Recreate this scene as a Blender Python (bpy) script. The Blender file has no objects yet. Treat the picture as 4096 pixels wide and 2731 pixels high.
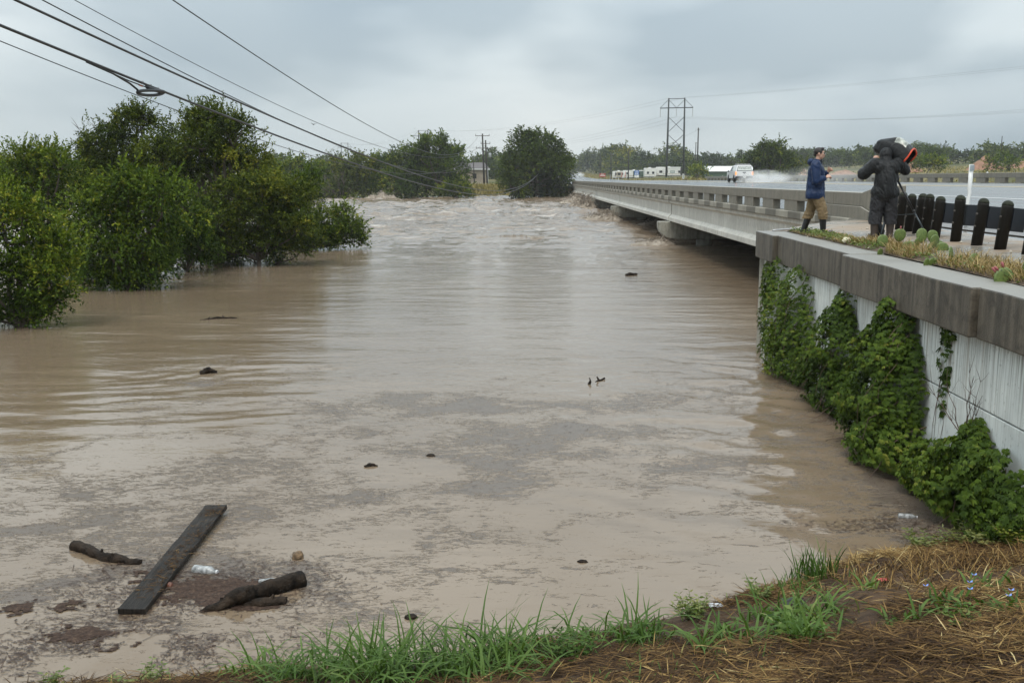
import bpy, bmesh, math, random
import numpy as np
from mathutils import Vector, Matrix, noise as mnoise
sc = bpy.context.scene
COL = sc.collection
R = math.radians

# ------------------------------------------------------------------ camera, world, sun, exposure
EYE = 3.85                                   # camera height above the flood water (z = 0), metres
cam_d = bpy.data.cameras.new('camera'); cam = bpy.data.objects.new('camera', cam_d); COL.objects.link(cam)
cam_d.lens = 35.0; cam_d.sensor_width = 36.0; cam_d.clip_start = 0.05; cam_d.clip_end = 6000
cam.location = (0, 0, EYE); cam.rotation_euler = (R(90 - 9.27), 0, 0)
sc.camera = cam

world = bpy.data.worlds.new('World'); sc.world = world; world.use_nodes = True
SUN_EL, SUN_AZ = 58.0, 200.0
def build_world():
    nt = world.node_tree; nt.nodes.clear(); N = nt.nodes.new; L = nt.links.new
    out = N('ShaderNodeOutputWorld'); bg = N('ShaderNodeBackground'); L(bg.outputs[0], out.inputs[0])
    bg.inputs['Strength'].default_value = 0.1
    sky = N('ShaderNodeTexSky'); sky.sky_type = 'NISHITA'; sky.sun_disc = False
    sky.sun_elevation = R(SUN_EL); sky.sun_rotation = R(SUN_AZ); sky.air_density = 1.0; sky.dust_density = 3.0
    tc = N('ShaderNodeTexCoord')
    sep = N('ShaderNodeSeparateXYZ'); L(tc.outputs['Generated'], sep.inputs[0])
    zc = N('ShaderNodeMath'); zc.operation = 'MAXIMUM'; zc.inputs[1].default_value = 0.0; L(sep.outputs[2], zc.inputs[0])
    def noise(scale, detail, sx, sz, off, rough=0.5, dist=0.0):
        m = N('ShaderNodeMapping'); m.inputs['Scale'].default_value = (sx, sx, sz); m.inputs['Location'].default_value = off
        L(tc.outputs['Generated'], m.inputs[0])
        n = N('ShaderNodeTexNoise'); n.inputs['Scale'].default_value = scale; n.inputs['Detail'].default_value = detail
        n.inputs['Roughness'].default_value = rough; n.inputs['Distortion'].default_value = dist
        L(m.outputs[0], n.inputs['Vector']); return n.outputs[0]
    def ramp(src, stops):
        r = N('ShaderNodeValToRGB'); L(src, r.inputs[0]); e = r.color_ramp.elements
        while len(e) < len(stops): e.new(0.5)
        for i, (p, c) in enumerate(stops): e[i].position = p; e[i].color = (*c, 1)
        return r.outputs[0]
    # broad light and dark reaches of the overcast, then the ragged lower cloud
    a = ramp(noise(2.2, 2.0, 1.0, 1.6, (5.37, 2.64, 1.58)), [(0.34, (4.1, 4.85, 5.35)), (0.5, (5.5, 6.12, 6.35)), (0.64, (6.5, 6.95, 7.0))])
    b = ramp(noise(3.0, 3.5, 1.0, 3.0, (6.48, 0.62, 2.06), 0.5, 0.25), [(0.40, (0.68, 0.72, 0.755)), (0.52, (0.92, 0.935, 0.945)), (0.60, (1.0, 1.0, 1.0))])
    # overcast luminance grows towards the zenith (CIE overcast sky)
    g = N('ShaderNodeMath'); g.operation = 'MULTIPLY_ADD'; L(zc.outputs[0], g.inputs[0]); g.inputs[1].default_value = 1.75; g.inputs[2].default_value = 0.80
    mul = N('ShaderNodeMix'); mul.data_type = 'RGBA'; mul.blend_type = 'MULTIPLY'; mul.inputs[0].default_value = 1.0
    L(a, mul.inputs[6]); L(b, mul.inputs[7])
    sc2 = N('ShaderNodeVectorMath'); sc2.operation = 'SCALE'; L(mul.outputs[2], sc2.inputs[0]); L(g.outputs[0], sc2.inputs['Scale'])
    mx = N('ShaderNodeMix'); mx.data_type = 'RGBA'; mx.inputs[0].default_value = 0.94
    L(sky.outputs[0], mx.inputs[6]); L(sc2.outputs[0], mx.inputs[7])
    L(mx.outputs[2], bg.inputs['Color'])
build_world()
sd = bpy.data.lights.new('sun', 'SUN'); sun = bpy.data.objects.new('sun', sd); COL.objects.link(sun)
sd.energy = 1.5; sd.angle = R(28); sd.color = (1.0, 0.93, 0.84)
_az = R(SUN_AZ); _el = R(SUN_EL)
sun.rotation_euler = Vector((-math.sin(_az) * math.cos(_el), -math.cos(_az) * math.cos(_el), -math.sin(_el))).to_track_quat('-Z', 'Y').to_euler()
sc.view_settings.view_transform = 'Standard'; sc.view_settings.look = 'None'
sc.view_settings.exposure = 0.4; sc.view_settings.gamma = 1.0; sc.view_settings.use_curve_mapping = False
sc.render.engine = 'CYCLES'
cy = sc.cycles
cy.use_denoising = True
cy.max_bounces = 5; cy.diffuse_bounces = 3; cy.glossy_bounces = 3; cy.transmission_bounces = 4; cy.transparent_max_bounces = 8; cy.volume_bounces = 1
cy.sample_clamp_indirect = 4.0
sc.render.film_transparent = False

# ------------------------------------------------------------------ helpers
def tag(o, label=None, cat=None, group=None, kind=None):
    if label: o['label'] = label
    if cat: o['category'] = cat
    if group: o['group'] = group
    if kind: o['kind'] = kind
    return o
def thing(name, label, cat, loc=(0, 0, 0), rz=0.0, group=None):
    o = bpy.data.objects.new(name, None); COL.objects.link(o); o.empty_display_size = 0.1
    o.location = loc; o.rotation_euler = (0, 0, rz)
    return tag(o, label, cat, group)
def link(name, me, mat=None, parent=None, loc=None, rot=None):
    o = bpy.data.objects.new(name, me); COL.objects.link(o)
    if mat is not None and not me.materials: me.materials.append(mat)
    if parent is not None: o.parent = parent
    if loc is not None: o.location = loc
    if rot is not None: o.rotation_euler = rot
    return o
def copy_tree(o, parent=None):
    c = o.copy(); COL.objects.link(c); c.parent = parent
    for ch in list(o.children): copy_tree(ch, c)
    return c
def np_mesh(name, V, F, smooth=False, attrs=None):
    """V (n,3) array, F (m,k) array of faces with k corners each"""
    V = np.asarray(V, np.float32); F = np.asarray(F, np.int32)
    me = bpy.data.meshes.new(name)
    k = F.shape[1]
    me.vertices.add(len(V)); me.vertices.foreach_set('co', V.ravel())
    me.loops.add(F.size); me.loops.foreach_set('vertex_index', F.ravel())
    me.polygons.add(len(F)); me.polygons.foreach_set('loop_start', np.arange(0, F.size, k, dtype=np.int32))
    if attrs:
        for an, av in attrs.items():
            at = me.attributes.new(an, 'FLOAT', 'POINT'); at.data.foreach_set('value', np.asarray(av, np.float32))
    me.update(calc_edges=True)
    if smooth: me.polygons.foreach_set('use_smooth', np.ones(len(F), bool))
    return me
class MB:
    def __init__(s): s.v = []; s.f = []
    def add(s, vs, fs):
        b = len(s.v); s.v += [tuple(p) for p in vs]; s.f += [tuple(b + i for i in f) for f in fs]; return s
    def hexa(s, p):           # 4 bottom (ccw), 4 top
        return s.add(p, [(3, 2, 1, 0), (4, 5, 6, 7), (0, 1, 5, 4), (1, 2, 6, 5), (2, 3, 7, 6), (3, 0, 4, 7)])
    def box(s, c, d, M=None):
        x, y, z = d[0] / 2, d[1] / 2, d[2] / 2
        p = [Vector(q) for q in ((-x, -y, -z), (x, -y, -z), (x, y, -z), (-x, y, -z), (-x, -y, z), (x, -y, z), (x, y, z), (-x, y, z))]
        if M is not None: p = [M @ q for q in p]
        return s.hexa([q + Vector(c) for q in p])
    def b2(s, x0, x1, y0, y1, z0, z1): return s.box(((x0 + x1) / 2, (y0 + y1) / 2, (z0 + z1) / 2), (abs(x1 - x0), abs(y1 - y0), abs(z1 - z0)))
    def tube(s, pts, rad, n=8, cap=True):
        pts = [Vector(p) for p in pts]; m = len(pts)
        if not hasattr(rad, '__len__'): rad = [rad] * m
        b = len(s.v); up = Vector((0, 0, 1)); pu = None
        for i, p in enumerate(pts):
            t = (pts[min(i + 1, m - 1)] - pts[max(i - 1, 0)])
            if t.length < 1e-9: t = up
            t = t.normalized()
            if pu is None:
                a = up if abs(t.z) < 0.9 else Vector((1, 0, 0)); u = t.cross(a).normalized()
            else:
                u = (pu - t * pu.dot(t)); u = u.normalized() if u.length > 1e-6 else t.orthogonal().normalized()
            pu = u; w = t.cross(u)
            for k in range(n):
                a = 2 * math.pi * k / n; s.v.append(tuple(p + (u * math.cos(a) + w * math.sin(a)) * rad[i]))
        for i in range(m - 1):
            for k in range(n):
                k2 = (k + 1) % n
                s.f.append((b + i * n + k, b + i * n + k2, b + (i + 1) * n + k2, b + (i + 1) * n + k))
        if cap:
            s.f.append(tuple(b + k for k in range(n))[::-1]); s.f.append(tuple(b + (m - 1) * n + k for k in range(n)))
        return s
    def cyl(s, p0, p1, r0, r1=None, n=10): return s.tube([p0, p1], [r0, r0 if r1 is None else r1], n)
    def prism(s, poly, fn, t0, t1):
        """poly: list of 2-tuples; fn(a,b,t) -> point; extruded from t0 to t1"""
        n = len(poly); p = [fn(a, b, t0) for a, b in poly] + [fn(a, b, t1) for a, b in poly]
        return s.add(p, [tuple(range(n))[::-1], tuple(range(n, 2 * n))] + [(i, (i + 1) % n, n + (i + 1) % n, n + i) for i in range(n)])
    def lathe(s, prof, c=(0, 0, 0), n=16):
        b = len(s.v); m = len(prof)
        for r, z in prof:
            for k in range(n):
                a = 2 * math.pi * k / n; s.v.append((c[0] + r * math.cos(a), c[1] + r * math.sin(a), c[2] + z))
        for i in range(m - 1):
            for k in range(n):
                k2 = (k + 1) % n; s.f.append((b + i * n + k, b + i * n + k2, b + (i + 1) * n + k2, b + (i + 1) * n + k))
        s.f.append(tuple(b + k for k in range(n))[::-1]); s.f.append(tuple(b + (m - 1) * n + k for k in range(n)))
        return s
    def mesh(s, name='part', smooth=False):
        me = bpy.data.meshes.new(name); me.from_pydata(s.v, [], s.f); me.update()
        bm = bmesh.new(); bm.from_mesh(me); bmesh.ops.recalc_face_normals(bm, faces=bm.faces); bm.to_mesh(me); bm.free()
        if smooth: me.polygons.foreach_set('use_smooth', np.ones(len(me.polygons), bool))
        return me
    def build(s, name, mat, parent=None, smooth=False, bevel=0.0, seg=2, loc=None, rot=None):
        me = s.mesh(name, smooth); o = link(name, me, mat, parent, loc, rot)
        if bevel > 0:
            m = o.modifiers.new('bevel', 'BEVEL'); m.width = bevel; m.segments = seg; m.limit_method = 'ANGLE'; m.angle_limit = R(40)
        return o
# value noise on arrays
def _hash(ix, iy, seed):
    h = (ix.astype(np.int64) * 374761393 + iy.astype(np.int64) * 668265263 + seed * 974634777) & 0xFFFFFFFF
    h = ((h ^ (h >> 13)) * 1274126177) & 0xFFFFFFFF
    return ((h ^ (h >> 16)) & 0xFFFFFF) / float(0xFFFFFF)
def vnoise(x, y, seed=0):
    x = np.asarray(x, float); y = np.asarray(y, float)
    ix = np.floor(x); iy = np.floor(y); fx = x - ix; fy = y - iy
    fx = fx * fx * fx * (fx * (fx * 6 - 15) + 10); fy = fy * fy * fy * (fy * (fy * 6 - 15) + 10)
    a = _hash(ix, iy, seed); b = _hash(ix + 1, iy, seed); c = _hash(ix, iy + 1, seed); d = _hash(ix + 1, iy + 1, seed)
    return (a + (b - a) * fx) * (1 - fy) + (c + (d - c) * fx) * fy
def fbm(x, y, seed=0, oct=4, gain=0.5):
    s = 0; a = 1.0; t = 0
    for o in range(oct):
        s = s + a * vnoise(x * 2 ** o + 17.3 * o, y * 2 ** o - 9.1 * o, seed + o); t += a; a *= gain
    return s / t                                              # 0..1
def sstep(a, b, x):
    t = np.clip((np.asarray(x, float) - a) / (b - a), 0, 1); return t * t * (3 - 2 * t)

# ------------------------------------------------------------------ materials
class NT:
    def __init__(s, name):
        s.m = bpy.data.materials.new(name); s.m.use_nodes = True; s.nt = s.m.node_tree; s.nt.nodes.clear()
        s.out = s.n('ShaderNodeOutputMaterial')
    def n(s, t, **kw):
        nd = s.nt.nodes.new(t)
        for k, v in kw.items(): setattr(nd, k, v)
        return nd
    def l(s, a, b): s.nt.links.new(a, b)
    def val(s, sock, v):
        if hasattr(v, 'is_output'): s.l(v, sock)
        else: sock.default_value = v
    def pos(s, scale=(1, 1, 1), obj=False, off=(0, 0, 0)):
        src = s.n('ShaderNodeTexCoord').outputs['Object'] if obj else s.n('ShaderNodeNewGeometry').outputs['Position']
        m = s.n('ShaderNodeMapping'); m.inputs['Scale'].default_value = scale; m.inputs['Location'].default_value = off
        s.l(src, m.inputs[0]); return m.outputs[0]
    def noise(s, vec, scale, detail=4, rough=0.55, dist=0.0):
        n = s.n('ShaderNodeTexNoise'); s.l(vec, n.inputs['Vector']); n.inputs['Scale'].default_value = scale
        n.inputs['Detail'].default_value = detail; n.inputs['Roughness'].default_value = rough; n.inputs['Distortion'].default_value = dist
        return n.outputs[0]
    def ramp(s, f, stops):
        r = s.n('ShaderNodeValToRGB'); s.l(f, r.inputs[0]); e = r.color_ramp.elements
        while len(e) < len(stops): e.new(0.5)
        for i, (p, c) in enumerate(stops):
            e[i].position = p; e[i].color = (*c, 1) if hasattr(c, '__len__') else (c, c, c, 1)
        return r.outputs[0]
    def mix(s, f, a, b, mode='MIX'):
        m = s.n('ShaderNodeMix', data_type='RGBA', blend_type=mode)
        s.val(m.inputs[0], f)
        for i, v in ((6, a), (7, b)):
            if hasattr(v, 'is_output'): s.l(v, m.inputs[i])
            else: m.inputs[i].default_value = (*v, 1)
        return m.outputs[2]
    def math(s, op, a, b=0.0, c=None, clamp=False):
        m = s.n('ShaderNodeMath', operation=op, use_clamp=clamp); s.val(m.inputs[0], a); s.val(m.inputs[1], b)
        if c is not None: s.val(m.inputs[2], c)
        return m.outputs[0]
    def attr(s, name): return s.n('ShaderNodeAttribute', attribute_name=name).outputs['Fac']
    def bump(s, h, strength=0.4, dist=0.02, prev=None):
        b = s.n('ShaderNodeBump'); s.l(h, b.inputs['Height']); b.inputs['Strength'].default_value = strength; b.inputs['Distance'].default_value = dist
        if prev is not None: s.l(prev, b.inputs['Normal'])
        return b.outputs[0]
    def pbsdf(s, col, rough=0.6, normal=None, spec=0.5, metal=0.0, ior=None, alpha=None, link=True):
        p = s.n('ShaderNodeBsdfPrincipled')
        if hasattr(col, 'is_output'): s.l(col, p.inputs['Base Color'])
        else: p.inputs['Base Color'].default_value = (*col, 1)
        s.val(p.inputs['Roughness'], rough); p.inputs['Metallic'].default_value = metal
        p.inputs['Specular IOR Level'].default_value = spec
        if ior: p.inputs['IOR'].default_value = ior
        if normal is not None: s.l(normal, p.inputs['Normal'])
        if link: s.l(p.outputs[0], s.out.inputs[0])
        return p
def simple(name, col, rough=0.5, var=0.12, scale=6.0, bump=0.0, bscale=40.0, metal=0.0, spec=0.5, obj=True, stretch=(1, 1, 1)):
    t = NT(name); v = t.pos(stretch, obj)
    n = t.noise(v, scale, 5)
    lo = tuple(c * (1 - var * 2) for c in col); hi = tuple(min(1, c * (1 + var * 1.4)) for c in col)
    c = t.ramp(n, [(0.3, lo), (0.7, hi)])
    nm = None
    if bump > 0: nm = t.bump(t.noise(v, bscale, 4), bump, 0.02)
    t.pbsdf(c, rough, nm, spec, metal); return t.m
def leafmat(name, stops, trans=0.14, rough=0.6, spec=0.10):
    t = NT(name); a = t.attr('rnd'); c = t.ramp(a, stops)
    p = t.pbsdf(c, rough, None, spec, link=False)
    tr = t.n('ShaderNodeBsdfTranslucent'); br = t.mix(1.0, c, (1.5, 1.6, 0.7), 'MULTIPLY'); t.l(br, tr.inputs[0])
    ms = t.n('ShaderNodeMixShader'); ms.inputs[0].default_value = trans; t.l(p.outputs[0], ms.inputs[1]); t.l(tr.outputs[0], ms.inputs[2])
    t.l(ms.outputs[0], t.out.inputs[0]); return t.m
def concrete(name, base, stain, streak=0.5, rough=0.75, top=None, sc_=1.0, wet=0.0):
    """weathered cast concrete: blotches, vertical drip streaks, pores"""
    t = NT(name); v = t.pos()
    blot = t.noise(v, 0.9 * sc_, 6, 0.6)
    drip = t.noise(t.pos((7 * sc_, 7 * sc_, 0.35 * sc_)), 1.0, 5, 0.6)
    fine = t.noise(v, 38, 4, 0.7)
    c = t.ramp(blot, [(0.28, tuple(b * 0.78 for b in base)), (0.52, base), (0.75, tuple(min(1, b * 1.18) for b in base))])
    mid = t.noise(v, 4.5 * sc_, 6, 0.7, 0.6)
    c = t.mix(t.math('MULTIPLY', t.ramp(drip, [(0.42, 0.0), (0.66, 1.0)]), streak), c, stain)
    c = t.mix(t.math('MULTIPLY', t.ramp(mid, [(0.48, 0.0), (0.68, 1.0)]), streak * 0.9), c, tuple(q * 0.8 for q in stain))
    c = t.mix(t.ramp(t.noise(t.pos((14 * sc_, 14 * sc_, 0.5 * sc_)), 1.0, 4, 0.6), [(0.62, 0.0), (0.72, 0.35)]), c, tuple(min(1, b * 1.5) for b in base))
    c = t.mix(0.5, c, t.ramp(fine, [(0.25, 0.62), (0.6, 1.0), (0.8, 1.12)]), 'MULTIPLY')
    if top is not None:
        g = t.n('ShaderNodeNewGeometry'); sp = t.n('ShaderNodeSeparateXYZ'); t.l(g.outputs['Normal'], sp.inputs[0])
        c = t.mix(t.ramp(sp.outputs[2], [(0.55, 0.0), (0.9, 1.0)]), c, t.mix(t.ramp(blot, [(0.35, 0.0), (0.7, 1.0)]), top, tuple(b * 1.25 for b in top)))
    nm = t.bump(fine, 0.45, 0.012, t.bump(mid, 0.2, 0.03))
    r = t.ramp(blot, [(0.3, max(0.08, rough - 0.25 - wet)), (0.7, rough - wet * 0.6)])
    t.pbsdf(c, r, nm, 0.5); return t.m
M = {}
# ------------------------------------------------------------------ shared materials
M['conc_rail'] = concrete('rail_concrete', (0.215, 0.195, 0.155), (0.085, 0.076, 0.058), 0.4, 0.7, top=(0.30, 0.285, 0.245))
M['conc_girder'] = concrete('girder_concrete', (0.60, 0.585, 0.53), (0.36, 0.34, 0.29), 0.45, 0.75)
M['conc_pier'] = concrete('pier_concrete', (0.34, 0.33, 0.28), (0.12, 0.115, 0.09), 0.6, 0.6)
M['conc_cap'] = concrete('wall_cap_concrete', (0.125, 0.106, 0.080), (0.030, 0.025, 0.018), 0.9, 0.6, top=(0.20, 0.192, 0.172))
M['conc_walk'] = None
def _panel():
    t = NT('wall_panel_concrete'); v = t.pos()
    drip = t.noise(t.pos((26, 26, 0.55)), 1.0, 5, 0.65); drip2 = t.noise(t.pos((9, 9, 0.25)), 1.0, 4, 0.6)
    fine = t.noise(v, 60, 4, 0.7); blot = t.noise(v, 1.6, 5, 0.6)
    sp = t.n('ShaderNodeSeparateXYZ'); t.l(v, sp.inputs[0])
    hi = t.ramp(t.math('MULTIPLY_ADD', sp.outputs[2], 0.36, t.math('MULTIPLY', blot, 0.35)), [(0.45, 0.0), (0.95, 1.0)])   # drips run from the cap
    c = t.ramp(blot, [(0.3, (0.50, 0.53, 0.51)), (0.55, (0.66, 0.69, 0.66)), (0.75, (0.74, 0.77, 0.73))])
    c = t.mix(t.math('MULTIPLY', t.ramp(drip, [(0.46, 0.0), (0.62, 0.85)]), hi), c, (0.20, 0.195, 0.165))
    c = t.mix(t.ramp(drip2, [(0.60, 0.0), (0.70, 0.7)]), c, (0.27, 0.225, 0.17))
    c = t.mix(t.ramp(t.noise(v, 16, 3, 0.6), [(0.62, 0.0), (0.72, 0.55)]), c, (0.16, 0.165, 0.13))
    t.pbsdf(c, 0.7, t.bump(fine, 0.25, 0.008), 0.4); return t.m
M['panel'] = _panel()
def _walk():
    t = NT('wet_sidewalk'); v = t.pos(); big = t.noise(v, 0.55, 5, 0.6); mid = t.noise(v, 3.0, 5, 0.6); fine = t.noise(v, 55, 3, 0.7)
    c = t.ramp(mid, [(0.3, (0.19, 0.175, 0.15)), (0.7, (0.30, 0.28, 0.245))])
    sand = t.ramp(t.math('ADD', t.math('MULTIPLY', big, 0.75), t.math('MULTIPLY', mid, 0.25)), [(0.45, 0.0), (0.57, 1.0)])
    c = t.mix(sand, c, t.ramp(fine, [(0.3, (0.20, 0.145, 0.10)), (0.7, (0.33, 0.25, 0.175))]))
    peb = t.ramp(t.noise(v, 24, 2, 0.4), [(0.70, 0.0), (0.74, 1.0)]); c = t.mix(peb, c, (0.07, 0.06, 0.05))
    r = t.ramp(sand, [(0.0, 0.22), (1.0, 0.6)])
    t.pbsdf(c, r, t.bump(fine, 0.3, 0.006, t.bump(mid, 0.2, 0.02))); return t.m
M['walk'] = _walk()
def _asphalt():
    t = NT('wet_asphalt'); v = t.pos(); fine = t.noise(v, 70, 3, 0.7); big = t.noise(t.pos((1.6, 0.05, 1)), 1.0, 4, 0.6)
    c = t.ramp(fine, [(0.3, (0.055, 0.056, 0.058)), (0.7, (0.15, 0.15, 0.148))])
    c = t.mix(0.5, c, t.ramp(big, [(0.3, 0.7), (0.7, 1.25)]), 'MULTIPLY')
    r = t.ramp(big, [(0.32, 0.10), (0.6, 0.34)])
    t.pbsdf(c, r, t.bump(fine, 0.12, 0.004), 0.5); return t.m
M['asphalt'] = _asphalt()
def _gravel():
    t = NT('coarse_shoulder_asphalt'); v = t.pos(); n = t.n('ShaderNodeTexVoronoi'); t.l(v, n.inputs['Vector']); n.inputs['Scale'].default_value = 34
    c = t.mix(t.ramp(n.outputs['Distance'], [(0.1, 0.0), (0.6, 1.0)]), (0.34, 0.33, 0.32), (0.13, 0.125, 0.12))
    c = t.mix(0.6, c, t.ramp(t.noise(v, 2.0, 4), [(0.3, 0.75), (0.7, 1.15)]), 'MULTIPLY')
    t.pbsdf(c, 0.5, t.bump(n.outputs['Distance'], 0.8, 0.015)); return t.m
M['gravel'] = _gravel()
M['white_paint'] = simple('white_road_paint', (0.70, 0.70, 0.68), 0.35, 0.10, 9, obj=False)
M['yellow_paint'] = simple('yellow_road_paint', (0.62, 0.44, 0.13), 0.35, 0.12, 9, obj=False)
M['dirt'] = simple('red_dirt', (0.27, 0.155, 0.105), 0.95, 0.16, 1.4, 0.9, 2.2, obj=False, spec=0.1)

# ------------------------------------------------------------------ water
def water_h(X, Y):
    """flood water surface: slack and smooth by the near bank, rough and standing in waves out in the current"""
    cur = sstep(24, 75, Y) * (1 - 0.55 * sstep(-34, -60, X)); far = sstep(70, 130, Y)
    wx = X + 2.5 * (fbm(X * 0.06, Y * 0.05, 5, 3) - 0.5)
    h = 0.010 * (fbm(X * 0.8, Y * 1.3, 1, 3) - 0.5) + 0.03 * sstep(14, 26, Y) * (fbm(X * 0.5, Y * 1.5, 41, 4) - 0.5)
    h = h + cur * 0.20 * (fbm(wx * 0.22, Y * 0.30, 2, 5, 0.55) - 0.5) + cur * 0.13 * (fbm(wx * 0.9, Y * 0.8, 12, 3) - 0.5)
    rid = 1 - np.abs(2 * fbm(wx * 0.10 + 0.02 * Y, Y * 0.11, 3, 4) - 1)
    h = h + far * 0.55 * (sstep(0.62, 0.98, rid) - 0.25) + far * 0.30 * (fbm(X * 0.5, Y * 0.35, 4, 4, 0.6) - 0.5)
    rd2 = 1 - np.abs(2 * fbm(wx * 0.30, Y * 0.42, 23, 3, 0.55) - 1)
    h = h + sstep(45, 85, Y) * 0.34 * (sstep(0.55, 1.0, rd2) - 0.3) * (0.3 + fbm(X * 0.05, Y * 0.08, 24, 3)) + sstep(80, 130, Y) * 0.20 * (fbm(X * 1.1, Y * 0.6, 25, 3, 0.6) - 0.5)
    # eddy fan off the wall's end
    e = np.exp(-(((X - 3.8) / 3.0) ** 2 + ((Y - 17.5) / 6.0) ** 2)); w = 9 * (fbm(X * 0.45, Y * 0.45, 6, 4) - 0.5)
    h = h + e * 0.030 * np.sin(7.0 * (Y * 0.75 + 0.55 * X) + w) * sstep(0.35, 0.7, fbm(X * 0.8, Y * 0.8, 16, 3)) + e * 0.085 * (fbm(X * 1.7 + Y * 0.5, Y * 2.6, 17, 3) - 0.5)
    # riffle line left, out of the tree shelter
    e2 = np.exp(-(((Y - 19.5 - 0.25 * X) / 4.0) ** 2)) * sstep(0, -4, X); w = 16 * (fbm(X * 0.22, Y * 0.4, 7, 4) - 0.5)
    h = h + e2 * (0.007 * np.sin(10 * (Y - 0.30 * X) + 1.5 * w) * sstep(0.35, 0.75, fbm(X * 0.3, Y * 0.7, 18, 3)) + 0.045 * (fbm(X * 0.45, Y * 1.9, 19, 4) - 0.5))
    return h
def _ax(lo, hi, mid0, mid1, d, gr):
    a = list(np.arange(mid0, mid1, d)); s = d; x = mid1
    while x < hi: a.append(x); s *= gr; x += s
    a.append(hi); s = d; x = mid0 - d; b = []
    while x > lo: b.append(x); s *= gr; x -= s
    b.append(lo); return np.array(b[::-1] + a)
def scum_raw(X, Y):
    """how readily floating scum and litter gather: above 0 it lies thick"""
    wx = X + 1.6 * (fbm(X * 0.5, Y * 0.5, 31, 4) - 0.5); wy = Y + 1.6 * (fbm(X * 0.5, Y * 0.5, 32, 4) - 0.5)
    n = 0.6 * fbm(wx * 0.85, wy * 1.15, 33, 5, 0.62) + 0.4 * fbm(wx * 0.3, wy * 0.36, 34, 3)
    lim = 0.540 + 0.05 * sstep(12, 20, Y) + 0.30 * sstep(19, 25, Y) + 0.12 * sstep(-1.0, 2.0, X) * sstep(12.5, 10.5, Y) * sstep(4.2, 3.4, X) - 0.05 * np.exp(-(((X + 3.2) / 1.8) ** 2 + ((Y - 9) / 1.7) ** 2))
    lim = lim + 0.1 * sstep(-6.5, -9, X) - 0.09 * np.exp(-(((X - 4.4) / 1.1) ** 2 + ((Y - 11) / 2.0) ** 2))
    n2 = fbm(wx * 0.62 + 4, wy * 0.85, 35, 4, 0.5); m2 = fbm(X * 0.5, Y * 0.6, 36, 3)
    fil = 0.040 - np.abs(n2 - 0.5) * 1.4 - 0.22 * np.clip(0.55 - m2, 0, 1)
    return np.maximum(n - lim - 0.022, fil - 0.55 * np.maximum(lim - 0.54, 0))
def scum_field(X, Y): return np.clip(0.5 + scum_raw(X, Y) * 3.0, 0, 1)
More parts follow.
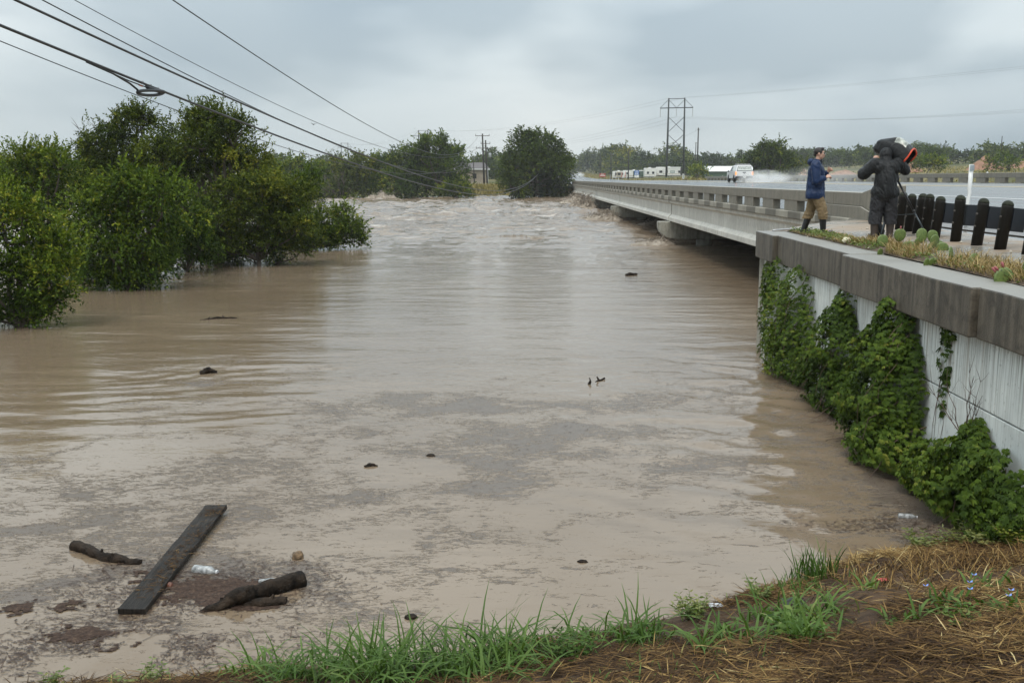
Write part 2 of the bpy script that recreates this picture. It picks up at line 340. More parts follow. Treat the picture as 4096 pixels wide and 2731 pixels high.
def build_water():
    xs = _ax(-420, 260, -9.5, 7.5, 0.10, 1.035)
    ys = [4.0]
    while ys[-1] < 330: ys.append(ys[-1] * 1.0072)
    ys = np.array(ys); nx, ny = len(xs), len(ys)
    X, Y = np.meshgrid(xs, ys); Z = water_h(X, Y)
    S = scum_field(X, Y)
    idx = np.arange(nx * ny).reshape(ny, nx)
    F = np.stack([idx[:-1, :-1], idx[:-1, 1:], idx[1:, 1:], idx[1:, :-1]], -1).reshape(-1, 4)
    # turbulent brown water shows where the current boils
    T = sstep(55, 100, Y) * (0.8 * sstep(0.50, 0.72, fbm(X * 0.10, Y * 0.22, 51, 4)) + 0.6 * sstep(0.56, 0.7, fbm(X * 0.22, Y * 0.55, 53, 4))) + 0.9 * np.exp(-(((X - 9.0) / 9) ** 2)) * sstep(45, 60, Y) * sstep(0.45, 0.7, fbm(X * 0.25, Y * 0.3, 52, 3))
    me = np_mesh('water', np.stack([X, Y, Z], -1).reshape(-1, 3), F, True, {'scum': S.ravel(), 'boil': np.clip(T, 0, 1).ravel()})
    t = NT('flood_water'); v = t.pos()
    scum = t.attr('scum'); boil = t.attr('boil')
    big = t.noise(t.pos((0.06, 0.10, 0.1)), 1.0, 4, 0.6)
    silt = t.ramp(big, [(0.3, (0.168, 0.122, 0.080)), (0.7, (0.222, 0.168, 0.116))])
    c = t.mix(t.math('MULTIPLY', boil, 0.7), silt, (0.185, 0.142, 0.106))
    foam = t.math('MULTIPLY', boil, t.ramp(t.noise(t.pos((0.8, 2.6, 1)), 1.0, 6, 0.7), [(0.54, 0.0), (0.66, 0.9)]))
    c = t.mix(foam, c, (0.52, 0.46, 0.39))
    sy0 = t.n('ShaderNodeSeparateXYZ'); t.l(v, sy0.inputs[0]); fz = t.ramp(t.math('MULTIPLY', sy0.outputs[1], 0.005), [(0.24, 0.0), (0.36, 1.0)])
    streak = t.math('MULTIPLY', fz, t.ramp(t.noise(t.pos((0.22, 1.1, 1), off=(1, 7, 0)), 1.0, 7, 0.72, 0.5), [(0.57, 0.0), (0.66, 0.75)]))
    c = t.mix(streak, c, (0.55, 0.50, 0.44))
    dk = t.math('MULTIPLY', fz, t.ramp(t.noise(t.pos((0.16, 0.8, 1), off=(9, 2, 0)), 1.0, 6, 0.68, 0.5), [(0.56, 0.0), (0.68, 0.7)]))
    c = t.mix(dk, c, (0.105, 0.070, 0.045))
    sn = t.noise(t.pos((1.0, 2.3, 1)), 3.6, 10, 0.80, 0.8)                  # torn, stringy edge of the scum
    sf = t.noise(t.pos((1.0, 2.6, 1), off=(2, 5, 0)), 11.0, 7, 0.75, 0.6)
    sc_m = t.ramp(t.math('MULTIPLY_ADD', scum, 0.30, t.math('MULTIPLY_ADD', sn, 0.75, t.math('MULTIPLY', sf, 0.70))), [(0.890, 0.0), (0.945, 1.0)])
    # scattered threads of litter everywhere in the slack water
    sy = t.n('ShaderNodeSeparateXYZ'); t.l(v, sy.inputs[0])
    near = t.ramp(t.math('MULTIPLY', sy.outputs[1], 0.02), [(0.34, 1.0), (0.56, 0.0)])
    thr = t.math('MULTIPLY', near, t.ramp(t.noise(t.pos((1.0, 2.6, 1)), 4.0, 6, 0.75, 0.8), [(0.615, 0.0), (0.67, 0.8)]))
    sc_a = t.math('MAXIMUM', t.math('MULTIPLY', sc_m, 0.56), t.math('MULTIPLY', thr, 0.7))
    fl = t.noise(v, 60, 3, 0.7)
    c = t.mix(sc_a, c, t.ramp(fl, [(0.3, (0.030, 0.026, 0.027)), (0.6, (0.090, 0.078, 0.075)), (0.78, (0.15, 0.12, 0.10))]))
    # ripples: long with the current, finer towards the camera
    r1 = t.noise(t.pos((0.5, 1.35, 1)), 1.0, 5, 0.62, 1.3); r2 = t.noise(t.pos((2.2, 5.0, 1)), 1.0, 4, 0.6, 1.0)
    midw = t.ramp(t.math('MULTIPLY', sy.outputs[1], 0.01), [(0.08, 0.08), (0.20, 0.36), (0.50, 1.0)])
    r0 = t.noise(t.pos((0.12, 0.36, 1), off=(3, 1, 0)), 1.0, 5, 0.6, 1.8)
    n0 = t.n('ShaderNodeBump'); t.l(t.math('MULTIPLY', r0, midw), n0.inputs['Height']); n0.inputs['Strength'].default_value = 0.28; n0.inputs['Distance'].default_value = 0.35
    nb = t.n('ShaderNodeBump'); t.l(n0.outputs[0], nb.inputs['Normal']); t.l(t.math('MULTIPLY', r1, midw), nb.inputs['Height']); nb.inputs['Strength'].default_value = 0.34; nb.inputs['Distance'].default_value = 0.10
    nb2 = t.n('ShaderNodeBump'); t.l(t.math('MULTIPLY', r2, midw), nb2.inputs['Height']); nb2.inputs['Strength'].default_value = 0.40; nb2.inputs['Distance'].default_value = 0.03
    t.l(nb.outputs[0], nb2.inputs['Normal'])
    nb3 = t.bump(t.math('MULTIPLY', fl, sc_a), 0.6, 0.02, nb2.outputs[0])
    rr = t.math('MULTIPLY_ADD', sc_a, 0.42, t.math('MULTIPLY_ADD', boil, 0.2, 0.05))
    t.pbsdf(c, rr, nb3, 0.5, ior=1.5)
    o = link('river_water', me, t.m); tag(o, kind='structure', label='muddy brown flood water spread wide under the bridge')
build_water()

# ------------------------------------------------------------------ bridge frame: u to the right of the near rail, v along the deck
BO = Vector((8.4, 0, 0)); BA = math.atan(0.0156)
bu = Vector((math.cos(BA), -math.sin(BA), 0)); bv = Vector((math.sin(BA), math.cos(BA), 0))
def BW(u, v, z): return BO + bu * u + bv * v + Vector((0, 0, z))
DECK0, SLOPE = 2.81, 0.03
def road_z(u, v):
    u = np.asarray(u, float); z = DECK0 + (0.044 * np.minimum(u, 15.5) + 0.005 * np.maximum(u - 15.5, 0)) * (1 - 0.5 * sstep(200, 320, v))
    return z + np.interp(v, [-100, 205, 300, 400, 495, 600, 700, 850, 1100], [0, 0, 0.25, 0.7, 1.75, 3.3, 5.2, 7.0, 8.0])
def road_right(v): return np.interp(v, [-100, 190, 215, 300, 400, 500, 700, 1100], [25.0, 25.0, 24.5, 21.5, 18.5, 18.0, 19.5, 22.0])

# ------------------------------------------------------------------ far terrain
def terrain_z(X, Y):
    ys = 186 + 9 * (fbm(X * 0.02, X * 0 + 3.3, 61, 3) - 0.5) + 8 * np.exp(-((X + 1) / 9.0) ** 2)
    t = Y - ys
    land = np.maximum(sstep(-7, 30, t), sstep(60, 105, X))
    z = -1.6 + 3.7 * land + land * np.interp(Y, [190, 230, 400, 495, 700, 1000, 1600], [0, 0.1, 1.3, 2.3, 5.6, 9.5, 17])
    z = z + land * np.clip(0.042 * (X - 36), 0, 6.5) + land * 1.6 * (fbm(X * 0.011, Y * 0.011, 62, 4) - 0.5) + 0.18 * land * (fbm(X * 0.2, Y * 0.2, 63, 3) - 0.5)
    z = z + land * 6.0 * sstep(150, 420, X) * sstep(150, 500, Y)
    u = X - 8.4 - 0.0156 * Y; rz = road_z(np.clip(u, 0, 25), Y) - 0.22
    corr = sstep(-9, -2, u) * (1 - sstep(road_right(Y) + 1.5, road_right(Y) + 8, u)) * sstep(183, 192, Y)
    z = z * (1 - corr) + rz * corr
    under = sstep(-6, -3, u) * (1 - sstep(29, 36, u)) * (1 - sstep(184, 190, Y))
    return z * (1 - under) + (-2.0) * under
def build_terrain():
    xs = _ax(-1100, 1500, -40, 60, 2.0, 1.03); ys = np.concatenate([np.arange(-70, 170, 8.0), np.arange(170, 240, 1.6), 240 * 1.02 ** np.arange(0, 105)])
    X, Y = np.meshgrid(xs, ys); Z = terrain_z(X, Y); nx, ny = len(xs), len(ys); idx = np.arange(nx * ny).reshape(ny, nx)
    F = np.stack([idx[:-1, :-1], idx[:-1, 1:], idx[1:, 1:], idx[1:, :-1]], -1).reshape(-1, 4)
    me = np_mesh('terrain', np.stack([X, Y, Z], -1).reshape(-1, 3), F, True)
    t = NT('rough_grassland'); v = t.pos(); a = t.noise(v, 0.03, 5, 0.6); b = t.noise(v, 0.9, 5, 0.7)
    c = t.ramp(a, [(0.38, (0.050, 0.064, 0.022)), (0.5, (0.120, 0.112, 0.046)), (0.62, (0.170, 0.148, 0.068))])
    c = t.mix(0.8, c, t.ramp(b, [(0.3, 0.55), (0.7, 1.2)]), 'MULTIPLY')
    t.pbsdf(c, 0.9, t.bump(b, 0.8, 0.3), 0.15)
    o = link('far_bank_ground', me, t.m); tag(o, kind='structure')
build_terrain()

# ------------------------------------------------------------------ road
def build_road():
    vs = np.concatenate([np.arange(-60, 200, 5.0), np.arange(200, 1000, 10.0)])
    fr = np.linspace(0, 1, 9); V = []
    for v in vs:
        l = 3.2 if v < 24.4 else (0.36 if v < 191 else 0.2); r = float(road_right(v)) - (0.06 if v < 191 else 0)
        for f in fr:
            u = l + (r - l) * f; p = BW(u, v, float(road_z(u, v)) + 0.004); V.append(p)
    n = len(fr); F = [(i * n + k, i * n + k + 1, (i + 1) * n + k + 1, (i + 1) * n + k) for i in range(len(vs) - 1) for k in range(n - 1)]
    me = np_mesh('road', np.array([tuple(p) for p in V]), np.array(F), True)
    road = link('road', me, M['asphalt']); tag(road, kind='structure', label='wet grey highway crossing the bridge')
    def strip(name, u0, u1, v0, v1, mat, dz=0.009, step=6.0, par=road):
        mb = MB(); k = max(1, int((v1 - v0) / step)); vv = np.linspace(v0, v1, k + 1); b = []
        for v in vv:
            du = (float(road_right(v)) - 25.0) * (0.5 if u0 > 12 else 0.0)
            for u in (u0 + du, u1 + du): b.append(BW(u, v, float(road_z(u + du, v)) + dz))
        mb.add(b, [(2 * i, 2 * i + 1, 2 * i + 3, 2 * i + 2) for i in range(k)])
        return mb.build(name, mat, par)
    for u in (14.55, 14.83, 16.65, 16.93): strip('yellow_line', u, u + 0.13, -60, 420, M['yellow_paint'])
    strip('edge_line', 8.1, 8.25, -60, 420, M['white_paint'])
    v = -40.0
    while v < 215: strip('lane_dash', 19.2, 19.34, v, v + 3.1, M['white_paint']); v += 12.2
    v = -30.0
    while v < 130: strip('edge_dot', 22.6, 22.74, v, v + 0.7, M['white_paint']); v += 1.7
    # shoulder between guardrail and lanes
    mb = MB(); vs2 = np.arange(-60, 25, 3.0); b = []
    for v in vs2:
        e = 0.75 + 0.12 * math.sin(v * 1.7) + 0.08 * math.sin(v * 4.1)
        for u in (e, 1.6, 3.2): b.append(BW(u, v, float(road_z(u, v)) + (0.0 if u > 1 else -0.01)))
    mb.add(b, [(3 * i + k, 3 * i + k + 1, 3 * i + 3 + k + 1, 3 * i + 3 + k) for i in range(len(vs2) - 1) for k in range(2)])
    o = mb.build('road_shoulder', M['gravel']); tag(o, kind='structure')
    # standing water along the shoulder's edge
    t = NT('rain_puddle'); t.pbsdf((0.16, 0.14, 0.12), 0.04, t.bump(t.noise(t.pos(), 9, 3), 0.03, 0.01), 0.5, ior=1.33)
    mb = MB(); b = []
    for v in vs2:
        e0 = 0.0 + 0.1 * math.sin(v * 1.1); e1 = 0.86 + 0.12 * math.sin(v * 1.7) + 0.08 * math.sin(v * 4.1)
        for u in (e0, e1): b.append(BW(u, v, 2.806))
    mb.add(b, [(2 * i, 2 * i + 1, 2 * i + 3, 2 * i + 2) for i in range(len(vs2) - 1)])
    o = mb.build('puddle', t.m); tag(o, kind='structure')
build_road()

# ------------------------------------------------------------------ the bridge
VS = [26.2, 60, 94, 126, 158, 190]
def build_bridge():
    br = thing('highway_bridge', 'long low concrete highway bridge with slotted parapets over the flood', 'bridge', tuple(BO), -BA)
    # deck slab
    mb = MB(); prof = [(-0.06, 2.60), (25.3, 3.30), (25.3, 3.50), (15.5, 3.46), (-0.06, 2.775)]
    mb.prism(prof, lambda a, b, t: (a, t, b), 25.0, 190.4); mb.build('deck_slab', M['conc_pier'], br)
    # lower ledge of the parapet, alternately stained below posts and slots
    t = NT('stained_ledge'); sp = t.n('ShaderNodeSeparateXYZ'); t.l(t.pos((1, 1, 1), True), sp.inputs[0])
    ph = t.math('MODULO', t.math('ADD', sp.outputs[1], 305.0), 3.05)
    bl = t.noise(t.pos(), 1.1, 4)
    c = t.mix(t.ramp(t.math('DIVIDE', ph, 3.05), [(0.0, 0.0), (0.02, 1.0), (0.49, 1.0), (0.51, 0.0)]), (0.30, 0.28, 0.23), (0.135, 0.125, 0.10))
    c = t.mix(0.7, c, t.ramp(bl, [(0.3, 0.6), (0.65, 1.2)]), 'MULTIPLY'); t.pbsdf(c, 0.7, t.bump(t.noise(t.pos(), 40, 4), 0.3, 0.01))
    mb = MB(); mb.b2(-0.10, 0.34, 25.0, 190.5, 2.615, 2.842); mb.build('ledge', t.m, br, bevel=0.025)
    mb = MB(); mb.b2(24.98, 25.4, 25.0, 190.5, 3.37, 3.585); mb.build('ledge', t.m, br)
    # parapet beams in span lengths, posts between
    ends = [29.9, 60, 94, 126, 158, 190.4]
    for (u0, z0, top) in ((0.0, 3.17, 3.51), (25.02, 3.92, 4.27)):
        for a, b in zip(ends[:-1], ends[1:]):
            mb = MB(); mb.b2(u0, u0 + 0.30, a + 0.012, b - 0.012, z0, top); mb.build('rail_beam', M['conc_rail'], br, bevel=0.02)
    pm = MB().b2(0.02, 0.27, -0.762, 0.762, 2.842, 3.17).mesh('rail_post'); pm2 = MB().b2(25.04, 25.29, -0.762, 0.762, 3.585, 3.92).mesh('rail_post')
    v = 32.2
    while v < 189.5:
        for m in (pm, pm2):
            link('rail_post', m, M['conc_rail'], br, (0, v, 0))
        v += 3.05
    # solid end block of the near parapet, rising to its end
    mb = MB(); mb.b2(-0.02, 0.32, 27.62, 29.9, 2.842, 3.16); mb.build('end_block', M['conc_rail'], br, bevel=0.015)
    mb = MB(); mb.b2(0.0, 0.30, 27.62, 29.9, 3.168, 3.51); mb.build('end_block', M['conc_rail'], br, bevel=0.02)
    mb = MB(); mb.prism([(23.2, 2.6), (27.6, 2.6), (27.6, 3.16), (25.3, 3.16), (24.1, 2.96), (23.2, 2.96)], lambda a, b, t: (t, a, b), -0.03, 0.34); mb.build('end_block', M['conc_rail'], br, bevel=0.015)
    mb = MB(); mb.prism([(23.2, 2.968), (24.1, 2.968), (25.3, 3.168), (27.6, 3.168), (27.6, 3.51), (25.3, 3.51), (24.0, 3.70), (23.2, 3.70)], lambda a, b, t: (t, a, b), 0.0, 0.32); mb.build('end_block', M['conc_rail'], br, bevel=0.02)
    # girders: bulb-flanged beams, one set per span
    gp = [(0.03, 2.612), (0.03, 2.46), (0.19, 2.36), (0.19, 1.76), (0.02, 1.60), (0.02, 1.38), (0.62, 1.38), (0.62, 1.60), (0.45, 1.76), (0.45, 2.36), (0.61, 2.46), (0.61, 2.612)]
    for a, b in zip(VS[:-1], VS[1:]):
        me = MB().prism(gp, lambda p, q, t: (p, t, q), a + 0.2, b - 0.2).mesh('girder')
        for k in range(7):
            g = link('girder', me, M['conc_girder'], br, (k * 4.05, 0, 0 if k == 0 else k * 4.05 * SLOPE - 0.01))
            m = g.modifiers.new('bevel', 'BEVEL'); m.width = 0.015; m.segments = 1
    # bent caps with boat-shaped ends, columns below
    for v in VS[1:-1]:
        mb = MB(); rings = [(-0.62, 0.30, 0.0, 0.42), (-0.50, 0.52, 0.0, 0.25), (-0.20, 0.60, 0.0, 0.06), (0.4, 0.62, 0.0, 0.0), (25.2, 0.62, 0.7, 0.0), (25.8, 0.45, 0.7, 0.2)]
        vv = []
        for (u, hw, dz, lift) in rings:
            for s_, z in ((-1, 0.30 + lift * 1.6), (1, 0.30 + lift * 1.6), (1, 1.34 + dz), (-1, 1.34 + dz)):
                w = hw * (0.80 if z < 1 else 1.0); vv.append((u, v + s_ * w, z))
        n = len(rings); ff = [(3, 2, 1, 0), tuple(4 * (n - 1) + i for i in range(4))]
        for i in range(n - 1):
            for k in range(4): ff.append((4 * i + k, 4 * i + (k + 1) % 4, 4 * i + 4 + (k + 1) % 4, 4 * i + 4 + k))
        mb.add(vv, ff); cp = mb.build('bent_cap', M['conc_pier'], br, bevel=0.05)
        cm = MB().cyl((0, 0, -2), (0, 0, 0.32), 0.48, n=16).mesh('column', True)
        for u in (2.2, 7.4, 12.6, 17.8, 23.0): link('column', cm, M['conc_pier'], br, (u, v, 0))
        # elastomer seats under each girder end, chipped and rusty in the gap
        sm = MB().b2(0.08, 0.56, v - 0.3, v + 0.3, 1.335, 1.385).mesh('bearing_seat')
        for k in range(7): link('bearing_seat', sm, M['conc_pier'], br, (k * 4.05, 0, k * 4.05 * 0.03 * 0.97))
    for v0, v1 in ((190.0, 192.5),):
        mb = MB(); mb.b2(-0.6, 26, v0 + 0.05, v1, -2, 2.58); mb.build('abutment', M['conc_pier'], br)
    mb = MB(); mb.b2(-0.5, 26, 24.9, 26.1, -2, 2.58); mb.build('abutment', M['conc_pier'], br)
    # little reflectors riding on the far parapet
    rm = MB().box((25.1, 0, 4.31), (0.10, 0.06, 0.09)).mesh('reflector')
    for v in (74, 99, 124, 149, 174): link('reflector', rm, M['white_paint'], br, (0, v, 0))
build_bridge()

# ------------------------------------------------------------------ retaining wall with its heavy cap
WA = math.atan(0.036); WO = Vector((4.75, 0, 0))
wu = Vector((math.cos(WA), -math.sin(WA), 0)); wv = Vector((math.sin(WA), math.cos(WA), 0))
def WW(a, y, z): return WO + wu * a + wv * y + Vector((0, 0, z))      # a: into the fill, y: along the wall
def build_wall():
    w = thing('retaining_wall', 'pale panelled retaining wall with stained concrete cap beside the bank', 'wall', tuple(WO), -WA)
    caps = [(-3, 10.92, 0.0, 2.675, 0), (10.98, 15.86, 0.03, 2.665, 0.003), (15.90, 21.02, 0.0, 2.675, -0.004), (21.04, 22.78, 0.015, 2.68, 0)]
    for a, b, out, top, rot in caps:
        mb = MB(); k = max(2, int((b - a) / 0.5)); rnd = random.Random(int(a * 10)); vv = []
        for i in range(k + 1):
            y = a + (b - a) * i / k; j = lambda s: rnd.uniform(-s, s)
            vv += [(-out + j(.006), y, 2.10 + j(.004)), (0.62, y, 2.10), (0.62 + j(.008), y, top + j(.003)), (-out + j(.006), y, top + j(.005))]
        ff = [(3, 2, 1, 0), tuple(4 * k + i for i in range(4))] + [(4 * i + c, 4 * i + (c + 1) % 4, 4 * i + 4 + (c + 1) % 4, 4 * i + 4 + c) for i in range(k) for c in range(4)]
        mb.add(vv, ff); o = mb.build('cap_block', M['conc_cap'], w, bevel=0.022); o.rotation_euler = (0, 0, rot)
    # facing panels in staggered courses, with open joints
    rows = [(-2.0, 0.40), (0.418, 1.28), (1.298, 2.098)]
    edges = [22.66, 19.8, 16.7, 13.6, 10.66, 7.6, 4.5, 1.4, -2.0]
    for ri, (z0, z1) in enumerate(rows):
        ed = edges if ri != 1 else [22.66, 21.2, 18.2, 15.1, 12.1, 9.1, 6.0, 3.0, -2.0]
        for a, b in zip(ed[:-1], ed[1:]):
            MB().b2(0.15, 0.31, b + 0.008, a - 0.008, z0, z1).build('wall_panel', M['panel'], w, bevel=0.008)
    MB().b2(0.24, 0.55, -2.0, 22.64, -2.0, 2.098).build('backing', M['conc_pier'], w)
    MB().b2(0.13, 0.52, 22.665, 22.72, -2, 2.097).build('end_pilaster', M['conc_pier'], w)
    # wing wall running back to the abutment
    a = w.matrix_world
    p0, p1 = Vector((5.62, 22.62, 0)), Vector((8.25, 25.55, 0)); d = (p1 - p0).normalized(); n = Vector((-d.y, d.x, 0)) * 0.3
    mb = MB(); q = [p0, p1, p1 - n, p0 - n]
    inv = Matrix.Translation(WO) @ Matrix.Rotation(-WA, 4, 'Z'); inv.invert()
    mb.hexa([inv @ Vector((p.x, p.y, -2)) for p in q] + [inv @ Vector((p.x, p.y, 2.66)) for p in q]); mb.build('wing_wall', M['conc_pier'], w, bevel=0.02)
    return w
build_wall()

# ------------------------------------------------------------------ walk behind the wall
def walk_z(X, Y): return 2.655 + 0.055 * np.clip(X - 5.5, 0, 3.4) + 0.02 * (fbm(np.asarray(X) * 0.9, np.asarray(Y) * 0.9, 71, 3) - 0.5)
def build_walk():
    V = []; rows = np.arange(-3, 25.6, 0.25); cols = np.linspace(0, 1, 22)
    for y in rows:
        xl = 4.75 + 0.60 + 0.036 * y; 
        if y > 22.5: xl = 5.62 + (y - 22.6) * 0.90
        xr = 8.4 + 0.0156 * y + 0.42
        xl = min(xl, xr - 0.05)
        for c in cols:
            x = xl + (xr - xl) * c; V.append((x, y, float(walk_z(x, y)) - (0.07 * max(0, c - 0.86) / 0.14)))
    n = len(cols); F = [(i * n + k, i * n + k + 1, (i + 1) * n + k + 1, (i + 1) * n + k) for i in range(len(rows) - 1) for k in range(n - 1)]
    o = link('sidewalk', np_mesh('walk', np.array(V), np.array(F), True), M['walk']); tag(o, kind='structure', label='wet sandy concrete walk behind the wall cap')
    # loose stones on the walk
    t = simple('pale_stone', (0.45, 0.41, 0.34), 0.7, 0.2, 8, obj=False); rnd = random.Random(5); mb = MB()
    for i in range(150):
        x = rnd.uniform(6.0, 8.2); y = rnd.uniform(9, 23); r = rnd.choice([.012, .016, .02, .03]) 
        c = Vector((x, y, float(walk_z(x, y)) + r * 0.4)); ico = [Vector((1, 0, 0)), Vector((-1, 0, 0)), Vector((0, 1, 0)), Vector((0, -1, 0)), Vector((0, 0, .7)), Vector((0, 0, -.7))]
        mb.add([c + Vector((p.x * r * rnd.uniform(.7, 1.5), p.y * r * rnd.uniform(.7, 1.5), p.z * r)) for p in ico], [(0, 2, 4), (2, 1, 4), (1, 3, 4), (3, 0, 4), (2, 0, 5), (1, 2, 5), (3, 1, 5), (0, 3, 5)])
    o = mb.build('loose_stones', t); tag(o, 'small pale stones scattered over the sandy walk', 'stones', kind='stuff')
build_walk()

# ------------------------------------------------------------------ near bank
SHX = [-12, -8, -3.94, -3.31, -2.5, -1.32, -0.27, 0.27, 1.23, 1.89, 2.85, 3.43, 4.24, 5.04, 5.6]
SHY = [6.5, 6.9, 7.13, 7.24, 7.34, 7.52, 7.70, 7.95, 8.25, 8.65, 9.2, 9.65, 10.05, 10.34, 10.3]
def bank_z(X, Y):
    X = np.asarray(X, float); Y = np.asarray(Y, float)
    s = np.interp(X, SHX, SHY) - Y; s = s + 0.35 * (fbm(X * 1.4, Y * 1.4, 81, 3) - 0.5)
    z = np.where(s > 0, 0.30 * s + 0.02 * np.clip(s, 0, 1), 0.22 * s)
    return z + (0.10 * (fbm(X * 2.2, Y * 2.2, 82, 4) - 0.5) + 0.03 * (fbm(X * 9, Y * 9, 83, 3) - 0.5)) * sstep(-0.4, 0.5, s)
def build_bank():
    xs = np.arange(-12, 5.3, 0.07); ys = np.arange(-4, 11.4, 0.07); X, Y = np.meshgrid(xs, ys); Z = bank_z(X, Y)
    nx, ny = len(xs), len(ys); idx = np.arange(nx * ny).reshape(ny, nx); F = np.stack([idx[:-1, :-1], idx[:-1, 1:], idx[1:, 1:], idx[1:, :-1]], -1).reshape(-1, 4)
    t = NT('bank_soil'); v = t.pos(); a = t.noise(v, 1.3, 5, 0.6); b = t.noise(v, 22, 5, 0.7); fib = t.noise(t.pos((5, 40, 10)), 1.0, 4, 0.7, 2.0)
    c = t.ramp(a, [(0.3, (0.040, 0.022, 0.012)), (0.7, (0.110, 0.062, 0.032))]); c = t.mix(0.8, c, t.ramp(b, [(0.3, 0.45), (0.7, 1.3)]), 'MULTIPLY')
    c = t.mix(t.ramp(fib, [(0.55, 0.0), (0.68, 0.6)]), c, (0.20, 0.135, 0.06))
    t.pbsdf(c, 0.75, t.bump(b, 0.9, 0.03), 0.3)
    o = link('river_bank', np_mesh('bank', np.stack([X, Y, Z], -1).reshape(-1, 3), F, True), t.m); tag(o, kind='structure', label='brown thatch covered bank sloping into the flood')
build_bank()
# ------------------------------------------------------------------ foliage
G1 = [(0.0, (0.0145, 0.0319, 0.0083)), (0.35, (0.0377, 0.0783, 0.0179)), (0.6, (0.0754, 0.1334, 0.0275)), (0.85, (0.1421, 0.2001, 0.0413)), (1.0, (0.2248, 0.2392, 0.0579))]
G2 = [(0.0, (0.0167, 0.033, 0.01)), (0.35, (0.0446, 0.078, 0.0214)), (0.6, (0.0865, 0.126, 0.0314)), (0.85, (0.1465, 0.177, 0.0427)), (1.0, (0.2092, 0.207, 0.0599))]
G3 = [(0.0, (0.0121, 0.027, 0.0115)), (0.35, (0.0297, 0.0594, 0.0192)), (0.6, (0.0513, 0.0918, 0.0257)), (0.85, (0.0878, 0.135, 0.0359)), (1.0, (0.135, 0.1755, 0.0449))]
_warm = lambda g: [(p_, tuple(q_ * k_ * (0.42 + 0.34 * p_) for q_, k_ in zip(c_, (1.36, 1.26, 0.55)))) for p_, c_ in g]
G1, G2, G3 = _warm(G1), _warm(G2), _warm(G3)
M['leaf_far'] = leafmat('far_bank_leaves', [(p_, (c_[0] * 1.25, c_[1] * 1.15, c_[2] * 0.95)) for p_, c_ in G3]); M['leaf_bright'] = leafmat('bright_leaves', G1); M['leaf_olive'] = leafmat('olive_leaves', G2); M['leaf_dark'] = leafmat('dark_leaves', G3)
M['bark'] = simple('bark', (0.085, 0.068, 0.05), 0.9, 0.25, 3, 0.7, 14, stretch=(1, 1, 0.25))
M['dead_wood'] = simple('dead_wood', (0.13, 0.115, 0.10), 0.9, 0.2, 5, 0.4, 20)
def unit(rng, n):
    v = rng.normal(size=(n, 3)); return v / np.linalg.norm(v, axis=1, keepdims=True)
def nrm(v): return v / np.maximum(np.linalg.norm(v, axis=-1, keepdims=True), 1e-9)
def leaf_geo(P, D, rng, leaf, wid, up=0.8, Nrm=None):
    """one folded rhombus per leaf"""
    n = len(P); nn = nrm(np.array([0, 0, 1.0]) * up + rng.normal(size=(n, 3)) * 0.6) if Nrm is None else Nrm
    S = nrm(np.cross(D, nn)); U = np.cross(S, D)
    L = (leaf * rng.uniform(0.65, 1.25, n))[:, None]; W = (wid * rng.uniform(0.7, 1.2, n))[:, None]
    mid = P + D * L * 0.45
    V = np.stack([P, mid + S * W * 0.5 + U * W * 0.12, P + D * L - U * L * 0.10, mid - S * W * 0.5 + U * W * 0.12], 1).reshape(-1, 3)
    F = np.arange(4 * n).reshape(n, 4); return V, F
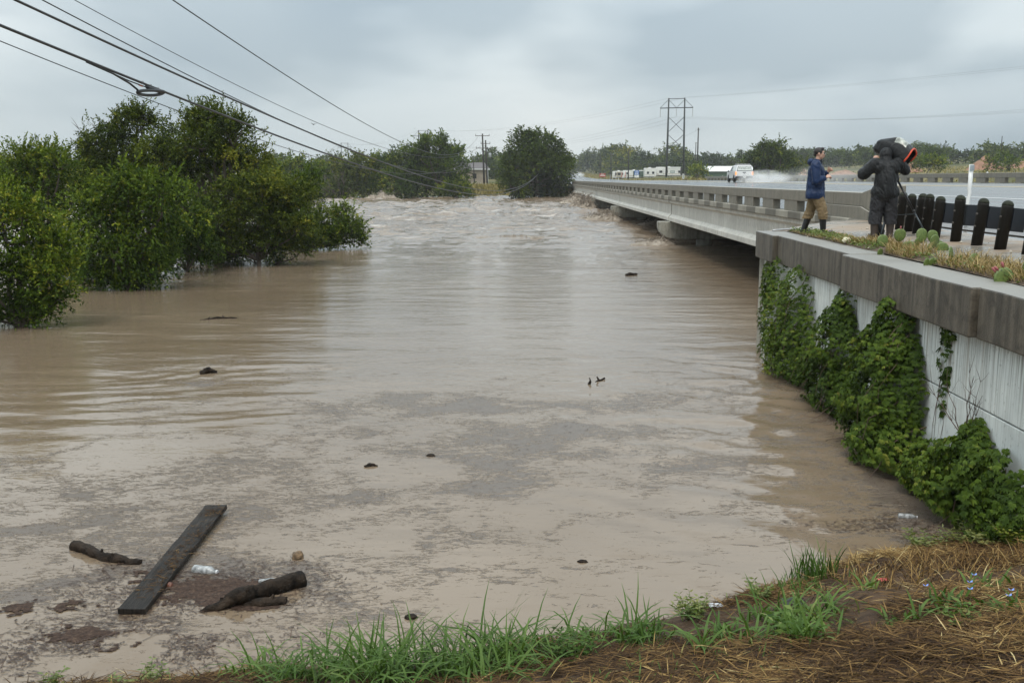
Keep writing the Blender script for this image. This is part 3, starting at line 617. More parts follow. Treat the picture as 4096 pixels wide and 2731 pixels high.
def foliage(lobes, seed, leaf=0.15, wid=0.07, dens=1.25, spray=0.46, per=8, up=0.35, droop=0.35, zmin=0.02, clumps=14, shoots=26):
    rng = np.random.default_rng(seed); PP = []; DD = []; RR = []; CC = []
    for lb in lobes:
        x, y, z, rx, ry, rz = lb[:6]; tone = lb[6] if len(lb) > 6 else 0.45
        r3 = np.array([rx, ry, rz]); r = (rx * ry * rz) ** (1 / 3); c = np.array([x, y, z])
        d = unit(rng, clumps); d[:, 2] = np.where(d[:, 2] < -0.55, -d[:, 2], d[:, 2])
        cc = c + d * r3 * rng.uniform(0.5, 0.98, (clumps, 1)); cr = r * rng.uniform(0.26, 0.5, clumps)
        for k in range(clumps):
            ct = tone + rng.normal() * 0.19
            ns = max(4, int(dens * 13.2 * cr[k] ** 2 / (per * leaf * wid)))
            s = unit(rng, ns); p = cc[k] + s * cr[k] * rng.uniform(0.35, 1.05, (ns, 1)) * (r3 / r)
            o = nrm(p - c)
            dr = nrm(s * 0.55 + o * 0.45 + np.array([0, 0, up]) + rng.normal(size=(ns, 3)) * 0.35)
            sl = spray * rng.uniform(0.6, 1.4, (ns, 1))
            st = ct + rng.normal(size=ns) * 0.10
            for j in range(per):
                t = (j + 0.6) / per
                q = p + dr * sl * t + np.array([0, 0, -1.0]) * droop * sl * t * t
                sd_ = nrm(np.cross(dr, unit(rng, ns))); ld = nrm(dr * 0.7 + sd_ * 0.8 * (1 if j % 2 else -1) + np.array([0, 0, -0.25]) + rng.normal(size=(ns, 3)) * 0.25)
                PP.append(q); DD.append(ld); RR.append(st + rng.normal(size=ns) * 0.07 + 0.12 * (t - 0.5))
            if k % 2 == 0: CC.append((tuple(c), tuple(cc[k])))
    # long leading shoots that break the outline
    for lb in lobes:
        x, y, z, rx, ry, rz = lb[:6]; tone = lb[6] if len(lb) > 6 else 0.45; ns = shoots
        d = unit(rng, ns); d[:, 2] = np.abs(d[:, 2]) * 0.9 + 0.05; p = np.array([x, y, z]) + d * np.array([rx, ry, rz]) * rng.uniform(0.8, 1.05, (ns, 1))
        dr = nrm(d * 0.6 + np.array([0, 0, 0.55]) + rng.normal(size=(ns, 3)) * 0.3); sl = spray * rng.uniform(1.0, 2.3, (ns, 1)); k = per * 2
        for j in range(k):
            t = (j + 0.5) / k; q = p + dr * sl * t - np.array([0, 0, 1.0]) * 0.12 * sl * t * t; sd_ = nrm(np.cross(dr, unit(rng, ns)))
            PP.append(q); DD.append(nrm(dr * 0.8 + sd_ * 0.7 * (1 if j % 2 else -1) + rng.normal(size=(ns, 3)) * 0.2)); RR.append(tone + 0.12 + rng.normal(size=ns) * 0.10)
    P = np.concatenate(PP); D = np.concatenate(DD); Rn = np.concatenate(RR)
    if zmin is not None:
        k = P[:, 2] > zmin; P, D, Rn = P[k], D[k], Rn[k]
    V, F = leaf_geo(P, D, rng, leaf, wid)
    if zmin is not None: V[:, 2] = np.maximum(V[:, 2], zmin * 0.5)
    return V, F, np.repeat(np.clip(Rn, 0, 1), 4), CC
def crown_mesh(lobes, seed, **kw):
    V, F, Rn, CC = foliage(lobes, seed, **kw); return np_mesh('crown', V, F, False, {'rnd': Rn}), CC
def limbs(base, lobes, CC, r0, seed, fork=0.45, n=7):
    rnd = random.Random(seed); mb = MB(); b = Vector(base)
    cen = sum((Vector(l[:3]) for l in lobes), Vector()) / len(lobes); f = b.lerp(cen, fork)
    def wob(a, c, k, s): return [a.lerp(c, i / k) + Vector((rnd.uniform(-s, s), rnd.uniform(-s, s), rnd.uniform(-s, s) * 0.5)) * (0 if i in (0, k) else 1) * (c - a).length for i in range(k + 1)]
    mb.tube(wob(b, f, 3, 0.05), [r0 * 1.25, r0, r0 * 0.9, r0 * 0.8], n)
    for l in lobes:
        c = Vector(l[:3]); mb.tube(wob(f, c, 4, 0.06), [r0 * 0.62, r0 * 0.5, r0 * 0.4, r0 * 0.3, r0 * 0.2], 6)
    for a, c in CC: mb.tube(wob(Vector(a), Vector(c), 3, 0.08), [r0 * 0.22, r0 * 0.16, r0 * 0.11, r0 * 0.05], 5)
    return mb
def tree(name, label, base, lobes, mat, seed, r0=0.16, group=None, cat='tree', zmin=0.02, trunk=True, fork=0.45, **kw):
    """lobes in world coordinates"""
    b = Vector(base); t = thing(name, label, cat, tuple(b), 0, group)
    loc = [(l[0] - b.x, l[1] - b.y, l[2] - b.z) + tuple(l[3:]) for l in lobes]
    me, CC = crown_mesh(loc, seed, zmin=None if zmin is None else zmin - b.z, **kw)
    c = link('crown', me, mat, t); 
    if trunk: limbs((0, 0, -0.4), loc, CC, r0, seed, fork).build('trunk', M['bark'], t, True)
    return t
def LB(Y, arr, ky=0.9, tone=0.45, flat=1.0, jit=0.5, seed=1):
    """lobes laid out across a stand at distance Y: (across, height, radius) in hundredths of the distance"""
    rnd = random.Random(seed); m = Y / 2286.6; out = []
    for q in arr:
        xd, yd, rd = q[:3]; tn = q[3] if len(q) > 3 else tone; r = rd * m
        out.append(((xd - 1176) * m, Y + rnd.uniform(-jit, jit) * r * 1.6, EYE - (yd - 410.6) * m, r, r * ky, r * flat, tn))
    return out
def base_of(xd, Y, z=-0.6): return ((xd - 1176) * Y / 2286.6, Y, z)

# ------------------------------------------------------------------ flooded trees along the left side
tree('flooded_tree', 'tall flooded tree with the highest broad crown, rising from the brown water', base_of(500, 47),
     LB(47, [(425, 325, 52), (500, 305, 52), (478, 345, 45), (555, 340, 52, .55), (590, 385, 40, .6), (385, 372, 50), (530, 400, 45, .35), (450, 395, 42, .3), (600, 425, 32, .6), (470, 560, 34, .35), (530, 580, 30, .35), (505, 278, 20), (470, 285, 20), (560, 300, 22)], seed=2), M['leaf_olive'], 11, 0.20, 'flooded trees', fork=0.6, dens=1.25)
tree('flooded_tree', 'flooded tree with bare twigs at the edge of its upright crown', base_of(300, 50),
     LB(50, [(262, 328, 40), (330, 308, 46), (300, 370, 55), (235, 365, 38), (360, 400, 50), (280, 420, 50, .4), (345, 280, 20), (300, 290, 20)], seed=3), M['leaf_olive'], 12, 0.16, 'flooded trees')
tree('flooded_tree', 'loose airy flooded tree with yellowish sprays and see-through top', base_of(110, 43),
     LB(43, [(55, 395, 30, .6), (75, 365, 16, .6), (120, 400, 36, .6), (125, 365, 14, .65), (165, 390, 38, .62), (90, 440, 48, .55), (165, 455, 48, .5), (20, 430, 40, .5), (40, 480, 50, .5), (120, 500, 50, .4)], seed=4), M['leaf_bright'], 13, 0.12, 'flooded trees', dens=0.75)
tree('flooded_tree', 'bright green drooping flooded tree in front of the tall crown', base_of(290, 35),
     LB(35, [(300, 445, 52, .6), (350, 480, 55, .6), (255, 480, 55, .55), (300, 520, 50, .72), (345, 550, 52, .5), (225, 545, 55, .5), (275, 590, 52, .45), (215, 600, 45, .45), (330, 600, 36, .45), (245, 635, 32, .5), (180, 500, 40, .6), (390, 450, 36, .5), (290, 648, 24, .45), (335, 640, 22, .45), (205, 645, 26, .45), (370, 615, 26, .4)], seed=5), M['leaf_bright'], 14, 0.13, 'flooded trees', droop=0.9, up=0.15, dens=1.25)
tree('flooded_tree', 'flooded tree with large glossy leaves trailing in the water', base_of(30, 26),
     LB(26, [(15, 560, 65, .45), (85, 590, 58, .4), (40, 655, 55, .35), (110, 645, 45, .6), (-40, 620, 70, .4), (140, 620, 32, .65), (60, 510, 52, .6), (0, 480, 40, .65), (70, 700, 32, .4), (120, 690, 26, .5), (-50, 700, 45, .35), (130, 565, 34, .65), (20, 725, 30, .35), (60, 730, 22, .4), (-20, 735, 30, .35), (100, 715, 20, .45)], seed=6), M['leaf_bright'], 15, 0.11, 'flooded trees', leaf=0.10, wid=0.055, spray=0.36, droop=0.6, dens=1.1)
tree('flooded_tree', 'broad olive bush-like flooded tree at the foot of the tall crown', base_of(600, 45),
     LB(45, [(555, 465, 54, .5), (615, 455, 54, .6), (675, 470, 46, .5), (515, 520, 54, .4), (585, 530, 56, .5), (650, 525, 52, .5), (540, 570, 36, .35), (610, 570, 36, .4), (690, 530, 34, .45), (480, 560, 36, .35)], seed=7), M['leaf_olive'], 16, 0.12, 'flooded trees')
tree('flooded_tree', 'low flooded tree leaning with the current out into open water', base_of(690, 55),
     LB(55, [(660, 480, 40, .45), (700, 455, 34, .4), (700, 515, 42, .5), (755, 515, 36, .55), (795, 498, 26, .6), (815, 530, 22, .5), (690, 555, 30, .4), (740, 550, 30, .4), (650, 560, 26, .4), (770, 556, 16, .4), (785, 545, 24, .45), (825, 550, 10, .5), (720, 420, 22, .45)], seed=8), M['leaf_bright'], 17, 0.12, 'flooded trees', up=0.25)
tree('flooded_tree', 'wide back-row flooded tree seen between the airy tree and the drooping tree', base_of(110, 62),
     LB(62, [(0, 405, 42, .4), (60, 425, 46, .45), (150, 425, 48, .45), (215, 425, 45, .4), (-70, 420, 55, .4), (30, 470, 40, .4), (120, 470, 40, .35), (210, 470, 40, .35)], seed=22), M['leaf_olive'], 51, 0.16, 'flooded trees', dens=.9, clumps=12)
tree('flooded_tree', 'shadowed back-row flooded tree behind the trunk of the tall tree', base_of(500, 60),
     LB(60, [(370, 440, 45, .4), (440, 455, 48, .35), (520, 455, 48, .35), (600, 450, 45, .4), (650, 455, 38, .45), (560, 500, 42, .35), (460, 500, 40, .35)], seed=23), M['leaf_olive'], 52, 0.16, 'flooded trees', dens=.9, clumps=12)
tree('flooded_shrub', 'leafy flooded shrub filling the space under the drooping tree', base_of(300, 39),
     LB(39, [(400, 520, 45, .45), (360, 600, 34, .4), (160, 560, 46, .5), (120, 590, 40, .45), (200, 640, 30, .45), (290, 640, 28, .45), (440, 480, 40, .5), (150, 620, 34, .45)], seed=24), M['leaf_bright'], 53, 0.08, None, 'shrub', dens=.9)
tree('flooded_shrub', 'row of sunken olive branches trailing towards the leaning tree', base_of(620, 46),
     LB(46, [(560, 585, 26, .4), (620, 582, 26, .45), (500, 590, 26, .4), (680, 572, 24, .45), (720, 565, 18, .5), (450, 596, 22, .4), (650, 550, 34, .5), (540, 545, 36, .45)], seed=25), M['leaf_olive'], 54, 0.08, None, 'shrub', dens=1.25)
tree('flooded_shrub', 'dark flooded shrub half sunk before the tall tree', base_of(430, 42),
     LB(42, [(425, 555, 42, .35), (385, 580, 30, .35), (470, 570, 38, .35), (430, 590, 26, .4), (410, 500, 40, .4), (455, 520, 36, .4)], seed=9), M['leaf_bright'], 18, 0.08, None, 'shrub')
tree('flooded_shrub', 'small sprig of leaves poking from the water beside the drooping tree', base_of(330, 36, -0.4),
     LB(36, [(325, 640, 18, .5), (345, 632, 14, .5), (305, 648, 12, .45)], seed=10), M['leaf_bright'], 19, 0.04, None, 'shrub', dens=0.8)
def bare_branches(name, label, base, tips, r0, seed, cat, group=None, mat='dead_wood'):
    rnd = random.Random(seed); t = thing(name, label, cat, base, 0, group); mb = MB()
    for tp in tips:
        e = Vector(tp) - Vector(base); pts = [Vector((0, 0, 0))]
        for i in range(1, 6): pts.append(e * (i / 5) + Vector((rnd.uniform(-1, 1), rnd.uniform(-1, 1), rnd.uniform(-.6, .6))) * e.length * 0.03 + Vector((0, 0, -0.25 * e.length * 0.2 * math.sin(math.pi * i / 5))))
        mb.tube(pts, [r0 * (1 - 0.17 * i) for i in range(6)], 5)
        for k in range(7):
            i = rnd.randint(2, 5); a = pts[i]; d = (e.normalized() + Vector((rnd.uniform(-.8, .8), rnd.uniform(-.8, .8), rnd.uniform(-.2, .9)))).normalized() * e.length * rnd.uniform(.15, .35)
            mb.tube([a, a + d * 0.5 + Vector((0, 0, rnd.uniform(-.02, .05))), a + d], [r0 * 0.35, r0 * 0.25, r0 * 0.08], 4)
    mb.build('branches', M[mat], t, True); return t
m5 = 50 / 2286.6
bare_branches('dead_limb', 'grey dead limb with bare twigs sticking out left of the tall crown', ((290 - 1176) * m5, 50, EYE - (370 - 410.6) * m5),
              [((xd - 1176) * m5, 50 + dy, EYE - (yd - 410.6) * m5) for xd, yd, dy in ((215, 300, -.5), (228, 285, .3), (250, 275, .6), (205, 335, 0.2))], 0.05, 4, 'limb')

# ------------------------------------------------------------------ trees on the far bank
FK = dict(shoots=10, leaf=0.42, wid=0.26, spray=1.0, per=6, zmin=None, clumps=16)
def ftree(label, xd, Y, arr, mat, seed, z=1.2, name='bank_tree', group='trees on the far bank', r0=0.28, **kw):
    k = dict(FK); k.update(kw); s = Y / 190; k['leaf'] *= max(1, s ** 0.7); k['wid'] *= max(1, s ** 0.7); k['spray'] *= max(1, s ** 0.7)
    return tree(name, label, base_of(xd, Y, z), LB(Y, arr, seed=seed), mat, seed, r0, group, **k)
ftree('pale green willowy tree above a bare leafless thicket at the water', 690, 186, [(650, 402, 30, .6), (690, 398, 30, .62), (735, 405, 30, .55), (655, 440, 32, .5), (725, 438, 30, .5), (625, 420, 30, .55), (620, 450, 30, .5), (690, 450, 30, .3)], M['leaf_bright'], 21, 0.3)
ftree('rounded olive bank tree beside the pale willowy tree', 815, 187, [(785, 398, 34, .5), (835, 388, 34, .55), (805, 440, 38, .4), (855, 425, 30, .45), (770, 440, 28, .4)], M['leaf_olive'], 22, 0.3)
ftree('dense mid-height bank tree where a cable crosses it, beside the tallest left tree', 915, 187, [(880, 392, 38, .45), (930, 378, 34, .5), (960, 402, 36, .4), (910, 440, 40, .4), (860, 435, 30, .4)], M['leaf_bright'], 23, 0.3)
ftree('tall bank tree with feathery spikes on top beside the grassy gap', 1010, 188, [(1000, 352, 32, .5), (985, 388, 44, .45), (1040, 385, 34, .45), (1010, 430, 46, .35), (1055, 440, 24, .5), (955, 432, 40, .35), (985, 334, 16, .5), (1015, 330, 15, .55), (965, 355, 18, .5), (1050, 352, 14, .5)], M['leaf_bright'], 24, 0.3, up=0.6)
ftree('low leafy bush at the water beside the grassy gap', 1050, 184, [(1045, 435, 24, .6), (1065, 445, 18, .6), (1030, 450, 20, .5)], M['leaf_bright'], 25, 0.3, 'bank_bush', None, 0.12, clumps=10)
ftree('great round-topped tree between the grassy gap and the bridge end', 1232, 188, [(1200, 345, 36, .45), (1240, 350, 42, .5), (1225, 385, 58, .42), (1275, 375, 34, .5), (1180, 392, 38, .4), (1235, 420, 60, .3), (1290, 388, 20, .5), (1175, 432, 36, .55), (1285, 430, 26, .35), (1215, 325, 18, .5), (1255, 328, 16, .5), (1200, 445, 30, .3), (1260, 448, 28, .3)], M['leaf_far'], 26, 1.2, r0=0.45, dens=1.15)
m = 183 / 2286.6
bare_branches('leafless_thicket', 'tangle of leafless grey stems arching over the far waterline', base_of(790, 183, 0.0),
              [((xd - 1176) * m, 183 + dy, EYE - (yd - 410.6) * m) for xd, yd, dy in ((725, 432, -1), (735, 418, 0), (750, 410, 1), (772, 400, .5), (795, 395, 0), (715, 442, -2), (760, 425, -2), (785, 415, -1))], 0.16, 8, 'thicket', None, 'bark')
def wood(name, label, pts, seed, mat, n, hr, rr, leaf, dens=1.0, kind='stuff', cat='woodland'):
    """far-off woodland that reads as one mass: crowns strewn along a line over the terrain"""
    rnd = random.Random(seed); lob = []
    for i in range(n):
        k = rnd.uniform(0, len(pts) - 1.001); j = int(k); f = k - j; a, b = pts[j], pts[j + 1]
        x = a[0] + (b[0] - a[0]) * f + rnd.gauss(0, 6); y = a[1] + (b[1] - a[1]) * f + rnd.gauss(0, 14); z0 = float(terrain_z(np.array(x), np.array(y)))
        h = rnd.uniform(*hr); r = rnd.uniform(*rr); tn = rnd.uniform(.25, .6)
        lob.append((x, y, z0 + h - r * 0.8, r, r, r * 0.8, tn)); lob.append((x + rnd.uniform(-r, r) * .6, y - r * 0.5, z0 + h * 0.35, r * 1.05, r, h * 0.38, tn - 0.08))
    V, F, Rn, _ = foliage(lob, seed, leaf=leaf, wid=leaf * 0.65, spray=leaf * 2, per=5, zmin=None, clumps=9, dens=dens, shoots=2)
    o = link(name, np_mesh('wood', V, F, False, {'rnd': Rn}), mat); tag(o, label, cat, kind=kind); return o
wood('far_wood', 'far-off woodland behind the left bank and its pylons', [(-200, 330), (-120, 380), (-60, 400), (-10, 390), (6, 420)], 41, M['leaf_far'], 70, (7, 10.5), (3.5, 6), 1.1)
wood('far_wood', 'dark woodland along the road climbing away past the bridge', [(2, 560), (18, 640), (50, 690), (60, 600), (56, 520), (85, 520)], 42, M['leaf_olive'], 46, (9, 15), (4, 7), 1.3)
wood('far_wood', 'wooded skyline behind the camper park', [(60, 500), (110, 510), (160, 520), (230, 540)], 43, M['leaf_far'], 75, (5.5, 9.5), (4.0, 6.5), 1.0)
wood('far_wood', 'wooded ridge beyond the dirt mounds and field', [(150, 420), (190, 410), (230, 400), (280, 420), (340, 440)], 44, M['leaf_far'], 95, (4.0, 8.0), (3.5, 6.0), 1.0)
wood('far_wood', 'woodland at the end of the flooded left side', [(-260, 210), (-170, 240), (-110, 250)], 45, M['leaf_olive'], 36, (6, 9), (3.5, 5.5), 0.9)
RK = dict(group='trees beyond the far parapet')
ftree('large full green tree right behind the far parapet', 1755, 215, [(1740, 355, 22, .45), (1770, 350, 22, .5), (1755, 372, 30, .45), (1730, 385, 26, .4), (1785, 385, 26, .42), (1755, 345, 12, .5), (1795, 365, 14, .5)], M['leaf_far'], 31, 4.0, 'parapet_tree', **RK)
ftree('pale mid-size bush trailing right of the large tree behind the parapet', 1815, 225, [(1805, 385, 18, .5), (1830, 388, 16, .5), (1790, 392, 16, .5)], M['leaf_olive'], 32, 4.0, 'parapet_bush', None, 0.1, clumps=10)
ftree('grey-green bush before the left dirt mound', 2040, 230, [(2010, 382, 16, .5), (2045, 378, 18, .5), (2075, 385, 14, .55)], M['leaf_olive'], 33, 5.5, 'parapet_bush', None, 0.1, clumps=10)
ftree('yellow-green bush just left of the tall dirt mound', 2115, 230, [(2100, 380, 16, .6), (2125, 382, 16, .6), (2150, 384, 13, .72), (2135, 372, 10, .6)], M['leaf_bright'], 34, 5.5, 'parapet_bush', None, 0.1, clumps=10)
ftree('round bush standing right of the tall dirt mound', 2285, 225, [(2262, 383, 14, .55), (2290, 376, 18, .55), (2312, 380, 15, .55)], M['leaf_bright'], 35, 5.8, 'parapet_bush', None, 0.1, clumps=10)
ftree('small dark tree between the dirt mounds before the ridge', 2135, 330, [(2130, 362, 14, .4), (2150, 366, 12, .4), (2118, 370, 12, .35)], M['leaf_dark'], 36, 7.0, 'field_tree', None, 0.15, clumps=10)
ftree('low brown-green brush before the campers', 1600, 300, [(1575, 396, 12, .4), (1592, 394, 10, .45), (1608, 398, 9, .5)], M['leaf_olive'], 37, 3.4, 'roadside_bush', None, 0.08, clumps=8)
ftree('bright green bush before the dump truck', 1595, 270, [(1586, 399, 6, .7), (1600, 397, 8, .75), (1612, 400, 6, .7)], M['leaf_bright'], 38, 3.6, 'roadside_bush', None, 0.08, clumps=8)
# ------------------------------------------------------------------ grass, straw, vines, cactus
M['grass'] = leafmat('grass_blades', [(0.0, (0.024, 0.050, 0.008)), (0.4, (0.058, 0.112, 0.020)), (0.75, (0.115, 0.180, 0.042)), (0.92, (0.20, 0.23, 0.07)), (1.0, (0.30, 0.24, 0.09))], 0.22, 0.5, 0.2)
M['straw'] = leafmat('dry_straw', [(0.0, (0.022, 0.012, 0.006)), (0.35, (0.062, 0.034, 0.015)), (0.65, (0.19, 0.112, 0.040)), (0.88, (0.36, 0.25, 0.10)), (1.0, (0.50, 0.40, 0.20))], 0.08, 0.7, 0.12)
M['dry_grass'] = leafmat('tawny_grass', [(0.0, (0.10, 0.075, 0.025)), (0.5, (0.21, 0.17, 0.06)), (1.0, (0.33, 0.27, 0.11))], 0.2, 0.7, 0.2)
M['vine'] = leafmat('vine_leaves', [(0.0, (0.011, 0.020, 0.003)), (0.35, (0.036, 0.066, 0.008)), (0.65, (0.088, 0.136, 0.016)), (0.88, (0.20, 0.21, 0.036)), (0.96, (0.17, 0.12, 0.04)), (1.0, (0.12, 0.05, 0.025))], 0.15, 0.55, 0.12)
M['weed'] = leafmat('weed_leaves', [(0.0, (0.05, 0.075, 0.018)), (0.5, (0.115, 0.165, 0.040)), (1.0, (0.24, 0.24, 0.08))], 0.25, 0.45, 0.4)
def blades(P, D0, rng, length, width, bend, tone, seg=4, tsd=0.12, wind=(0, 0, 0)):
    """curved tapering blades; P roots, D0 start directions"""
    n = len(P); L = length * (0.3 + 0.95 * rng.uniform(0, 1, n) ** 1.3); az = nrm(np.c_[D0[:, :2] + rng.normal(size=(n, 2)) * 0.15, np.zeros(n)])
    side = nrm(np.cross(az, np.array([0, 0, 1.0])) + rng.normal(size=(n, 3)) * 0.25)
    b = bend * rng.uniform(0.3, 1.6, n); V = []
    pos = P.copy(); d = nrm(D0)
    for i in range(seg + 1):
        t = i / seg; w = width * (1 - t ** 2.2) * (0.55 + 0.9 * min(t * 2.2, 1)) * 0.5 + 0.0006
        V.append(pos - side * w); V.append(pos + side * w)
        if i < seg:
            d = nrm(d + (az * 0.55 + np.array([0, 0, -0.75]) + np.array(wind)) * (b / seg * (0.4 + 1.6 * t))[:, None]); pos = pos + d * (L / seg)[:, None]
    V = np.stack(V, 1); m = 2 * (seg + 1); base = (np.arange(n) * m)[:, None, None]
    f = np.array([[2 * i, 2 * i + 1, 2 * i + 3, 2 * i + 2] for i in range(seg)])[None]
    F = (base + f).reshape(-1, 4); Rn = np.repeat(np.clip(tone + rng.normal(size=n) * tsd, 0, 1), m)
    return V.reshape(-1, 3), F, Rn
def merge(parts):
    Vs, Fs, Rs, o = [], [], [], 0
    for V, F, Rn in parts: Vs.append(V); Fs.append(F + o); Rs.append(Rn); o += len(V)
    return np.concatenate(Vs), np.concatenate(Fs), np.concatenate(Rs)
def tuft(label, x, y, n, length, width, bend, spread, seed, tone=0.45, group='grass tufts on the bank', mat='grass', name='grass_tuft', zf=bank_z, tilt=0.5, elong=(1, 1), cat='grass'):
    rng = np.random.default_rng(seed); z = float(zf(np.array(x), np.array(y)))
    q = rng.normal(size=(n, 2)) * spread * np.array(elong); zz = np.array([float(zf(np.array(x + a), np.array(y + b))) for a, b in q]) - z
    P = np.c_[q, zz - 0.01]; a = rng.uniform(0, 2 * np.pi, n); k = rng.uniform(0.1, tilt, n)
    D = np.c_[np.cos(a) * k, np.sin(a) * k, np.ones(n)]
    V, F, Rn = blades(P, D, rng, length, width, bend, tone)
    o = link(name, np_mesh('blades', V, F, True, {'rnd': Rn}), M[mat]); o.location = (x, y, z); tag(o, label, cat, group)
    return o
# long green clumps along the near edge; each row: x, y, blades, length, spread, label
TUFTS = [(-1.95, 7.02, 60, .34, .10, 'sparse tuft of thin reddish-green grass in the shallows near the driftwood', .62), (-1.55, 6.85, 110, .42, .13, 'lush long-bladed grass clump at the water beside the sparse tuft', .45),
         (-1.15, 6.95, 120, .48, .13, 'grass clump with one tall arching blade over the scum', .45), (-0.75, 6.88, 130, .48, .14, 'thickest grass clump of the lush row at the water', .42), (-0.35, 6.92, 130, .50, .14, 'upright spiky grass clump in the lush row', .42),
         (0.02, 7.0, 110, .50, .13, 'grass clump ending the lush row beside the lobed-leaf weed', .5), (-0.95, 6.55, 120, .45, .16, 'low front grass clump below the lush row', .5), (-0.1, 6.55, 110, .42, .16, 'low front grass clump beside the lobed-leaf weed', .5),
         (0.62, 7.60, 42, .36, .08, 'small wind-bent grass tuft alone at the water past the lobed weed', .5), (1.0, 7.35, 130, .46, .13, 'arching green grass clump on bare soil by the leafy herbs', .45),
         (2.9, 9.15, 150, .40, .10, 'dense upright grass clump standing in the water at the shore', .35), (2.62, 8.70, 110, .22, .09, 'short grass clump at the shore below the upright one', .42),
         (2.05, 7.35, 60, .44, .12, 'large coarse grass tuft in the middle of the thatch', .5), (2.25, 6.95, 60, .34, .14, 'pale broad-bladed grass tuft with yellow leaves on the thatch', .62), (1.72, 6.7, 45, .36, .10, 'broad-bladed tuft with wide bright leaves on the thatch', .5),
         (1.35, 6.6, 26, .34, .06, 'narrow upright tuft between bare soil and the broad-bladed tuft', .5), (3.1, 6.75, 70, .22, .18, 'grassy patch dotted with small blue flowers', .42), (3.35, 6.35, 70, .22, .18, 'green patch in the corner of the thatch below the blue flowers', .42),
         (1.55, 6.95, 40, .36, .10, 'arching tuft between the leafy herb and the broad-bladed tuft', .5), (2.45, 7.35, 45, .32, .14, 'spreading tuft beyond the large coarse one', .55), (2.0, 6.35, 70, .34, .13, 'leafy grass low before the coarse tufts', .5), (2.75, 6.55, 40, .24, .14, 'small tuft between the pale tuft and the blue flowers', .5), (3.7, 7.3, 40, .24, .14, 'thin green shoots through the tawny stems', .5),
         (2.95, 7.9, 20, .24, .10, 'thin yellowing shoots on the dry thatch near the red scrap', .7)]
for i, (x, y, n, ln, sp, lab, tn) in enumerate(TUFTS):
    tuft(lab, x, y, int(n * (1.25 if i < 8 else .95)), ln * (1.08 if i < 8 else (1.0 if i < 10 else 0.88)), 0.0135 if i < 10 else (0.010 if i < 12 else 0.017), 1.7 if i not in (10, 11) else 0.6, sp * (1 if i < 15 else .55), 100 + i, tn, tilt=0.85 if i != 10 else 0.4)
def herb(label, x, y, n, leaf, h, spread, seed, mat='weed', group='leafy weeds on the bank', tone=0.45):
    rng = np.random.default_rng(seed); z = float(bank_z(np.array(x), np.array(y))); t = thing('leafy_weed', label, 'weed', (x, y, z), 0, group)
    PP, DD, RR = [], [], []; mb = MB()
    for s in range(n):
        a = rng.uniform(0, 6.28); r = spread * rng.uniform(0.1, 1); bx, by = r * math.cos(a), r * math.sin(a); top = Vector((bx * 1.5, by * 1.5, h * rng.uniform(.5, 1.1)))
        b0 = Vector((bx * 0.4, by * 0.4, -0.02)); mb.tube([b0, b0.lerp(top, .5) + Vector((0, 0, .01)), top], [.003, .0025, .0015], 4)
        k = 12
        for j in range(k):
            f = 0.25 + 0.75 * j / (k - 1); p = b0.lerp(top, f); PP.append(tuple(p)); aa = j * 2.4 + a; DD.append((math.cos(aa), math.sin(aa), 0.25)); RR.append(tone + rng.normal() * .16 + .1 * f)
    V, F = leaf_geo(np.array(PP), nrm(np.array(DD)), rng, leaf, leaf * 0.42); link('leaves', np_mesh('leaves', V, F, False, {'rnd': np.repeat(np.clip(RR, 0, 1), 4)}), M[mat], t)
    mb.build('stems', M['weed_stem'], t)
M['weed_stem'] = simple('weed_stem', (0.09, 0.11, 0.035), 0.6)
herb('round mound of lobed blue-green weed leaves at the foot of the lush grass', 0.45, 6.92, 34, .05, .17, .17, 7, 'grass', tone=.35)
herb('pale yellow-green leafy herb at the shore right of the arching clump', 1.55, 7.95, 22, .055, .20, .16, 8, tone=.6)
herb('small leafy herb on the shore by the short grass clump', 2.25, 8.45, 14, .05, .15, .12, 9, tone=.55)
herb('bunch of narrow green leaves low on the thatch before the broad-bladed tuft', 1.95, 6.6, 16, .09, .15, .14, 10, 'grass', tone=.5)
herb('reddish trailing leaves at the foot of the vine wall', 4.75, 9.75, 30, .06, .13, .28, 12, tone=.72)
herb('yellow-green leaves trailing along the shore under the wall vines', 4.35, 9.95, 22, .06, .14, .25, 13, tone=.6)
herb('sprawling leaves where the thatch meets the wall', 5.0, 9.35, 36, .06, .2, .22, 14, 'vine', tone=.6)
herb('tiny bright seedlings beside the blue-flowered grass', 3.0, 6.3, 12, .06, .12, .18, 15, 'grass', tone=.55)
herb('low weeds in the bottom left of the bank near the sparse tuft', -2.75, 7.0, 20, .05, .11, .2, 16, tone=.5)
herb('thin weeds on the far left tip of the bank', -3.5, 6.9, 14, .05, .11, .16, 17, tone=.5)
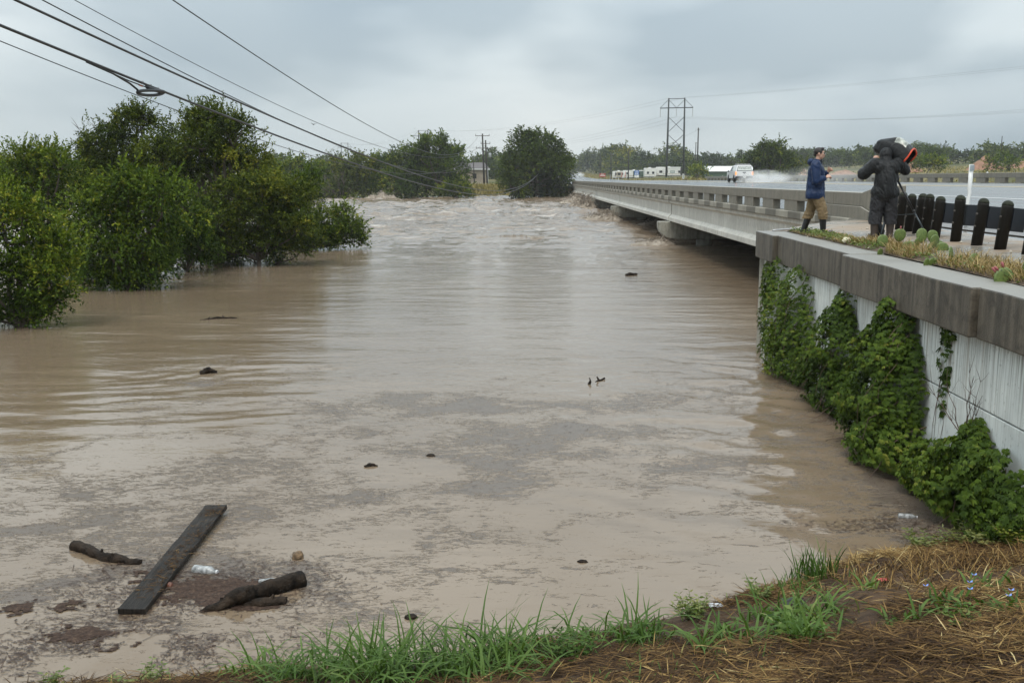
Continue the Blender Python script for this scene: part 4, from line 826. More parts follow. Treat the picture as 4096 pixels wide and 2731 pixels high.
# straw thatch over the soil
def build_thatch():
    rng = np.random.default_rng(77); n = 150000
    x = rng.uniform(-3.9, 5.05, n); y = rng.uniform(4.2, 10.5, n); s = np.interp(x, SHX, SHY) - y
    dens = sstep(-0.12, 0.15, s) * (0.55 + 0.5 * sstep(1.2, 2.6, x)) * (0.10 + 1.1 * sstep(0.40, 0.58, fbm(x * 0.9, y * 0.9, 91, 4)))
    k = rng.uniform(0, 1, n) < dens; x, y = x[k], y[k]; n = len(x)
    z = bank_z(x, y); a = rng.normal(0.25, 0.75, n) + np.pi * (rng.uniform(0, 1, n) < .5); D = np.c_[np.cos(a), np.sin(a) * 0.8, rng.uniform(-0.02, 0.42, n) ** 1.0 - 0.12 * np.sin(a)]
    tone = 0.35 + 0.17 * sstep(1.5, 3.4, x) + 0.34 * (fbm(x * 0.8, y * 0.8, 92, 3) - 0.5) * 2 + rng.normal(size=n) * 0.20
    V, F, Rn = blades(np.c_[x, y, z + rng.uniform(0.0, 0.03, n)], D, rng, 0.17, 0.0062, 0.25, 0.5, 2)
    Rn = np.repeat(np.clip(tone, 0, 1), 6)
    o = link('straw_thatch', np_mesh('straw', V, F, False, {'rnd': Rn}), M['straw']); tag(o, 'matted dead straw lying over the brown bank', 'straw', kind='stuff')
    # standing dry stems at the right of the thatch
    n = 3800; x = rng.uniform(3.0, 5.0, n); y = rng.uniform(5.6, 9.3, n); k = fbm(x * 1.1, y * 1.1, 93, 3) > 0.5; x, y = x[k], y[k]; n = len(x); a = rng.uniform(0, 6.28, n)
    V, F, Rn = blades(np.c_[x, y, bank_z(x, y) - .01], np.c_[np.cos(a) * .6, np.sin(a) * .6, np.ones(n)], rng, 0.22, 0.005, 0.7, 0.55, 3, 0.2)
    o = link('dry_stems', np_mesh('stems', V, F, False, {'rnd': Rn}), M['straw']); tag(o, 'standing tawny dead stems at the right end of the bank', 'straw', kind='stuff')
    # sparse green blades mixed in
    n = 2600; x = rng.uniform(-2.6, 5, n); y = rng.uniform(5.4, 10.2, n); k = (fbm(x * 0.8 + 5, y * 0.8, 94, 3) > 0.55) & (np.interp(x, SHX, SHY) - y > 0.0); x, y = x[k], y[k]; n = len(x); a = rng.uniform(0, 6.28, n)
    V, F, Rn = blades(np.c_[x, y, bank_z(x, y) - .01], np.c_[np.cos(a) * .5, np.sin(a) * .5, np.ones(n)], rng, 0.11, 0.008, 0.8, 0.5, 3, 0.2)
    o = link('short_grass', np_mesh('short_grass', V, F, False, {'rnd': Rn}), M['grass']); tag(o, 'short green blades sprouting through the thatch', 'grass', kind='stuff')
build_thatch()
def flower(x, y):
    z = float(bank_z(np.array(x), np.array(y))); mb = MB(); c = Vector((0, 0, .13))
    for a in (0.5, 2.6): mb.add([c, c + Vector((math.cos(a - .6), math.sin(a - .6), .3)) * .016, c + Vector((math.cos(a), math.sin(a), .6)) * .024, c + Vector((math.cos(a + .6), math.sin(a + .6), .3)) * .016], [(0, 1, 2, 3)])
    t = thing('blue_flower', 'tiny blue two-petalled flower in the grassy patch', 'flower', (x, y, z), 0, 'blue flowers in the grass')
    mb.build('petals', M['blue_petal'], t); MB().tube([(0, 0, 0), (0.005, 0, .07), (0, 0, .13)], [.002, .0018, .0015], 4).build('stem', M['weed_stem'], t)
M['blue_petal'] = simple('blue_petal', (0.16, 0.26, 0.62), 0.5, 0.05)
for p in ((3.22, 6.62), (3.35, 6.9), (3.05, 6.95), (3.3, 6.25), (3.42, 6.45), (3.5, 7.15)): flower(*p)

# ------------------------------------------------------------------ vines hanging on the wall
def vine(label, blobs, seed, n, tone=0.42, leaf=0.062, runners=26, group='vine curtains on the wall'):
    """blobs: (y along wall, z, half-width along, half-height, how far it stands off)"""
    rng = np.random.default_rng(seed); y0 = np.mean([b[0] for b in blobs]); base = WW(0.1, y0, 0.0); t = thing('wall_vine', label, 'vine', tuple(base), -WA, group)
    w = np.array([b[2] * b[3] for b in blobs]); w = w / w.sum(); P = []; N = []; T = []
    while len(P) < n:
        b = blobs[rng.choice(len(blobs), p=w)]; a, c = rng.uniform(-1, 1, 2); rr = a * a + c * c
        if rr > 1: continue
        y = b[0] + a * b[2]; z = b[1] + c * b[3]
        if z < 0.01 or z > 2.32: continue
        lump = float(fbm(np.array(y * 2.6), np.array(z * 2.6), seed, 3)); off = 0.85 * b[4] * math.sqrt(max(0.0, 1 - rr)) * (0.25 + 1.5 * lump)
        if fbm(np.array(y * 3.7), np.array(z * 3.7), seed + 5, 2) < 0.24: continue
        dpt = off * (1 - 0.55 * rng.uniform(0, 1) ** 2.2); P.append((0.05 - dpt, y - y0, z)); N.append((-1.0, a * 0.6, 0.55 + c * 0.35)); T.append(tone + 0.55 * (lump - 0.5) + rng.normal() * .11)
    P = np.array(P); N = nrm(np.array(N) + rng.normal(size=(n, 3)) * 0.32); T = np.array(T)
    u = nrm(np.cross(N, np.array([0, 0, 1.0]))); v = np.cross(N, u); v = np.where(v[:, 2:] > 0, -v, v); PP, DD, NN, RR = [], [], [], []
    for k in (-1.25, -0.62, 0.0, 0.62, 1.25):
        d = v * math.cos(k) + u * math.sin(k) + N * 0.1 - np.array([0, 0, 0.15]); PP.append(P); DD.append(nrm(d)); NN.append(N); RR.append(T + rng.normal(size=n) * .05)
    V, F = leaf_geo(np.concatenate(PP), np.concatenate(DD), rng, leaf, leaf * 0.42, Nrm=np.concatenate(NN))
    V[:, 2] = np.maximum(V[:, 2], 0.004)
    f = link('foliage', np_mesh('foliage', V, F, False, {'rnd': np.repeat(np.clip(np.concatenate(RR), 0, 1), 4)}), M['vine'], t); f['kind'] = 'stuff'
    mb = MB(); rnd = random.Random(seed)
    for i in range(runners):
        b = rnd.choice(blobs); y = b[0] - y0 + rnd.uniform(-.8, .8) * b[2]; z = min(2.3, b[1] + b[3] * rnd.uniform(.3, 1)); pts = []; x = 0.08
        for j in range(7): pts.append((x, y, max(0.0, z))); x = max(-b[4] * 0.9, x - rnd.uniform(0, .16) * b[4] * 2); y += rnd.uniform(-.08, .08); z -= rnd.uniform(.1, .3)
        mb.tube(pts, [.008, .007, .006, .005, .004, .003, .002], 4)
    sm = mb.build('stems', M['vine_stem'], t); sm['kind'] = 'stuff'; return t
M['vine_stem'] = simple('vine_stem', (0.095, 0.06, 0.045), 0.8)
vine('olive and brown tinged vine curtain at the outer end of the wall', [(20.9, 1.1, 1.0, 1.2, .38), (19.0, 1.25, 1.0, 1.02, .5), (18.9, .8, 1.4, .8, .6), (19.3, .35, 1.7, .5, .6), (21.9, 1.6, .6, .55, .12)], 201, 5400, .50, .060)
vine('middle vine curtain narrowing towards its top, next to the bushiest curtain', [(16.1, 1.65, .5, .5, .35), (16.2, 1.1, .9, .8, .58), (16.3, .5, 1.25, .55, .68)], 202, 4200, .44, .062)
vine('bushiest bright green vine curtain reaching up over the cap edge', [(13.6, 1.72, .7, .62, .5), (13.6, 1.0, 1.1, .95, .72), (13.5, .38, 1.4, .5, .8)], 203, 6600, .46, .064, 34)
vine('low vine mound at the inner foot of the wall by the bank', [(11.7, .32, .8, .40, .45), (10.8, .5, .75, .55, .55), (10.0, .5, .85, .55, .6), (10.9, .85, .35, .35, .25)], 204, 5000, .44, .066, 30)
vine('thin vine strand dangling alone from the cap', [(12.0, 2.05, .22, .2, .06), (12.05, 1.65, .2, .35, .06), (12.03, 1.25, .1, .3, .05)], 205, 120, .35, .07, 7, None)
bt = bare_branches('dry_vine', 'leafless black vine stems fanning up a panel joint', tuple(WW(0.08, 11.15, 0.85)), [tuple(WW(0.05 + dx, yy, zz)) for yy, zz, dx in ((10.85, 1.62, 0), (10.95, 1.7, -.05), (11.05, 1.55, 0), (11.5, 1.5, -.1), (10.8, 1.35, 0), (11.9, 1.42, -.12))], 0.009, 21, 'vine', None, 'vine_stem')

# ------------------------------------------------------------------ planted strip behind the cap
def strip_z(x, y): return float(walk_z(np.array(x), np.array(y)))
def build_strip():
    rng = np.random.default_rng(31); V = []; rows = np.arange(-2, 22.5, 0.2); cols = np.linspace(0, 1, 6)
    for y in rows:
        xl = 4.75 + 0.60 + 0.036 * y; w = 0.42 + 0.16 * math.sin(y * 0.9) + 0.1 * math.sin(y * 2.3); w *= float(np.interp(y, [14, 20, 22.5], [1, .7, .35]))
        for c in cols: x = xl + w * c; V.append((x, y, strip_z(x, y) - 0.012 + 0.05 * math.sin(math.pi * min(1, c * 1.15 + .02)) + 0.012 * rng.uniform()))
    n = len(cols); F = [(i * n + k, i * n + k + 1, (i + 1) * n + k + 1, (i + 1) * n + k) for i in range(len(rows) - 1) for k in range(n - 1)]
    o = link('soil_strip', np_mesh('soil', np.array(V), np.array(F), True), simple('strip_soil', (0.085, 0.055, 0.032), 0.9, 0.25, 14, 0.8, 60, obj=False)); tag(o, kind='structure')
    n = 14000; y = rng.uniform(4, 21.8, n); x = 4.75 + .60 + .036 * y + rng.uniform(0, .62, n); k = fbm(x * 2.5, y * 1.2, 95, 3) > 0.42; x, y = x[k], y[k]; n = len(x); a = rng.uniform(0, 6.28, n)
    z = walk_z(x, y)
    far = sstep(17, 20, y)
    V, F, Rn = blades(np.c_[x, y, z + .01], np.c_[np.cos(a) * .6, np.sin(a) * .6, np.ones(n)], rng, 0.24, 0.007, 0.7, 0.55, 3, 0.22); V[:, 2] = np.repeat(z, 8) + .01 + (V[:, 2] - np.repeat(z, 8) - .01) * np.repeat(1 - .68 * far, 8)
    o = link('dry_verge_grass', np_mesh('verge', V, F, False, {'rnd': Rn}), M['straw_light']); tag(o, 'tawny dead grass along the strip behind the cap', 'grass', kind='stuff')
    n = 2600; y = np.concatenate([rng.uniform(16.5, 22.2, 1700), rng.uniform(6, 16, 900)]); x = 4.75 + .60 + .036 * y + rng.uniform(0, .35, n); a = rng.uniform(0, 6.28, n)
    z = walk_z(x, y)
    V, F = leaf_geo(np.c_[x, y, z + rng.uniform(.0, .10, n)], nrm(np.c_[np.cos(a), np.sin(a), rng.uniform(0, .8, n)]), rng, .06, .028)
    o = link('creeping_weed', np_mesh('creeper', V, F, False, {'rnd': np.repeat(np.clip(rng.normal(.5, .25, n), 0, 1), 4)}), M['weed']); tag(o, 'low leafy weeds creeping along the cap', 'weed', kind='stuff')
M['straw_light'] = leafmat('verge_straw', [(0.0, (0.09, 0.06, 0.025)), (0.5, (0.24, 0.17, 0.075)), (1.0, (0.42, 0.32, 0.15))], 0.15, 0.7, 0.2)
build_strip()
def _pad():
    t = NT('cactus_pad'); v = t.pos((1, 1, 1), True); vo = t.n('ShaderNodeTexVoronoi'); t.l(v, vo.inputs['Vector']); vo.inputs['Scale'].default_value = 9
    c = t.ramp(t.noise(v, 6, 3), [(0.3, (0.07, 0.115, 0.026)), (0.7, (0.145, 0.195, 0.05))])
    c = t.mix(t.ramp(vo.outputs['Distance'], [(0.18, 1.0), (0.30, 0.0)]), c, (0.035, 0.045, 0.012)); t.pbsdf(c, 0.45, None, 0.5); return t.m
M['pad'] = _pad()
M['pear'] = simple('prickly_pear_fruit', (0.33, 0.10, 0.10), 0.5)
def pad_mesh():
    mb = MB(); n, m = 14, 7; vv = []
    for i in range(m + 1):
        ph = math.pi * i / m
        for k in range(n):
            a = 2 * math.pi * k / n; r = math.sin(ph); x = r * math.cos(a) * 0.5; z = r * math.sin(a) * 0.5; y = math.cos(ph) * 0.055
            z = z * (1.0 + 0.0 * z); x *= (1.0 + 0.35 * z); vv.append((x, y, z + 0.5))
    ff = [(i * n + k, i * n + (k + 1) % n, (i + 1) * n + (k + 1) % n, (i + 1) * n + k) for i in range(m) for k in range(n)]
    mb.add(vv, ff); return mb.mesh('pad', True)
PADM = pad_mesh(); FRU = MB().lathe([(0.0, 0), (.3, .12), (.42, .5), (.36, .85), (.2, 1.0), (.05, .96)], n=8).mesh('fruit', True)
def cactus(label, x, y, seed, pads, group='prickly pears behind the cap'):
    """pads: (dx, dy, dz, size, yaw, lean, fruit)"""
    z = strip_z(x, y) - 0.05; t = thing('prickly_pear', label, 'cactus', (x, y, z), 0, group); rnd = random.Random(seed)
    for (dx, dy, dz, s, yaw, ln, fr) in pads:
        p = link('pad', PADM, M['pad'], t, (dx, dy, dz), (rnd.uniform(-.15, .15), ln, yaw)); p.scale = (s * rnd.uniform(.82, .95), s, s)
        if fr:
            for q in range(fr):
                f = link('fruit', FRU, M['pear'], p, (rnd.uniform(-.25, .25), 0, 0.93), (0, rnd.uniform(-.5, .5), 0)); f.scale = (0.16, 0.16, 0.24)
cactus('prickly pear with upright round pads and a red fruit, beside the tripod', 6.27, 15.9, 1, [(-.30, .10, .12, .21, .2, -.25, 0), (-.05, .15, .20, .22, -.2, .05, 1), (-.02, -.05, .02, .20, .3, .1, 0), (.28, .1, .18, .25, .2, .15, 0), (.42, .0, .10, .24, .5, .3, 0), (.50, -.05, -.02, .25, -.3, .4, 0), (.34, -.1, -.02, .22, .8, .1, 0), (.45, .12, .2, .2, .1, .25, 0), (-.42, -.1, -.03, .16, .5, -.4, 0), (.15, 0, -.04, .24, .9, .0, 0), (.2, .1, .08, .2, .6, .2, 0), (.36, .05, .04, .2, 1.2, .3, 0), (.55, .08, .06, .18, .2, .5, 0), (-.18, .0, .0, .17, 1.1, -.1, 0), (.08, .08, .06, .17, -.5, .2, 0)])
cactus('low prickly pear with a dark half-turned pad in the dry grass', 6.10, 13.85, 2, [(-.2, .05, -.06, .20, .2, -.3, 0), (.02, .0, .02, .27, .9, .1, 0), (.1, .05, -.02, .2, .2, .4, 0), (-.32, .0, -.05, .18, .6, -.2, 0)])
cactus('single grey-green prickly pear pad standing in the dry grass', 6.22, 13.4, 3, [(0, 0, .0, .22, .3, .15, 0), (.08, .05, -.04, .18, -.4, .4, 0)])
cactus('spreading prickly pear with budding fruits lying over the cap edge', 5.86, 11.6, 4, [(-.02, .0, -.06, .30, .1, -.55, 3), (.22, .1, .05, .30, .4, .05, 0), (.42, .15, .05, .27, -.3, .3, 0), (.15, -.1, -.08, .24, .6, .6, 2), (.5, .0, -.06, .3, .2, .2, 0), (.62, .1, .02, .26, .1, .3, 0), (.35, -.1, -.08, .28, .5, .1, 0)])
# tawny grass on the far bank's gap and the roadside
def far_grass(name, label, x0, x1, y0, y1, n, ln, w, seed, mat='dry_grass', tone=.5, cond=None):
    rng = np.random.default_rng(seed); x = rng.uniform(x0, x1, n); y = rng.uniform(y0, y1, n); z = terrain_z(x, y); k = z > 0.05
    if cond is not None: k &= cond(x, y)
    x, y, z = x[k], y[k], z[k]; n = len(x); a = rng.uniform(0, 6.28, n)
    V, F, Rn = blades(np.c_[x, y, z - .05], np.c_[np.cos(a) * .5, np.sin(a) * .5, np.ones(n)], rng, ln, w, 0.6, tone, 2, 0.25)
    o = link(name, np_mesh('grass', V, F, False, {'rnd': Rn}), M[mat]); tag(o, label, 'grass', kind='stuff')
far_grass('tall_bank_grass', 'tall tawny grass on the slope in the gap between the far trees', -10, 0, 187, 225, 5000, 1.1, .16, 301)
far_grass('roadside_grass', 'brownish grass on the roadside past the bridge', 26, 62, 196, 330, 9000, .9, .22, 302, cond=lambda x, y: x - 8.4 - .0156 * y > road_right(y) + 1.0)
far_grass('roadside_grass', 'tan grass bank where the road climbs away', 22, 46, 400, 720, 5000, 1.0, .35, 303, cond=lambda x, y: x - 8.4 - .0156 * y > road_right(y) + 1.5)
far_grass('field_grass', 'pale yellow field grass beyond the far parapet', 60, 170, 170, 330, 9000, .5, .3, 304, tone=.65)
# ------------------------------------------------------------------ materials for made things
M['galv'] = simple('galvanised_steel', (0.42, 0.43, 0.44), 0.4, 0.12, 5, metal=0.7)
M['post_wood'] = simple('dark_wet_timber', (0.012, 0.010, 0.007), 0.6, 0.35, 5, 0.5, 30, spec=0.2, stretch=(1, 1, 0.2))
M['moss_top'] = simple('mossy_post_top', (0.016, 0.020, 0.008), 0.8, 0.3, 12, 0.5, 40)
M['rubber_block'] = simple('blue_black_block', (0.016, 0.020, 0.026), 0.45, 0.15, 4)
M['steel_beam'] = simple('weathered_guardrail_steel', (0.20, 0.19, 0.17), 0.45, 0.2, 3, metal=0.5)
M['pole_wood'] = simple('creosoted_pole', (0.030, 0.026, 0.022), 0.85, 0.2, 2, stretch=(1, 1, 0.1))
M['cable'] = simple('black_cable', (0.035, 0.035, 0.035), 0.5, 0.1)
M['cable_grey'] = simple('grey_cable', (0.10, 0.10, 0.095), 0.5, 0.1)
M['porcelain'] = simple('grey_porcelain', (0.45, 0.46, 0.47), 0.25, 0.05)
M['white_car'] = simple('white_car_paint', (0.72, 0.73, 0.73), 0.25, 0.03, 2)
M['black_trim'] = simple('black_trim', (0.018, 0.018, 0.019), 0.5, 0.1)
M['tyre'] = simple('tyre_rubber', (0.02, 0.02, 0.02), 0.8, 0.1)
M['glass_dark'] = simple('dark_car_glass', (0.02, 0.024, 0.026), 0.06, 0.05)
M['glass_pale'] = simple('pale_vinyl_window', (0.62, 0.66, 0.63), 0.15, 0.05)
M['chrome'] = simple('chrome', (0.6, 0.6, 0.6), 0.15, 0.05, metal=1.0)
def emis(name, col, e):
    t = NT(name); p = t.pbsdf(col, 0.3); p.inputs['Emission Color'].default_value = (*col, 1); p.inputs['Emission Strength'].default_value = e; return t.m
M['tail_light'] = emis('lit_tail_lamp', (0.95, 0.22, 0.05), 1.6)
M['camper_white'] = simple('camper_white', (0.70, 0.70, 0.67), 0.4, 0.05, 1.5)
M['camper_grey'] = simple('camper_grey_green', (0.05, 0.085, 0.06), 0.5, 0.1, 2)
M['camper_tan'] = simple('camper_tan', (0.38, 0.34, 0.27), 0.5, 0.08, 2)
M['green_truck'] = simple('dark_green_truck', (0.012, 0.045, 0.030), 0.35, 0.12, 2)
M['sign_blue'] = simple('blue_sign_sheet', (0.03, 0.13, 0.42), 0.4, 0.05); M['sign_white'] = simple('white_sign_sheet', (0.72, 0.73, 0.72), 0.4, 0.05); M['sign_red'] = simple('red_sign_sheet', (0.34, 0.035, 0.025), 0.4, 0.08)
M['sign_grey'] = simple('grey_green_sign_sheet', (0.22, 0.28, 0.26), 0.4, 0.05)
M['flag_red'] = simple('red_flag', (0.42, 0.05, 0.04), 0.7, 0.1)
M['wet_wood'] = simple('black_wet_wood', (0.024, 0.019, 0.015), 0.55, 0.55, 7, 0.9, 26, spec=0.25, stretch=(6, 0.5, 1))
M['wet_bark'] = simple('black_wet_bark', (0.022, 0.015, 0.010), 0.7, 0.5, 9, 1.0, 40, spec=0.15)
def tz(x, y): return float(terrain_z(np.array(float(x)), np.array(float(y))))

# ------------------------------------------------------------------ guardrail
M['rusty_bolt'] = simple('dull_bolt', (0.09, 0.08, 0.07), 0.7, 0.2)
def build_guardrail():
    g = thing('guardrail', 'timber-post guardrail with black blocks along the road shoulder', 'guardrail', tuple(BW(-0.6, 12, 2.72)), -BA)
    pts = [(8.12, 21.0), (8.02, 20.25), (7.93, 19.6), (7.85, 19.0), (7.76, 18.35), (7.70, 17.35), (7.63, 16.4), (7.58, 15.5), (7.53, 14.55), (7.48, 13.6), (7.43, 12.6), (7.38, 11.6), (7.34, 10.6)]
    inv = (Matrix.Translation(g.location) @ Matrix.Rotation(-BA, 4, 'Z')).inverted(); tops = []
    pm = MB().lathe([(0.088, 0), (0.088, 0.68), (0.086, 0.715)], n=14).mesh('post', True)
    tm = MB().lathe([(0.087, 0.0), (0.082, 0.03), (0.06, 0.062), (0.03, 0.078), (0.004, 0.083)], n=14).mesh('post_top', True)
    bm_ = MB().box((0, 0, 0), (0.20, 0.155, 0.36)).mesh('block'); sm = MB().lathe([(0.015, 0), (0.015, 0.02), (0.009, 0.03)], n=8).mesh('bolt')
    rnd = random.Random(3); beam = []
    for i, (x, y) in enumerate(pts):
        z = float(walk_z(np.array(x), np.array(y))) - 0.02; p = inv @ Vector((x, y, z)); tilt = R(4.6) + rnd.uniform(-.03, .03)
        po = link('post', pm, M['post_wood'], g, tuple(p), (rnd.uniform(-.01, .01), tilt, rnd.uniform(0, 6)))
        po.rotation_euler = (rnd.uniform(-.01, .01), tilt, 0)
        po.scale.z = rnd.uniform(.96, 1.04); link('post_top', tm, M['moss_top'], po, (0, 0, 0.714))
        for h in (0.33, 0.53): b = link('bolt', sm, M['rusty_bolt'], po, (-0.082, -0.025, h), (0, R(-90), R(15)))
        q = inv @ Vector((x + 0.235, y + 0.02, z + 0.47)); bl = link('block', bm_, M['rubber_block'], g, tuple(q), (0, tilt * 0.9, 0))
        beam.append(inv @ Vector((x + 0.39, y + 0.02, z + 0.47)))
    prof = [(0.0, -.155), (.075, -.12), (.08, -.08), (0.0, -.035), (0.0, .035), (.08, .08), (.075, .12), (0.0, .155)]
    mb = MB(); n = len(prof); vv = []
    for p in beam: vv += [(p.x + a, p.y, p.z + b) for a, b in prof]
    ff = [(i * n + k, i * n + k + 1, (i + 1) * n + k + 1, (i + 1) * n + k) for i in range(len(beam) - 1) for k in range(n - 1)]
    mb.add(vv, ff); o = mb.build('rail', M['steel_beam'], g, True); so = o.modifiers.new('thick', 'SOLIDIFY'); so.thickness = 0.006
build_guardrail()
def build_delineator():
    x, y = 9.55, 21.0; z = float(road_z(0.8, 21)) - 0.05; t = thing('delineator', 'white flexible road marker post with grey reflector, standing beyond the guardrail', 'marker post', (x, y, z), R(8))
    mb = MB(); w = 0.052; vv = []
    for zz, dx, wd in ((0, -.03, .04), (.30, -.02, .045), (.62, -.012, .05), (.76, .012, .046), (.84, .0, w), (1.35, .004, w)): vv += [(dx - wd, 0.012, zz), (dx, -0.012, zz), (dx + wd, 0.012, zz)]
    ff = [(3 * i + k, 3 * i + k + 1, 3 * i + 4 + k, 3 * i + 3 + k) for i in range(5) for k in range(2)]
    mb.add(vv, ff); o = mb.build('marker_body', M['sign_white'], t, True); s = o.modifiers.new('thick', 'SOLIDIFY'); s.thickness = 0.006
    MB().b2(-.045, .053, -0.022, -0.016, 1.22, 1.34).build('reflector', simple('grey_reflector', (.30, .34, .37), .3), t)
build_delineator()

# ------------------------------------------------------------------ overhead cables and their poles
def build_pole(name, label, x, y, h, r=0.17, arms=(), group='utility poles', lean=0.0, transformer=False, z=None):
    z = tz(x, y) if z is None else z; t = thing(name, label, 'utility pole', (x, y, z), 0, group)
    MB().tube([(0, 0, -0.6), (lean * .5, 0, h * .5), (lean, 0, h)], [r, r * .88, r * .72], 10).build('pole', M['pole_wood'], t, True)
    for (ah, al, ar) in arms:
        a = MB().b2(-al, ar, -r - .11, -r, ah - .07, ah + .07).build('crossarm', M['dead_wood'], t); a.location.x = lean * ah / h
        im = MB().lathe([(.05, 0), (.12, .05), (.08, .12), (.13, .18), (.08, .26), (.11, .32), (.03, .4)], n=10).mesh('insulator', True)
        for sx in (-al + .1, ar - .1):
            if abs(sx) > .4: link('insulator', im, M['porcelain'], a, (sx, -r - .05, ah + .07))
    if transformer:
        MB().lathe([(.05, 0), (.30, .03), (.32, .1), (.32, .9), (.28, 1.0), (.1, 1.05)], c=(.62, -.1, h * .62), n=14).build('transformer', M['galv'], t, True)
    return t
build_pole('utility_pole', 'front twin utility pole with two long crossarms in the grassy gap', -6.45, 235, 11.9, .24, ((11.4, 1.65, 1.65), (8.6, 1.6, 1.9)), 'twin poles in the gap', -0.4)
build_pole('utility_pole', 'rear twin utility pole carrying a transformer in the grassy gap', -5.85, 240, 10.6, .22, ((9.8, 1.2, 1.1),), 'twin poles in the gap', -0.4, True)
build_pole('utility_pole', 'short bare pole in front of the tan house', -8.6, 232, 6.4, .14, (), 'twin poles in the gap', -0.3)
build_pole('utility_pole', 'cable pole hidden in the great round-topped tree', 5.5, 190.5, 4.2, .15, (), None, z=1.6)
build_pole('utility_pole', 'tall dark pole rising beside the steel-grey pylon legs', (2778 - 2048) / 3982 * 330, 330, 16.0, .26, ((15.4, .5, .5),), 'poles along the camper park')
build_pole('utility_pole', 'slimmer pole with a forked tip behind the tall dark pole', (2770 - 2048) / 3982 * 420, 420, 13.5, .2, ((13.2, .5, .5),), 'poles along the camper park')
build_pole('utility_pole', 'bare pole in front of the flags and white campers', (2507 - 2048) / 3982 * 340, 340, 10.5, .2, ((10.1, .2, 1.0),), 'poles along the camper park')
build_pole('utility_pole', 'bare pole left of the white campers beside the red sign', (2438 - 2048) / 3982 * 400, 400, 10.5, .2, ((9.6, .1, .9),), 'poles along the camper park')
build_pole('utility_pole', 'farthest bare pole over the dark roadside woodland', (2395 - 2048) / 3982 * 450, 450, 10.0, .2, (), 'poles along the camper park')
build_pole('utility_pole', 'short thick stub pole beside the large tree behind the parapet', (3104 - 2048) / 3982 * 212, 212, 5.4, .2, (), None)
build_pole('utility_pole', 'lone slim pole against the wooded ridge past the dirt mounds', (3970 - 2048) / 3982 * 300, 300, 9.0, .14, (), None)
CAB = [('L1', (-21.37, -24.83, 16.14), 8.69, (-6.55, 235, 10.57), .016, 'thin lowest cable curving down then up to the twin poles'), ('L2', (-12.16, -25.04, 11.06), 5.40, (5.17, 190, 5.03), .024, 'thick cable bundle carrying the black splice coil'),
       ('L3', (-12.19, -25.09, 11.67), 5.37, (5.36, 190, 5.22), .022, 'thick cable just above the spliced bundle, sagging past the great tree'), ('L4', (-14.17, -25.07, 14.12), 7.11, (-6.56, 235, 9.60), .015, 'medium cable converging on the thick cable mid-span'),
       ('L5', (-22.18, -25.03, 19.57), 8.10, (-6.95, 235, 11.48), .014, 'thin power line running to the lower crossarm'), ('L6', (-8.86, -25.11, 12.10), 6.35, (-7.87, 235, 13.58), .014, 'steepest thin power line running to the top crossarm')]
def cab_pt(A, sag, B, t): A = Vector(A); B = Vector(B); p = A.lerp(B, t); p.z -= 4 * sag * t * (1 - t); return p
def cable(label, A, sag, B, r, mat='cable', n=90, group='cables over the river', r2=None):
    pts = [cab_pt(A, sag, B, (i / n)) for i in range(n + 1)]; o = MB().tube(pts, [r + ((r2 or r) - r) * i / n for i in range(n + 1)], 6).build('overhead_cable', M[mat], None, True); tag(o, label, 'cable', group)
for k, A, sag, B, r, lab in CAB: cable(lab, A, sag, B, r, 'cable', 110, r2=max(r * 1.6, 0.03))
def build_splice():
    _, A, sag, B, r, _l = CAB[1]
    # where the cable passes about 18 m out
    ts = [i / 2000 for i in range(2000)]; t0 = min(ts, key=lambda t: abs(cab_pt(A, sag, B, t).y - 24.1)); t1 = min(ts, key=lambda t: abs(cab_pt(A, sag, B, t).y - 22.65))
    p0, p1 = cab_pt(A, sag, B, t1), cab_pt(A, sag, B, t0); d = (p1 - p0).normalized()
    g = thing('cable_splice', 'black splice case with coiled cable loop hanging on the thick bundle', 'splice', tuple(p0)); off = lambda s, dz, dx=0.0: d * s + Vector((dx, 0, dz))
    L = (p1 - p0).length
    MB().tube([off(L * .30, -.05), off(L * .42, -.055), off(L * .85, -.03), off(L * .97, -.02)], [.02, .05, .05, .02], 8).build('splice_case', M['black_trim'], g, True)
    lp2 = []
    for i in range(25):
        a = 2 * math.pi * i / 24; q = .5 + .5 * math.cos(a); lp2.append(d * (L * q) + Vector((0.04 * math.sin(a), 0, -.235 * (1 - q) ** .8 + .055 * math.sin(a) - .01)))
    MB().tube(lp2, .036, 7, False).build('cable_loop', M['black_trim'], g, True)
    for sx in (-.012, .014): MB().tube([off(-2.2, -.025, sx), off(-1.1, -.05, sx), off(-.35, -.12, sx), off(0.0, -.19, sx), tuple(lp2[12])], .014, 6).build('tail', M['black_trim'], g, True)
    MB().tube([off(-1.4, -.04), off(-.4, -.07), off(L * .32, -.06)], .014, 6).build('feeder', M['black_trim'], g, True)
    for s in (.2, .5, .78): MB().box(tuple(off(L * s, .01)), (.03, .06, .07)).build('clamp', M['galv'], g)
    MB().tube([off(.10, -.072), off(.27, -.07)], .018, 6).build('orange_tag', simple('orange_tag', (.5, .12, .03), .5), g)
build_splice()

